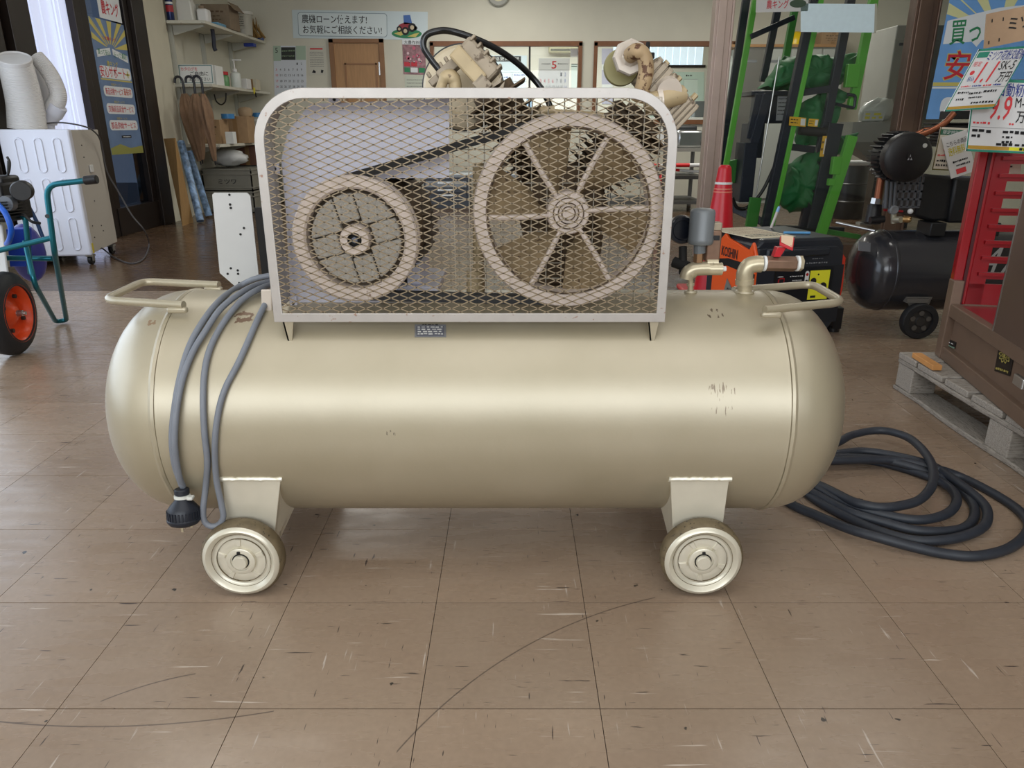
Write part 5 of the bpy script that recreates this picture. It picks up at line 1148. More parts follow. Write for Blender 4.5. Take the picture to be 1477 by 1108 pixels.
def duct(name, pts, r0, r1, pitch=.0085):
    pts = spline(pts, 10); L_ = sum((b - a).length for a, b in zip(pts, pts[1:])); n = int(L_ / pitch) * 4; out = []; rs = []; cum = [0]
    for a, c in zip(pts, pts[1:]): cum.append(cum[-1] + (c - a).length)
    j = 0
    for k in range(n + 1):
        s = L_ * k / n
        while j < len(pts) - 2 and cum[j + 1] < s: j += 1
        t = (s - cum[j]) / max(1e-6, cum[j + 1] - cum[j]); out.append(pts[j].lerp(pts[j + 1], t)); rs.append((r0 + (r1 - r0) * s / L_) + (.0016, 0, -.0016, 0)[k % 4])
    return B().tube(out, rs, 32).build(name, M_duct, dh, angle=70)
d0 = kp(.21, .12, ch1)
duct('wide_duct', [Vector((P(40, 186, 5.3).x, 5.3, ch1)), P(36, 150, 5.3), P(28, 115, 5.27), P(20, 84, 5.22)], .118, .098)
c = P(20, 84, 5.22); q = P(24, 100, 5.25); B().lathe([(.098, -.0), (.103, .004), (.103, .022), (.096, .026), (.092, .0)], c - (c - q).normalized() * .02, c - q, 36).build('duct_collar', M_duct, dh)
B().lathe([(0, 0), (.10, 0)], c - (c - q).normalized() * .004, c - q, 36).build('duct_mouth', mat('duct_inner', (214, 210, 208), .6), dh)
duct('bent_duct', [P(64, 168, 5.45), P(76, 156, 5.45), P(84, 140, 5.45), P(78, 118, 5.45), P(66, 98, 5.45), P(52, 82, 5.45)], .056, .050)
B().tube(spline([Vector((P(70, 186, 5.45).x, 5.45, ch1)), P(70, 176, 5.45), P(77, 164, 5.45), P(84, 152, 5.45)], 5), [.04] * 5 + [.052] * 5 + [.060] * 6, 24).build('duct_elbow', M_dh, dh, angle=60)
B().tube(spline([P(48, 96, 5.6), P(58, 118, 5.6), P(66, 138, 5.6), P(60, 156, 5.6), P(56, 170, 5.6)], 5), .055, 24).build('rear_duct', M_duct, dh, angle=60)
B().tube(spline([P(64, 178, 5.35), P(90, 177, 5.35), P(120, 182, 5.4), P(136, 190, 5.5), P(146, 206, 5.65), P(154, 246, 5.7), P(170, 275, 5.75), P(190, 310, 5.72), P(208, 332, 5.72), PZ(215, 352, .02), PZ(208, 372, .008), PZ(190, 380, .008), PZ(166, 372, .008), PZ(150, 360, .03), kp(-.005, .2, .09)], 6), .0055, 8).build('power_cable', mat('grey_cable', (84, 82, 84), .5), dh)
# ================================================================ shelves on brackets
M_shelf = mat('worn_white_shelf', (206, 204, 190), .6, noise=.06, scale=12, dark=(150, 140, 120), dthr=.66); M_brk = mat('pale_bracket', (186, 186, 176), .5)
SX0, SX1, SY0, SY1 = -3.455, -3.07, 8.12, 10.04
shelf_z = [1.925, 1.335, .745]
SL = ['topmost white wall shelf, holding a jug, cartons and a bucket', 'middle white wall shelf with umbrellas hung from its front edge', 'lowest white wall shelf holding cardboard cartons']
for z, lab in zip(shelf_z, SL):
    sh = thing('wall_shelf', lab, 'shelf', ((SX0 + SX1) / 2, (SY0 + SY1) / 2, z - .03))
    B().span((SX0, SY0, z - .028), (SX1, SY1, z)).build('board', M_shelf, sh, smooth=False, bevel=.002)
    for y in (SY0 + .12, 9.05, SY1 - .12):
        b = B().prism([(SX0 + .01, y, z - .03), (SX1 - .06, y, z - .03), (SX1 - .06, y, z - .042), (SX0 + .03, y, z - .12), (SX0 + .01, y, z - .12)], (0, .025, 0)); b.build('bracket', M_brk, sh, smooth=False)
for y in (SY0 + .12, 9.05, SY1 - .12): tag(B().span((-3.498, y, .3), (-3.456, y + .025, 2.2)).build('upright_rail', M_brk, smooth=False), {True: 'shelf rail on the left wall, nearest the pillar', False: 'shelf rail on the left wall, second from the pillar' if y < 9.5 else 'shelf rail on the left wall, nearest the door corner'}[y < 8.5], 'rail')
Zs = {0: shelf_z[0], 1: shelf_z[1], 2: shelf_z[2]}
def sp(px0, px1, pyt, k, Y):
    """centre x, width and top z of a thing on shelf k between two pixel columns at depth Y"""
    a, b = P(px0, pyt, Y), P(px1, pyt, Y); z = Zs[k] if k is not None else 0
    return (a.x + b.x) / 2, b.x - a.x, a.z, z
M_card = mat('brown_carton', (168, 138, 104), .8, noise=.08, scale=14); M_card2 = mat('grey_brown_carton', (134, 118, 98), .8, noise=.1, scale=14)
M_print = mat('carton_print', (96, 76, 58), .8)
def carton(name, label, x, y, z, w_, d_, h_, m=None, group=None, open_=False, rot=0, prints=True):
    t = thing(name, label, 'box', (x, y, z), group); R = Matrix.Rotation(rot, 3, 'Z'); m = m or M_card
    B().box((x, y, z + h_ / 2), (w_, d_, h_), R).build('carton', m, t, smooth=False, bevel=.003)
    if open_:
        b = B(); b.box((x + w_ * .5 + .03, y, z + h_ * .93), (.10, d_, .004), Matrix.Rotation(.9, 3, 'Y')); b.build('flap', m, t, smooth=False)
    else: B().box((x, y - d_ / 2 - .0005, z + h_ / 2), (.05, .001, h_), R).build('tape', mat('parcel_tape', (150, 118, 80), .4), t, smooth=False)
    if prints:
        f = Vector((0, -d_ / 2 - .002, 0)); c = Vector((x, y, z)) + R @ f; ex = R @ Vector((1, 0, 0))
        sh = Sheet('printed_side', c + ex * (-w_ * .4) + Vector((0, 0, h_ * .8)), c + ex * (w_ * .4) + Vector((0, 0, h_ * .8)), c + ex * (-w_ * .4) + Vector((0, 0, h_ * .3)), m, None, None, parent=t, th=.0004)
        sh.scribble(M_print, [(.1, .9, .8, .16), (.1, .7, .45, .12), (.2, .8, .15, .1)], 1, seed=int(abs(x * 1000)))
    return t
def bottle(name, label, x, y, z, r, h, m, capm, neck=.35, cat='bottle', pump=False, nh=.22):
    t = thing(name, label, cat, (x, y, z)); hb = h * (1 - nh)
    B().lathe([(0, 0), (r * .92, 0), (r, .008), (r, hb * .86), (r * .8, hb * .95), (r * neck, hb), (r * neck, hb + h * .04)], (x, y, z), (0, 0, 1), 20).build('body', m, t, angle=50)
    c = B().lathe([(r * neck * 1.25, hb), (r * neck * 1.25, h * .97 if not pump else hb + h * .1), (0, h if not pump else hb + h * .12)], (x, y, z), (0, 0, 1), 16).build('cap', capm, t)
    if pump:
        b = B().cyl((x, y, z + hb), (x, y, z + h), r * .14, n=8); b.box((x + r * .6, y, z + h), (r * 1.7, r * .5, h * .05)); b.build('pump_head', capm, t)
    return t
# top shelf
x, w_, zt_, z = sp(236, 246, -8, 0, 8.17); t = bottle('spray_can', 'dark blue spray can with red print at the top shelf near the pillar', x, 8.18, z, .036, .27, mat('dark_blue_can', (30, 44, 90), .3, .4), M_black, .6, cat='can', nh=.12)
B().lathe([(.0365, .08), (.0365, .14)], (x, 8.18, z), (0, 0, 1), 20).build('red_print', mat('red_label', (170, 40, 50), .5), t)
B().lathe([(.0365, .15), (.0365, .17)], (x, 8.18, z), (0, 0, 1), 20).build('white_print', M_white, t)
x, w_, zt_, z = sp(254, 277, -12, 0, 8.3)
t = thing('jug', 'translucent white plastic jug on the top shelf', 'jug', (x, 8.3, z)); b = B(); w2 = w_ / 2
b.loft([[(x - w2 * s, 8.3 - .07 * s, z + h), (x + w2 * s * k_, 8.3 - .07 * s, z + h), (x + w2 * s * k_, 8.3 + .07 * s, z + h), (x - w2 * s, 8.3 + .07 * s, z + h)] for s, h, k_ in ((1, 0, 1), (1, .16, .95), (.8, .24, .7), (.3, .29, .3), (.3, .32, .3))]); b.build('body', mat('translucent_plastic', (214, 214, 206), .4), t, angle=60, bevel=.012)
x, w_, zt_, z = sp(285, 299, 4, 0, 8.35)
t = thing('small_canister', 'small white canister between the jug and the carton on the top shelf', 'canister', (x, 8.35, z)); B().span((x - .055, 8.29, z), (x + .055, 8.41, z + .13)).build('body', M_white, t, bevel=.02); B().cyl((x - .02, 8.35, z + .12), (x - .02, 8.35, z + .16), .025, n=16).build('cap', M_card2, t)
x, w_, zt_, z = sp(300, 342, 6, 0, 9.0); carton('cardboard_carton', 'open brown cardboard carton with a raised flap on the top shelf', x - .02, 8.95, z, .30, .30, .24, M_card2, open_=True)
x, w_, zt_, z = sp(294, 326, 30, 0, 8.62)
for k in range(2): tag(B().span((x - .10, 8.48, z + .014 * k), (x + .08, 8.72, z + .012 + .014 * k)).build('plastic_tray', mat('pale_blue_tray', (120, 176, 208), .4), bevel=.004), ['lower of two pale blue trays stacked on the top shelf', 'upper of two pale blue trays stacked on the top shelf'][k], 'tray', 'pale blue trays')
def bucket(name, label, x, y, z, r, h, m, rim):
    t = thing(name, label, 'bucket', (x, y, z)); B().lathe([(0, 0), (r * .88, 0), (r, h), (r * .96, h), (r * .84, .01), (0, .01)], (x, y, z), (0, 0, 1), 32).build('body', m, t, angle=50)
    B().lathe([(r * .99, h - .03), (r + .008, h - .03), (r + .008, h), (r * .97, h + .004)], (x, y, z), (0, 0, 1), 32).build('rim', rim, t); return t
x, w_, zt_, z = sp(334, 362, 8, 0, 9.5); t = bucket('clear_bucket', 'cloudy plastic bucket with printed label on the top shelf', x + .0, 9.45, z, .125, .25, mat('cloudy_plastic', (170, 168, 156), .35), mat('pale_rim', (196, 196, 188), .4))
sh = Sheet('label', (x - .07, 9.33, z + .2), (x + .07, 9.33, z + .2), (x - .07, 9.335, z + .06), mat('label_paper', (196, 194, 182), .6), None, None, parent=t, th=.001); sh.scribble(M_ink, [(.05, .95, v, .08) for v in (.88, .72, .56, .4, .24)], 1, seed=33)
b = B(); rg = random.Random(4)
for k in range(26):
    p = Vector((P(366, 40, 9.75).x + rg.uniform(-.05, .05), 9.75 + rg.uniform(-.06, .06), shelf_z[0])); b.tube([p + Vector((rg.uniform(-.03, .09), 0, .012)), p + Vector((.01, 0, .10)), p + Vector((rg.uniform(-.06, .02), 0, rg.uniform(.14, .24)))], [.014, .010, .003], 6)
b.build('straw_brush', mat('yellow_brown_straw', (140, 110, 60), .8), label='yellow brown straw brush lying at the far end of the top shelf', cat='brush')
tag(B().span((P(374, 53, 9.95).x, 9.80, shelf_z[0]), (-3.06, 9.98, shelf_z[0] + .05)).build('blue_case', mat('blue_case', (50, 84, 150), .4), bevel=.008), 'small blue case at the far end of the top shelf', 'case')
b = B().tube(spline([P(306, 41, 8.6), P(308, 55, 8.6), P(309, 68, 8.6), P(311, 73, 8.6)], 4), .022, 8); b.build('strap', mat('dark_navy_strap', (36, 40, 56), .6), label='dark navy strap hanging under the top shelf', cat='strap')
tag(B().span(P(351, 62, 9.7), P(366, 67, 9.7) + Vector((0, .1, 0))).build('blue_clip', mat('blue_clip', (36, 60, 150), .4), bevel=.004), 'blue clip hooked under the top shelf', 'clip')
# middle shelf
z = shelf_z[1]; tl = P(258, 92, 8.3); sh = Sheet('leaflet_stand', P(256, 93, 8.34), P(306, 93, 8.34), P(259, 121, 8.30), M_paper, 'white leaflet stand with a handwritten notice on the middle shelf', 'stand', th=.012)
sh.rects('frame_line', mat('teal_line', (120, 150, 150), .5), [(.02, .93, .98, .97), (.02, .04, .98, .08), (.02, .04, .045, .97), (.955, .04, .98, .97)], 1)
sh.text('カタログを', .08, .68, .56, .86, M_red, bold=.02); sh.text('ご自由に', .34, .42, .86, .64, M_ink, bold=.02); sh.text('お取り下さい', .3, .14, .9, .34, M_ink)
tag(B().span((P(300, 100, 8.45).x, 8.44, z), (P(311, 100, 8.45).x, 8.66, z + .20)).build('paper_stack', M_paper, smooth=False, bevel=.003), 'stack of white leaflets behind the leaflet stand', 'paper')
x, w_, zt_, z = sp(313, 329, 103, 1, 8.9); bottle('green_bottle', 'squat green bottle with a red cap on the middle shelf', x, 8.9, z, .06, .17, mat('green_liquid_bottle', (110, 160, 110), .35), mat('red_cap', (196, 40, 48), .4), .75)
x, w_, zt_, z = sp(327, 343, 92, 1, 8.95); bottle('pump_bottle', 'white pump bottle of hand gel on the middle shelf', x + .02, 8.95, z, .055, .29, mat('clear_white_bottle', (206, 212, 206), .3), M_white, .35, pump=True, nh=.42)
x, w_, zt_, z = sp(346, 358, 114, 1, 9.2); tag(B().span((x - .05, 9.15, z), (x + .045, 9.3, z + .11)).build('small_box', M_white, smooth=False, bevel=.004), 'small white box on the middle shelf beside the pump bottle', 'box')
x, w_, zt_, z = sp(356, 372, 114, 1, 9.5); carton('small_carton', 'small cream and black carton at the far end of the middle shelf', x, 9.5, z, .13, .14, .12, mat('cream_carton', (196, 190, 170), .7), prints=False)
t = thing('tape_roll', 'yellow and black tape hanging on the middle shelf edge', 'tape', tuple(P(366, 128, 9.4))); p = P(366, 126, 9.4); B().box((SX1 + .006, p.y, z - .01), (.012, .05, .07), None).build('yellow_loop', mat('yellow_tape', (214, 200, 60), .5), t, bevel=.004); B().cyl((SX1 + .014, p.y, z - .03), (SX1 + .014, p.y + .02, z - .08), .008, n=8).build('black_tail', M_black, t)
b = B().tube(spline([P(309, 136, 9.0), P(312, 146, 9.0), P(319, 151, 9.0), P(325, 146, 9.0), P(326, 134, 9.0)], 4), .008, 8); b.build('hanging_cable', M_black, label='black cable loop hanging under the middle shelf', cat='cable')
# umbrellas hooked over the middle shelf
M_umb = mat('tan_umbrella_cloth', (132, 104, 80), .8, noise=.12, scale=18); M_hook = mat('dark_grey_hook', (44, 46, 52), .35)
for k, (hx, hy, tx, ty, lab, Y) in enumerate(((259, 112, 290, 238, 'leftmost of three furled tan umbrellas hung on the middle shelf', 8.07), (275, 111, 292, 236, 'middle of three furled tan umbrellas hung on the middle shelf', 7.90), (286, 112, 311, 238, 'rightmost of three furled tan umbrellas hung on the middle shelf', 7.73))):
    top, tip = P(hx + 6, 132, Y), P(tx, ty, Y + .03); ax = (tip - top).normalized(); ln = (tip - top).length
    t = thing('umbrella', lab, 'umbrella', tuple(tip), 'tan umbrellas on the shelf edge')
    c = top; hk = [c + ax * .04, c + Vector((.004, 0, .08)), c + Vector((-.01, 0, .125)), c + Vector((-.04, 0, .14)), c + Vector((-.07, 0, .125)), c + Vector((-.078, 0, .08))]
    B().tube(spline(hk, 5), .0125, 10).build('hook_handle', M_hook, t)
    rings = []; u = ax.orthogonal().normalized(); v = ax.cross(u)
    for j in range(15):
        f = j / 14; r = .016 + .066 * math.sin(min(1, f * 2.6) * PI / 2) * (1 - f) ** .75 + .004; o = top + ax * (.02 + (ln - .06) * f); ring = []
        for q in range(32):
            th = 2 * PI * q / 32; rr = r * (1 + .22 * math.cos(8 * th + f * 5) * (1 - f * .5)) * (1 + .25 * math.cos(th * 2 + k)); ring.append(o + (u * math.cos(th) + v * math.sin(th)) * rr)
        rings.append(ring)
    B().loft(rings).build('furled_canopy', M_umb, t, angle=60)
    B().cyl(tip - ax * .05, tip, .009, .006, n=10).build('tip', M_black, t)
# lowest shelf
x, w_, zt_, z = sp(302, 326, 176, 2, 8.7); carton('cardboard_carton', 'brown carton with dark print at the near end of the lowest shelf', x, 8.6, z, .21, .26, .25, M_card)
x, w_, zt_, z = sp(325, 336, 192, 2, 8.45); tag(B().span((x - .035, 8.42, z), (x + .05, 8.52, z + .125)).build('small_box', M_paper, smooth=False, bevel=.003), 'small white box in front of the cartons on the lowest shelf', 'box')
x, w_, zt_, z = sp(328, 360, 174, 2, 9.0); carton('cardboard_carton', 'plain brown carton in the middle of the lowest shelf', x, 9.0, z, .28, .26, .29, M_card, prints=False)
x, w_, zt_, z = sp(358, 378, 175, 2, 9.5); t = bucket('clear_bucket', 'cloudy bucket with dark print at the far end of the lowest shelf', x, 9.5, z, .11, .27, mat('cloudy_plastic', (170, 168, 156), .35), MATS['pale_rim'])
for (px, Y, zz_, lab) in ((331, 8.7, .26, 'blue tape roll on the near carton of the lowest shelf'), (372, 9.45, .285, 'blue tape roll on the bucket of the lowest shelf')):
    p = P(px, 168, Y); b = B().lathe([(.035, 0), (.07, 0), (.07, .05), (.035, .05), (.035, 0)], (p.x, Y - .05 if Y < 9 else Y, shelf_z[2] + zz_), (0, 0, 1), 28); b.build('tape_roll', mat('blue_tape', (60, 130, 190), .35), label=lab, cat='tape', group='blue tape rolls')
x = P(352, 168, 9.0).x; tag(B().lathe([(0, 0), (.07, 0), (.08, .03), (.08, .07), (.06, .09), (0, .10)], (x + .02, 9.0, shelf_z[2] + .292), (0, 0, 1), 20).build('tan_pot', mat('tan_pot', (170, 146, 116), .6)), 'small tan pot on the middle carton of the lowest shelf', 'pot')
# under the lowest shelf: plastic bag, brown sheet box, grey crates
b = B(); b.sphere((0, 0, 0), 1, 24); o = b.v; c = Vector((-3.22, 8.75, .585))
b.v = [c + Vector((p.x * .20, p.y * .16, p.z * .09)) * (1 + .22 * mnoise.noise(p * 2.6)) for p in o]; b.build('plastic_bag', mat('white_plastic_bag', (206, 208, 208), .35), label='crumpled white plastic bag on the grey crate', cat='bag', angle=70)
carton('brown_board_box', 'reddish brown box leaning behind the plastic bag', -3.2, 9.45, .482, .4, .3, .22, mat('reddish_brown_board', (120, 84, 70), .8), prints=False)
def crate(label, x, y, z, w_, d_, h_, m, txt=None):
    t = thing('plastic_crate', label, 'crate', (x, y, z)); b = B(); th = .012
    b.span((x - w_ / 2, y - d_ / 2, z), (x + w_ / 2, y + d_ / 2, z + th))
    for s in (-1, 1): b.span((x - w_ / 2, y + s * (d_ / 2 - th / 2) - th / 2, z), (x + w_ / 2, y + s * (d_ / 2 - th / 2) + th / 2, z + h_)); b.span((x + s * (w_ / 2 - th / 2) - th / 2, y - d_ / 2, z), (x + s * (w_ / 2 - th / 2) + th / 2, y + d_ / 2, z + h_))
    b.build('shell', m, t, smooth=False)
    b = B()
    for zz_ in (h_ - .02, h_ * .72, .03): b.span((x - w_ / 2 - .008, y - d_ / 2 - .008, z + zz_), (x + w_ / 2 + .008, y + d_ / 2 + .008, z + zz_ + .014))
    b.build('rim_ribs', m, t, smooth=False, bevel=.003)
    if txt:
        sh = Sheet('lettering_panel', (x - .17, y - d_ / 2 - .006, z + h_ * .6), (x + .17, y - d_ / 2 - .006, z + h_ * .6), (x - .17, y - d_ / 2 - .006, z + h_ * .25), m, None, None, parent=t, th=.0004); sh.text(txt, .2, .2, .8, .8, M_black, bold=.03)
    return t
M_crate = mat('grey_crate_plastic', (128, 126, 116), .55, noise=.06, scale=10)
crate('grey plastic crate with black lettering under the shelves', -3.18, 8.7, .24, .55, .40, .24, M_crate, 'ミツワ')
crate('plain grey plastic crate beneath the lettered crate', -3.18, 8.7, .0, .55, .40, .238, M_crate)
crate('grey crate farther back under the shelves', -3.18, 9.45, .0, .5, .5, .48, mat('dark_grey_crate', (92, 92, 86), .6))
# boards leaning by the pillar
a0, a1 = PZ(264, 328, .0), PZ(282, 324, .0); t0, t1 = P(234, 200, 7.98), P(250, 199, 7.98)
b = B().loft([[PX(236, 200, -3.36), PX(252, 199, -3.20), PX(252, 199, -3.20) + Vector((0, .02, 0)), PX(236, 200, -3.36) + Vector((0, .02, 0))], [PZ(263, 326, .0), PZ(278, 321, .0), PZ(278, 321, .0) + Vector((0, .02, 0)), PZ(263, 326, .0) + Vector((0, .02, 0))]])
b.build('wooden_board', mat('yellow_wood_board', (166, 130, 82), .6, noise=.15, scale=8, stretch=(14, 14, 1)), label='yellow brown wooden board leaning beside the pillar', cat='board', smooth=False)
b = B()
for k in range(2):
    p1 = PZ(289 + 7 * k, 319 - 6 * k, .02); p0 = PX(254 + 4 * k, 205 + k * 14, -3.38); p0.y = max(p0.y, 7.9) + .16 * k; p1.y += .10 * k
    r = B().cyl(p1, p0, .036, n=20); o = r.build('vinyl_roll', mat('blue_white_print', (120, 150, 186), .4, noise=.7, scale=22), label=['blue and white patterned vinyl roll leaning by the wooden board', 'blue and white patterned vinyl roll leaning nearer the crates'][k], cat='roll', group='patterned vinyl rolls')
# ================================================================ posters on the left glass door
M_pblue = mat('poster_blue', (106, 130, 166), .5, noise=.15, scale=5); M_pyel = mat('poster_yellow', (204, 190, 104), .5); M_pred = mat('poster_red', (196, 40, 56), .5); M_pgrn = mat('poster_green', (40, 130, 84), .5); M_pw_ = mat('poster_white', (224, 228, 230), .5)
xs = XL + .012
def wl_(px, py): q = PX(px, py, xs); return Vector((xs, q.y, q.z))
ptl, ptr, pbl = wl_(127, 23), wl_(188, 37), wl_(155, 223)
ptr = Vector((xs, 7.29, ptl.z)); pbl = Vector((xs, ptl.y, wl_(155, 224).z))
po = Sheet('banner_poster', ptl, ptr, pbl, M_pblue, 'tall blue and yellow banner poster inside the dark framed glass door', 'poster', th=.002)
rays = []
for k in range(9):
    a0_, a1_ = PI * (k + .1) / 9, PI * (k + .55) / 9; pl = [(.5 + .12 * math.cos(a0_), .80 + .03 * math.sin(a0_))]
    for a in (a0_, a1_): pl.append((min(1, max(0, .5 + .9 * math.cos(a))), min(1, .80 + .32 * math.sin(a))))
    pl.append((.5 + .12 * math.cos(a1_), .80 + .03 * math.sin(a1_))); rays.append(pl)
po.poly('yellow_rays', M_pyel, rays, 1); po.text('いま農キング', .3, .855, .68, .885, M_pred, l=2, bold=.02)
po.poly('white_bubble', M_pw_, [[(.06, .77), (.06, .72), (.46, .755), (.46, .805)], [(.52, .80), (.52, .755), (.96, .71), (.96, .765)]], 2)
po.text('買って安心!', .1, .742, .44, .785, M_pgrn, l=3, bold=.02); po.text('使って満足!', .55, .735, .93, .78, M_pgrn, l=3, bold=.02)
po.text('農キング', .3, .665, .62, .705, M_pyel, l=2, bold=.03); po.rrect('white_glow', M_pw_, [(.06, .575, .98, .665)], 1, .06)
po.text('安心サポート', .07, .58, .81, .668, M_pred, l=2, bold=.03); po.poly('yellow_cross', M_pyel, [[(.82, .61), (.94, .61), (.94, .625), (.82, .625)], [(.865, .592), (.895, .592), (.895, .645), (.865, .645)]], 2); po.rects('yellow_line', M_pyel, [(.05, .56, .98, .57)], 2)
for k, (tx, v) in enumerate((('新品点検サービス', .44), ('交換返品返金サービス', .31), ('部品供給サービス', .185))):
    po.rrect('white_box', M_pw_, [(.08, v, .94, v + .078)], 1, .06); po.text(tx, .13, v + .012, .88 if k else .64, v + .064, M_pred, l=2, bold=.02)
    po.text('保証サービス', .32, v + .082, .64, v + .10, M_pyel, l=2)
po.text('最長5年', .67, .455, .9, .51, mat('poster_orange', (200, 80, 40), .5), l=2, bold=.03)
po.rects('dark_label', M_ink, [(.38, .125, .68, .145)], 1); po.scribble(M_pw_, [(.42, .65, .135, .012)], 2, seed=30)
po.poly('ground_band', mat('poster_olive', (150, 150, 80), .5), [[(0, 0), (1, 0), (1, .06), (.6, .045), (.3, .08), (0, .05)]], 1)
q = Sheet('white_sign', Vector((xs, wl_(140, 0).y, wl_(140, -30).z)), Vector((xs, wl_(171, 0).y, wl_(140, -30).z)), Vector((xs, wl_(140, 0).y, wl_(140, 24).z)), M_pw_, 'white paper sign with red letters above the banner poster', 'sign', th=.002)
q.text('農キング', .12, .12, .9, .5, M_pred, bold=.04)
# ================================================================ things on the back wall
yb = YB - .004
def bw(px, py): q = P(px, py, yb); return Vector((q.x, yb, q.z))
M_ban = mat('pale_blue_banner', (208, 222, 226), .35); bn = Sheet('wall_banner', bw(421, 14), bw(617, 17), bw(423, 55), M_ban, 'long pale banner with black letters and a tractor picture above the door', 'banner', th=.003)
bn.rrect('bubble_outline', mat('bubble_grey', (130, 150, 160), .5), [(.04, .08, .70, .92)], 1, .02); bn.rrect('bubble', mat('bubble_white', (218, 230, 232), .4), [(.0435, .10, .6965, .90)], 2, .019)
bn.text('農機ローン使えます!', .07, .54, .55, .84, M_ink, l=3, bold=.02); bn.text('お気軽にご相談ください!', .075, .17, .66, .47, M_ink, l=3, bold=.02)
M_tr = mat('tractor_red', (150, 40, 52), .5); M_tb = mat('tractor_blue', (70, 110, 180), .5)
bn.disc('grass_patch', M_pgrn, [(.845, .20, .105)], 2, 24)
asp = bn.ex.length / bn.ey.length
bn.poly('grass_patch', M_pgrn, [[(.845 + .112 * math.cos(2 * PI * k / 24), .22 + .17 * math.sin(2 * PI * k / 24)) for k in range(24)]], 3); bpy.data.objects.remove(bn.obj.children[-2] if False else [c for c in bn.obj.children if c.name.startswith('grass_patch')][0])
bn.poly('straw_rows', M_pyel, [[(.75, .22), (.80, .30), (.84, .24), (.80, .14)], [(.85, .12), (.90, .22), (.94, .26), (.91, .10)]], 4)
bn.poly('tractor_body', M_tr, [[(.785, .32), (.785, .52), (.83, .62), (.90, .58), (.905, .36), (.86, .30)]], 5); bn.poly('tractor_cab', M_tb, [[(.825, .55), (.82, .86), (.87, .88), (.885, .58)]], 5)
bn.disc('tractor_wheel', M_ink, [(.835, .31, .028), (.79, .38, .020), (.885, .44, .030), (.91, .42, .014)], 6, 18); bn.disc('tractor_hub', mat('hub_cream', (206, 190, 160), .5), [(.835, .31, .014), (.79, .38, .010), (.885, .44, .015)], 7, 14)
cal = Sheet('wall_calendar', bw(394, 66), bw(441, 66), bw(396, 138), mat('calendar_paper', (214, 220, 228), .6), 'grey and white month calendar left of the oak door', 'calendar', th=.004)
cal.rects('photo_strip', mat('calendar_photo', (40, 44, 40), .5), [(.24, .72, .68, .97)], 1); cal.scribble(mat('calendar_green', (120, 140, 110), .6), [(.26, .66, .90, .04), (.26, .66, .80, .03)], 2, seed=40)
[cal.rects('green_field', mat('calendar_pale_green', (170, 190, 170), .6), [q], 1) for q in ((0, .70, .23, 1), (.69, .72, 1, 1))]; cal.text('5', .06, .86, .14, .96, M_ink)
nums = [[1, 2], list(range(3, 10)), list(range(10, 17)), list(range(17, 24)), list(range(24, 31))]
for r_, rw in enumerate(nums):
    off = 7 - len(rw) if r_ == 0 else 0
    for c_, nv in enumerate(rw):
        u = .06 + .13 * (c_ + off); v = .62 - .115 * r_; cal.text(str(nv), u, v, u + (.035 if nv < 10 else .07), v + .045, M_red if c_ + off == 0 else M_ink, name='date')
cal.scribble(M_ink, [(.3, .8, .07, .035)], 1, seed=41)
no = Sheet('notice_paper', bw(443, 66), bw(469, 66), bw(445, 108), mat('cream_notice', (206, 204, 190), .6), 'small cream notice pinned between the calendar and the door', 'notice', th=.003)
no.rects('red_heading', M_red, [(.15, .87, .85, .92)], 1); no.scribble(mat('grey_text', (120, 120, 116), .6), [(.12, .88, v, .025) for v in (.78, .72, .66, .60, .54, .48, .42, .36, .30)], 1, seed=42)
no.poly('small_mark', M_ink, [[(.2, .08), (.3, .18), (.42, .12), (.4, .06)], [(.7, .08), (.72, .18), (.86, .16), (.8, .06)]], 1)
ps = Sheet('flower_poster', bw(580, 57), bw(613, 58), bw(582, 107), mat('dark_pink_poster', (150, 110, 116), .5, noise=.5, scale=22), 'small colourful flower poster right of the oak door', 'poster', th=.003)
ps.rects('pale_top', M_pw_, [(0, .86, 1, 1)], 1); ps.text('大豊作祈願', .08, .87, .92, .98, M_ink, l=2, bold=.02)
rg = random.Random(9)
[ps.disc('pink_bloom', mat('pink_bloom', (196, 96, 120), .5), [(rg.uniform(.15, .85), rg.uniform(.35, .8), rg.uniform(.05, .09))], 1, 10) for _ in range(9)]; ps.disc('pale_bloom', mat('pale_bloom', (220, 190, 196), .5), [(rg.uniform(.15, .85), rg.uniform(.35, .8), rg.uniform(.03, .06)) for _ in range(8)], 2, 10)
ps.rects('red_panel', M_pred, [(.05, .24, .32, .36), (.36, .24, .62, .36)], 2); [ps.rects('green_panel', M_pgrn, [q], 2) for q in ((.05, .06, .30, .2), (.68, .06, .96, .2))]; ps.rects('white_panel', M_pw_, [(.33, .06, .64, .2)], 2)
no2 = Sheet('notice_paper', bw(584, 109), bw(612, 109), bw(584, 140), mat('pale_notice', (200, 206, 190), .6), 'pale notice under the flower poster', 'notice', th=.003); no2.scribble(mat('grey_text', (120, 120, 116), .6), [(.1, .9, v, .04) for v in (.8, .65, .5, .35)], 1, seed=44)
ck = thing('wall_clock', 'round cream wall clock cut by the top of the picture', 'clock', tuple(bw(719, -10))); c = bw(719, -9)
B().lathe([(0, 0), (.125, 0), (.14, -.008), (.145, -.03), (.135, -.035), (.128, -.022), (0, -.020)], c, (0, 1, 0), 48).build('case', mat('grey_clock_rim', (150, 150, 140), .4), ck)
B().lathe([(0, -.021), (.128, -.0215), (.128, -.02)], c, (0, 1, 0), 40).build('dial', mat('cream_dial', (216, 210, 176), .5), ck); B().box(c + Vector((.02, -.024, -.03)), (.008, .003, .09), Matrix.Rotation(-.5, 3, 'Y')).build('hand', M_ink, ck)
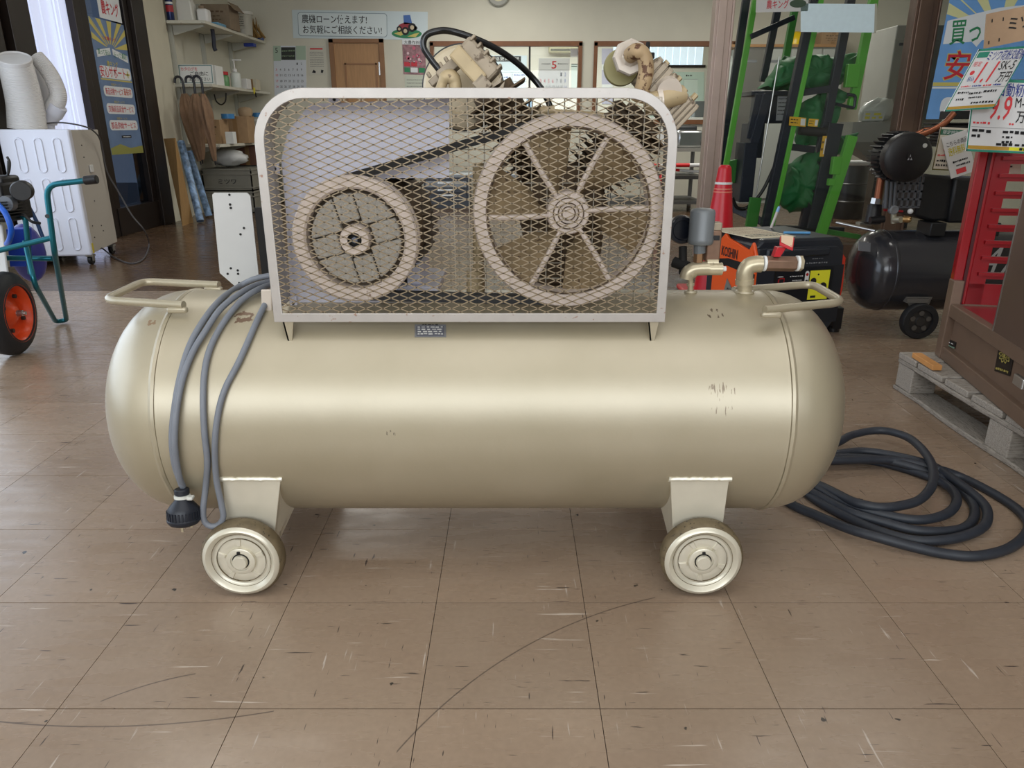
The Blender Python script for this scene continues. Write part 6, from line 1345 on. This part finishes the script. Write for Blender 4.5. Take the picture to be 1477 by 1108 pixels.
# ---- office seen through the two windows
def ow(px, py, Y): return P(px, py, Y)
def osheet(n, a, b_, c_, Y, m, lab, cat): return Sheet(n, ow(*a, Y), ow(*b_, Y), ow(*c_, Y), m, lab, cat, th=.006)
cl = osheet('office_calendar', (777, 84), (822, 84), (776, 134), 10.2, M_paper, 'large office calendar with a big red five behind the window glass', 'calendar')
cl.text('5', .42, .70, .58, .92, M_red, bold=.03); cl.scribble(M_ink, [(.1, .38, .84, .03), (.62, .95, .84, .03)], 1, seed=45); cl.rects('rule', mat('grey_rule', (150, 150, 150), .6), [(.03, .66, .97, .67)], 1)
M_bi = mat('blue_date', (60, 80, 150), .6)
for r_, rw in enumerate([[None] * 5 + [1, 2], [3, 4, 5, 6, 7, 8, 9], [10, 11, 12, 13, 14, 15, 16]]):
    for c_, nv in enumerate(rw):
        if nv: u = .05 + .132 * c_; v = .48 - .19 * r_; cl.text(str(nv), u, v, u + (.05 if nv < 10 else .09), v + .11, M_red if (c_ == 0 or nv in (4, 5, 6)) else (M_bi if c_ == 6 else M_ink), name='date', bold=.01)
wb_ = osheet('planning_board', (690, 80), (760, 80), (690, 134), 13.59, mat('pale_board', (210, 224, 232), .4), 'white planning board with a black heading in the office', 'board')
wb_.rects('heading_band', M_ink, [(.0, .84, .88, .98)], 1); wb_.text('作業連絡更新記録', .04, .86, .84, .96, M_paper, l=2); wb_.rects('grid_line', mat('grey_line', (140, 150, 154), .5), [(.0, .55, 1, .56), (0, .30, 1, .32), (.3, .0, .31, .55), (.7, .3, .71, .55)], 1); wb_.scribble(M_bi, [(.05, .28, .48, .04), (.35, .66, .42, .04), (.74, .96, .48, .04)], 1, seed=47)
ac_ = thing('air_conditioner', 'beige wall air conditioner high on the office wall', 'air conditioner', tuple(ow(815, 68, 13.5))); p = ow(818, 70, 13.49); B().box(p, (.62, .2, .14)).build('case', mat('beige_case', (190, 184, 150), .5), ac_, bevel=.02); B().box(p + Vector((0, -.105, -.03)), (.56, .01, .03)).build('outlet', mat('dark_outlet', (90, 90, 76), .6), ac_)
nb = osheet('notice_board', (823, 70), (838, 70), (823, 82), 10.22, M_paper, 'small white label on the window beside the office calendar', 'label')
nb2 = osheet('whiteboard', (824, 92), (838, 92), (824, 134), 13.59, mat('green_white_board', (196, 208, 200), .5), 'narrow pale board on the office wall by the calendar', 'board'); nb2.rects('frame_line', M_ink, [(0, .97, 1, 1), (0, .9, .6, .93)], 1)
pbx = osheet('pinned_board', (938, 104), (1016, 104), (938, 176), 13.59, mat('mint_board', (198, 218, 206), .5), 'pale green notice board with pinned papers in the office', 'board')
pbx.rects('pinned_paper', mat('mint_paper', (214, 228, 218), .6), [(.28, .35, .52, .86), (.02, .35, .22, .86), (.62, .35, .88, .86)], 1); pbx.rects('thin_line', mat('grey_line', (140, 150, 154), .5), [(.28, .35, .285, .86), (.515, .35, .52, .86), (.62, .35, .625, .86), (.28, .855, .52, .862), (.62, .855, .88, .862)], 2)
pbx.scribble(M_ink, [(.34, .46, .93, .04), (.66, .78, .93, .04)], 1, seed=48); pbx.scribble(mat('grey_text', (120, 120, 116), .6), [(.3, .5, .3, .03), (.64, .86, .3, .03)], 1, seed=49)
cb = osheet('wall_chart', (868, 70), (884, 70), (868, 150), 13.59, mat('lavender_chart', (188, 186, 204), .5), 'lavender chart at the left of the right office window', 'chart'); cb.rects('band', M_paper, [(0, .62, 1, .72), (0, .3, 1, .36)], 1)
wf = B(); a_, b2 = ow(886, 71, 13.55), ow(1012, 94, 13.55)
of = thing('office_cabinet', 'grey office cabinet behind the left office window', 'cabinet', (ow(660, 150, 12.8).x, 12.8, 0)); p = ow(664, 150, 12.8); B().span((p.x - .7, 12.6, 0), (p.x + .5, 13.1, 1.35)).build('body', mat('grey_cabinet', (186, 190, 192), .5), of, bevel=.01)
for k in range(3): B().span((p.x - .66 + .38 * k, 12.58, .1), (p.x - .30 + .38 * k, 12.6, 1.28)).build('door', mat('pale_cabinet_door', (200, 204, 204), .5), of, bevel=.004)
pj = thing('paper_pile', 'pile of white papers standing behind the left office window', 'paper', (ow(742, 120, 10.9).x, 10.9, 1.0)); p = ow(745, 122, 10.9)
od = thing('office_desk', 'white office desk behind the window', 'desk', (0, 11, 0)); B().span((-1.6, 10.5, 1.00), (2.8, 11.2, 1.04)).build('top', M_white, od, smooth=False, bevel=.004)
for x in (-1.55, 2.75): B().span((x - .03, 10.55, 0), (x + .03, 11.15, 1.0)).build('leg', M_white, od, smooth=False)
B().span((p.x - .16, 10.8, 1.04), (p.x + .14, 11.05, 1.30)).build('sheets', M_paper, pj, smooth=False); B().span((p.x - .2, 10.95, 1.04), (p.x + .22, 11.15, 1.42)).build('folder', mat('blue_folder', (150, 190, 226), .5), pj, smooth=False)
tag(B().span((ow(1002, 160, 10.6).x, 10.6, 1.041), ow(1018, 146, 10.6) + Vector((.05, .2, 0))).build('desk_phone', mat('dark_grey_device', (90, 96, 98), .5), bevel=.01), 'dark grey device on the desk at the right office window', 'device')
# ================================================================ counter, drawers and rack against the back wall
dk = thing('steel_desk', 'grey steel desk with drawers seen between the pulley and the flywheel', 'desk', (P(640, 300, 9.2).x, 9.3, 0))
xa_, xb_ = P(612, 290, 9.0).x, P(676, 290, 9.0).x; M_desk = mat('grey_steel', (138, 142, 146), .4, .3); M_deskd = mat('dark_grey_steel', (60, 64, 72), .4, .3)
z0_, z1_ = P(640, 318, 9.0).z, P(640, 256, 9.0).z
B().span((xa_, 9.02, .0), (xb_, 9.7, z1_)).build('carcass', M_deskd, dk, smooth=False); B().span((xa_ - .9, 9.0, z1_), (xb_ + .6, 9.75, z1_ + .03)).build('top', M_desk, dk, smooth=False)
for k, (a, b2) in enumerate(((.06, .27), (.29, .44), (.46, .66))):
    o = B().span((xa_ + .02, 8.995, z1_ - .02 - (z1_) * b2), (xb_ - .02, 9.02, z1_ - .02 - z1_ * a)).build('drawer', M_desk if k == 0 else M_deskd, dk, smooth=False, bevel=.004); B().span(((xa_ + xb_) / 2 - .1, 8.985, z1_ - z1_ * a - .05), ((xa_ + xb_) / 2 + .1, 8.996, z1_ - z1_ * a - .03)).build('pull', M_steel, o, smooth=False)
B().span((xa_ - .88, 9.05, 0), (xa_ - .84, 9.7, z1_)).build('leg', M_desk, dk, smooth=False)
ch = thing('office_chair', 'dark office chair beside the steel desk', 'chair', (xa_ - .35, 8.8, 0)); c = Vector((xa_ - .35, 8.8, 0))
B().lathe([(0, .42), (.21, .42), (.23, .45), (.21, .48), (0, .49)], c, (0, 0, 1), 24).build('seat', M_black, ch); B().cyl(c + Vector((0, 0, .08)), c + Vector((0, 0, .42)), .03, n=12).build('post', M_steel, ch)
B().box(c + Vector((0, -.2, .70)), (.38, .05, .36)).build('backrest', M_black, ch, bevel=.02)
for k in range(5):
    a = 2 * PI * k / 5; e_ = c + Vector((.26 * math.cos(a), .26 * math.sin(a), .06)); o = B().bar(c + Vector((0, 0, .09)), e_, .04, .025).build('base_arm', M_black, ch); B().sphere(e_ - Vector((0, 0, .03)), .03, 10).build('castor', M_black, o)
B().box(c + Vector((0, -.2, .52)), (.05, .03, .14)).build('stay', M_black, ch)
rk = thing('steel_rack', 'grey steel rack with shelves left of the glass partition', 'rack', (P(985, 260, 8.6).x, 8.9, 0)); M_rack = mat('rack_grey', (96, 96, 94), .5, .3)
xa_, xb_ = P(880, 250, 8.6).x, P(1018, 250, 8.6).x
for x in (xa_, xb_):
    for y in (8.62, 9.3): B().span((x - .02, y - .02, 0), (x + .02, y + .02, P(985, 214, 8.6).z - .002)).build('post', M_rack, rk, smooth=False)
rz = [P(985, 214, 8.6).z, P(985, 254, 8.6).z, .12]
for z in rz: B().span((xa_, 8.6, z - .035), (xb_, 9.32, z)).build('shelf', mat('rack_shelf', (150, 148, 140), .5, .2) if z == rz[0] else M_rack, rk, smooth=False)
M_silv = mat('silver_foil', (176, 178, 178), .22, .85, bump=.4, scale=12)
x0_, x1_ = P(976, 200, 8.75).x, P(1013, 200, 8.75).x; tag(B().span((x0_, 8.7, rz[0]), (x1_, 9.0, rz[0] + .19)).build('foil_package', M_silv, bevel=.03), 'silver foil package on the top of the steel rack', 'package')
tag(B().span((x0_ - .05, 9.02, rz[0]), (x1_, 9.28, rz[0] + .24)).build('dark_case', mat('dark_case', (40, 42, 44), .5), bevel=.02), 'dark case behind the silver package on the rack', 'case')
for k, (x, w_, h, m, lab) in enumerate(((.42, .20, .17, M_paper, 'white box on the rack top nearest the flywheel'), (.68, .14, .2, M_white, 'tall white box in the middle of the rack top'))):
    tag(B().span((xa_ + x - .12, 8.7, rz[0]), (xa_ + x + w_ - .12, 8.9, rz[0] + h)).build('rack_box', m, smooth=False, bevel=.004), lab, 'box')
pl_ = thing('marker_pole', 'red and white striped pole lying on the rack', 'pole', (P(1000, 240, 8.55).x, 8.55, 0)); z = P(990, 236, 8.5).z; xs_ = P(930, 236, 8.5).x
for k in range(7):
    p0 = Vector((xs_ + .17 * k, 8.56, rz[1] + .02 + .0)); B().cyl(p0 + Vector((0, 0, .10 - .0)), p0 + Vector((.17, 0, .10)), .022, n=14).build('band', M_white if k % 2 else mat('signal_red', (214, 30, 34), .4), pl_)
for dx in (.15, .95): B().cyl((xs_ + dx, 8.56, rz[1]), (xs_ + dx, 8.56, rz[1] + .10), .012, n=8).build('support', M_rack, pl_)
pl2 = thing('slim_pole', 'thin worn red and white pole under the striped pole', 'pole', (P(1000, 246, 8.6).x, 8.62, rz[1])); q0, q1 = Vector((xs_ - .1, 8.70, rz[1] + .09)), Vector((xs_ + 1.1, 8.70, rz[1] + .016))
for k in range(9): B().cyl(q0.lerp(q1, k / 9), q0.lerp(q1, (k + 1) / 9), .015, n=10).build('band', MATS['signal_red'] if k % 3 == 0 else M_white, pl2)
fe = thing('fire_extinguisher', 'red fire extinguisher standing on the floor beside the rack', 'extinguisher', (P(955, 300, 8.3).x, 8.3, 0)); c = Vector((P(956, 300, 8.3).x, 8.3, 0))
B().lathe([(0, .0), (.075, 0), (.08, .01), (.08, .36), (.06, .42), (.02, .45), (0, .45)], c, (0, 0, 1), 24).build('body', mat('extinguisher_red', (186, 24, 34), .3), fe, angle=50); B().box(c + Vector((0, 0, .47)), (.12, .03, .03)).build('lever', M_black, fe); B().tube(spline([c + Vector((.03, 0, .45)), c + Vector((.10, 0, .40)), c + Vector((.09, 0, .2))], 4), .01, 8).build('hose', M_black, fe)
# ================================================================ green farm machine behind the glass
M_gg = mat('bright_green_paint', (96, 186, 60), .4); M_gd = mat('mid_green_paint', (62, 138, 56), .45); M_nv = mat('dark_navy_steel', (40, 46, 58), .4, .2); M_cl = mat('green_tarpaulin', (34, 116, 62), .6, noise=.12, scale=9)
gm = thing('farm_machine', 'tall green and navy farm machine with green cloth bags behind the glass partition', 'machine', (P(1150, 300, 6.2).x, 6.2, 0))
def gb(n, p0, p1, Y0, Y1, wd, th, m, **k):
    a, b_ = P(*p0, Y0), P(*p1, Y1); a.z = max(a.z, th / 2); b_.z = max(b_.z, .004)
    return B().bar(a, b_, wd, th, up=(0, 1, 0)).build(n, m, gm, smooth=False, bevel=.003, **k)
gb('green_post', (1091, -12), (1043, 262), 6.3, 6.3, .042, .04, M_gg); gb('green_post', (1043, 262), (1031, 322), 6.3, 6.3, .042, .04, M_gd)
gb('dark_post', (1078, -12), (1040, 240), 6.5, 6.5, .06, .04, M_nv); gb('dark_post', (1127, -12), (1100, 118), 6.8, 6.8, .055, .05, M_nv)
gb('green_post', (1151, -12), (1132, 90), 6.8, 6.8, .055, .05, M_gd); gb('link_bar', (1083, 53), (1146, 25), 6.24, 6.3, .04, .02, M_nv)
gb('dark_post', (1176, -12), (1103, 327), 5.95, 5.95, .062, .06, M_nv); gb('green_post', (1186, -12), (1113, 325), 5.93, 5.93, .036, .05, M_gg)
gb('dark_post', (1229, -12), (1192, 176), 6.1, 6.1, .062, .05, M_nv); gb('dark_post', (1192, 176), (1158, 327), 6.1, 6.1, .066, .05, M_nv)
gb('green_post', (1262, -12), (1228, 158), 6.15, 6.15, .062, .05, M_gg); gb('green_post', (1229, 196), (1184, 337), 5.9, 5.9, .075, .05, M_gg)
gb('dark_plate', (1206, 178), (1174, 330), 6.0, 6.0, .11, .03, M_nv)
for a, b_, wd in (((1155, 134), (1197, 128), .045), ((1140, 212), (1174, 216), .05)): gb('cross_bar', a, b_, 6.05, 6.05, .05, wd, M_nv)
B().cyl(P(1153, 188, 5.96), P(1190, 191, 5.96), .034, n=18).build('rubber_roller', M_rubber, gm)
for (x0, y0, x1, y1, Y) in ((1219, 92, 1243, 126, 6.1), (1224, 142, 1234, 158, 6.1), (1199, 226, 1216, 252, 5.87), (1195, 258, 1206, 268, 5.87)):
    a, b_ = P(x0, y1, Y), P(x1, y0, Y); B().span((a.x, Y, a.z), (b_.x, Y + .05, b_.z)).build('green_bracket', M_gg, gm, smooth=False, bevel=.006)
B().tube(fillet([P(1205, 150, 6.1), P(1232, 156, 6.1), P(1234, 138, 6.1), P(1222, 136, 6.1)], .02), .012, 8).build('hook_rod', M_nv, gm)
def boxpx(n, x0, y0, x1, y1, Y, d, m, par, bv=.006):
    a, b_ = P(x0, y1, Y), P(x1, y0, Y); return B().span((a.x, Y, max(0, a.z)), (b_.x, Y + d, b_.z)).build(n, m, par, smooth=False, bevel=bv)
boxpx('navy_housing', 1096, 134, 1140, 178, 6.35, .3, M_nv, gm); boxpx('navy_housing', 1078, 178, 1104, 228, 6.3, .25, M_nv, gm); boxpx('navy_housing', 1066, 206, 1094, 292, 6.2, .25, M_nv, gm)
boxpx('navy_cap', 1084, 131, 1142, 138, 6.3, .35, M_nv, gm)
gb('dark_post', (1106, 136), (1082, 225), 6.25, 6.25, .07, .05, M_nv); gb('dark_post', (1094, 136), (1080, 200), 6.28, 6.28, .05, .05, M_nv)
wl2 = Sheet('white_label', P(1122, 137, 6.34), P(1138, 137, 6.34), P(1119, 174, 6.34), mat('grey_label', (186, 190, 196), .5), None, None, parent=gm, th=.002); wl2.scribble(M_ink, [(.1, .9, v, .06) for v in (.85, .7, .55, .4, .25)], 1, seed=60)
B().cyl(P(1124, 82, 6.2), P(1088, 296, 6.2), .006, n=8).build('steel_rod', M_steel, gm)
for (a, b_, c_) in (((1139, 168), (1163, 170), (1138, 181)), ((1167, 171), (1181, 172), (1165, 182)), ((1187, 196), (1193, 196), (1182, 226))):
    s = Sheet('yellow_label', P(*a, 5.885), P(*b_, 5.885), P(*c_, 5.885), mat('amber_label', (226, 178, 40), .5), None, None, parent=gm, th=.002); s.scribble(M_ink, [(.08, .55, .7, .14), (.08, .5, .35, .14)], 1, seed=61); s.rects('white_box', M_paper, [(.68, .12, .95, .88)], 1)
gb('base_beam', (1054, 299), (1112, 326), 6.25, 6.1, .06, .06, M_nv); gb('base_beam', (1100, 330), (1215, 333), 6.0, 6.2, .06, .05, M_nv); gb('green_foot', (1090, 285), (1083, 327), 6.1, 6.1, .09, .04, M_gd); gb('green_foot', (1060, 230), (1064, 262), 6.4, 6.4, .1, .06, M_gd)
gb('green_rail', (1180, 332), (1240, 342), 6.0, 6.0, .04, .03, M_gd)
B().tube(spline([P(1118, 238, 6.15), P(1100, 275, 6.15), P(1080, 298, 6.15), P(1064, 300, 6.15), P(1056, 285, 6.15)], 5), .014, 8).build('black_hose', M_black, gm)
def cloth(name, poly, Y, d, seed):
    pts = []; n = len(poly)
    for i in range(n):
        for k in range(10): t = k / 10; pts.append(Vector(poly[i]) * (1 - t) + Vector(poly[(i + 1) % n]) * t)
    q = [P(p[0], p[1], Y) for p in pts]; c = sum(q, Vector()) / len(q); rings = []
    N = 22
    for j in range(N + 1):
        a = -PI / 2 + PI * j / N; s = max(.06, math.cos(a) ** .5) if abs(math.cos(a)) > 1e-3 else .06; yy = d * math.sin(a)
        ring = []
        for p in q:
            v = c + (p - c) * s + Vector((0, yy, 0)); ns = mnoise.noise(v * 9 + Vector((seed, 0, 0))); ns2 = abs(mnoise.noise(Vector((v.x * 11 + v.z * 8, seed, v.z * 6 - v.x * 4))))
            ring.append(v + Vector((.03 * ns, -.20 * ns2 * math.cos(a) - .05 * ns, .03 * ns)))
        rings.append(ring)
    B().loft(rings).build(name, M_cl, gm, angle=80)
cloth('green_cloth_bag', [(1094, 128), (1108, 112), (1126, 84), (1160, 80), (1200, 84), (1237, 77), (1226, 96), (1214, 118), (1196, 130), (1150, 132), (1120, 127)], 6.45, .22, 1)
cloth('green_cloth_bag', [(1157, 148), (1180, 136), (1206, 128), (1216, 140), (1200, 152), (1196, 190), (1180, 208), (1146, 208), (1150, 175)], 6.35, .16, 2)
cloth('green_cloth_bag', [(1124, 280), (1140, 236), (1168, 216), (1176, 230), (1172, 270), (1164, 302), (1138, 304), (1124, 296)], 6.25, .18, 3)
cloth('green_cloth_bag', [(1206, 196), (1226, 194), (1222, 218), (1206, 222)], 6.25, .08, 4)
# ---- grey hopper machine and what stands beside it
M_hop = mat('grey_sheet_metal', (146, 146, 140), .5, .2, noise=.04, scale=8)
hm = thing('hopper_machine', 'tall grey metal machine with a tapering hopper beside the brown post', 'machine', (P(1290, 250, 6.7).x, 6.8, 0))
a, b_ = P(1272, 180, 6.9), P(1325, 36, 6.9); B().span((a.x, 6.9, P(1290, 190, 6.9).z), (b_.x + .35, 7.4, b_.z)).build('tall_case', M_hop, hm, smooth=False, bevel=.01)
B().span((a.x + .04, 6.885, P(1290, 66, 6.9).z), (a.x + .22, 6.905, P(1290, 62, 6.9).z)).build('handle', M_nv, hm, smooth=False); B().span((a.x - .005, 6.89, b_.z - .12), (b_.x + .35, 6.9, b_.z - .105)).build('seam', MATS['rack_shelf'], hm, smooth=False)
h = [P(1231, 176, 6.3), P(1302, 176, 6.3), P(1302, 205, 6.3), P(1231, 205, 6.3)]; b = B()
top = [Vector((h[0].x, 6.3, h[0].z)), Vector((h[1].x, 6.3, h[0].z)), Vector((h[1].x, 6.75, h[0].z)), Vector((h[0].x, 6.75, h[0].z))]
mid = [v - Vector((0, 0, h[0].z - h[3].z)) for v in top]; zb3 = P(1262, 233, 6.4).z; xc = P(1263, 233, 6.4).x
bot = [Vector((xc - .04, 6.42, zb3)), Vector((xc + .07, 6.42, zb3)), Vector((xc + .07, 6.54, zb3)), Vector((xc - .04, 6.54, zb3))]
b.loft([top, mid, bot]); b.build('hopper', M_hop, hm, smooth=False)
B().bar(P(1262, 225, 6.35), PZ(1246, 322, .0), .05, .05).build('leg', M_hop, hm, smooth=False)
for x in (a.x + .35, b_.x + .3): B().span((x, 7.2, 0), (x + .06, 7.26, P(1290, 190, 6.9).z)).build('leg', M_nv, hm, smooth=False)
B().box(PZ(1246, 322, .01), (.12, .1, .02)).build('foot_plate', M_hop, hm, smooth=False)
pb = B(); pb.sphere((0, 0, 0), 1, 20); c = P(1264, 160, 6.52); o = pb.v
pb.v = [c + Vector((p.x * .13, p.y * .1, p.z * .10)) * (1 + .3 * mnoise.noise(p * 2.2 + Vector((3, 1, 0)))) + Vector((p.z * .03, 0, 0)) for p in o]
pb_ = pb.build('plastic_bag', mat('clear_crumpled_plastic', (190, 194, 190), .25), label='clear plastic bag with yellow print lying in the grey hopper', cat='bag', angle=70)
s = Sheet('yellow_print', P(1247, 160, 6.36), P(1277, 160, 6.36), P(1244, 174, 6.36), mat('clear_crumpled_plastic', (190, 194, 190), .25), None, None, parent=pb_, th=.001); s.scribble(mat('lemon_letters', (206, 196, 60), .5), [(.08, .92, .7, .3), (.08, .92, .3, .3)], 1, seed=71)
for k, (px, Y, lab) in enumerate(((1222, 8.0, 'black drum on the floor nearest the green machine'), (1246, 8.5, 'black drum farther right behind the hopper leg'))):
    c = P(px, 300, Y); c.z = 0; t = thing('drum', lab, 'drum', tuple(c), 'black drums'); B().lathe([(0, 0), (.16, 0), (.17, .02), (.17, .52), (.16, .55), (0, .55)], c, (0, 0, 1), 28).build('shell', M_black, t, angle=40)
    for z in (.18, .36): B().lathe([(.168, z - .012), (.178, z), (.168, z + .012)], c, (0, 0, 1), 28).build('hoop', M_black, t)
rp = thing('striped_rail', 'red and white striped rail behind the hopper leg', 'rail', (P(1237, 235, 7.6).x, 7.6, 0)); z = P(1237, 235, 7.6).z; x0_ = P(1205, 235, 7.6).x
for k in range(3): B().cyl((x0_ + .19 * k, 7.6, z), (x0_ + .19 * (k + 1), 7.6, z), .026, n=14).build('band', M_white if k < 2 else MATS['signal_red'], rp)
for x in (x0_ + .04, x0_ + .5): B().cyl((x, 7.6, 0), (x, 7.6, z), .012, n=8).build('leg', M_rack, rp)
# ---- lockers with a wood board on top, helmet and box
lz = P(1150, 68, 9.6).z
for k in range(4):
    px = (1064, 1101, 1139, 1184, 1218); x0_, x1_ = P(px[k], 100, 9.6).x, P(px[k + 1], 100, 9.6).x
    t = thing('locker', ['pale grey locker nearest the brown post', 'pale grey locker with a yellow green sticker', 'pale grey locker third from the brown post', 'pale grey locker farthest from the brown post'][k], 'locker', ((x0_ + x1_) / 2, 9.85, 0), 'pale lockers by the back wall')
    ml = mat('pale_grey_locker', (186, 190, 184), .45, .1); B().span((x0_ + .002, 9.62, 0), (x1_ - .002, 10.08, lz)).build('carcass', ml, t, smooth=False); d = B().span((x0_ + .012, 9.6, .06), (x1_ - .012, 9.618, lz - .02)).build('door', ml if k else M_steel, t, smooth=False, bevel=.004)
    B().span((x0_ + .08, 9.596, lz - .17), (x0_ + .22, 9.602, lz - .14)).build('label_slot', MATS['grey_steel'], d, smooth=False)
    if k == 1: B().cyl((x0_ + .17, 9.594, lz - .33), (x0_ + .17, 9.602, lz - .33), .03, n=14).build('sticker', mat('yellow_green_sticker', (200, 220, 90), .5), d)
x0_, x1_ = P(1040, 64, 9.6).x, P(1219, 64, 9.6).x; tag(B().span((x0_, 9.58, lz), (x1_, 10.08, lz + .03)).build('oak_board', M_oak, smooth=False), 'long oak board lying across the tops of the lockers', 'board')
hx = P(1150, 60, 9.75); ht = thing('helmet', 'yellow safety helmet on top of the lockers', 'helmet', (hx.x, 9.8, lz + .03)); M_y = mat('helmet_yellow', (236, 200, 20), .3)
B().lathe([(.125, 0), (.122, .06), (.10, .12), (.06, .15), (0, .16)], (hx.x, 9.8, lz + .035), (0, 0, 1), 28).build('shell', M_y, ht, angle=60); B().lathe([(.12, .0), (.15, .0), (.15, .012), (.12, .014), (.12, 0)], (hx.x, 9.8, lz + .03), (0, 0, 1), 28).build('brim', M_y, ht); B().bar((hx.x, 9.70, lz + .13), (hx.x, 9.9, lz + .13), .03, .08).build('crest', M_y, ht, bevel=.01)
bx0, bx1 = P(1180, 58, 9.8).x, P(1214, 58, 9.8).x; carton('cardboard_carton', 'brown carton on top of the lockers beside the helmet', (bx0 + bx1) / 2, 9.85, lz + .03, bx1 - bx0, .3, P(1195, 46, 9.7).z - lz - .03, M_card)
# ---- stickers on the glass
s = Sheet('glass_sticker', P(1155, 5, YP - .008), P(1262, 6, YP - .008), P(1155, 46, YP - .008), mat('pale_blue_white_film', (226, 246, 252), .35, noise=.03, scale=30), 'blank pale rectangular sheet stuck on the glass', 'sheet', th=.001)
s.rects('clear_tape', mat('grey_clear_tape', (180, 178, 160), .3), [(.985, -.03, 1.03, 1.02)], -2)
s = Sheet('shop_sign', P(1092, -20, YP - .008), P(1168, -22, YP - .008), P(1090, 18, YP - .008), mat('pale_sign_film', (206, 204, 200), .4), 'white sign film with red letters at the top of the glass', 'sign', th=.001)
s.text('農キング', .2, .12, .62, .46, M_pred, bold=.03); s.poly('oval_mark', mat('dark_green_mark', (60, 80, 60), .5), [[(.8 + .16 * math.cos(2 * PI * k / 20), .3 + .16 * math.sin(2 * PI * k / 20)) for k in range(20)]], 1)
# ---- right banner poster
M_sky2 = mat('poster_sky_blue', (112, 164, 222), .45, noise=.12, scale=4)
a, b_, c_ = P(1372, -12, 5.30), P(1520, -12, 5.30), P(1372, 172, 5.30); c_.x = a.x
ph = PX(1346, 172, a.x)
s = Sheet('banner_poster', a, b_, Vector((a.x - .02, 5.30, P(1346, 172, 5.30).z)), M_sky2, 'blue banner poster with large red letters behind the price cards', 'poster', th=.002)
rays = []
for k in range(7):
    a0_, a1_ = PI * (k + .1) / 7, PI * (k + .5) / 7; rays.append([(.55 + .1 * math.cos(a0_), .72), (min(1, max(0, .55 + .8 * math.cos(a0_))), min(1, .72 + .5 * math.sin(a0_))), (min(1, max(0, .55 + .8 * math.cos(a1_))), min(1, .72 + .5 * math.sin(a1_))), (.55 + .1 * math.cos(a1_), .72)])
s.poly('yellow_rays', mat('pale_yellow_rays', (214, 214, 160), .5), rays, 1)
s.poly('white_bubble', M_pw_, [[(.02, .78), (.02, .60), (.30, .62), (.36, .58), (.40, .63), (.98, .72), (.98, .92), (.5, .88)]], 2); s.text('買って安心!', .07, .62, .92, .82, M_pgrn, l=3, bold=.03, rot=.08)
s.text('安心', .08, .31, .62, .56, M_pyel, l=2, bold=.08); s.text('安心', .09, .32, .61, .55, M_pred, l=3, bold=.03); s.rects('yellow_line', M_pyel, [(.0, .27, .6, .30)], 2); s.rects('white_line', M_pw_, [(-.0, .25, .6, .265)], 2)
s.rrect('white_box', M_pw_, [(.12, .04, .9, .18)], 1, .06); s.text('交換返品返金サービス', .2, .07, .85, .15, M_pred, l=2, bold=.02)
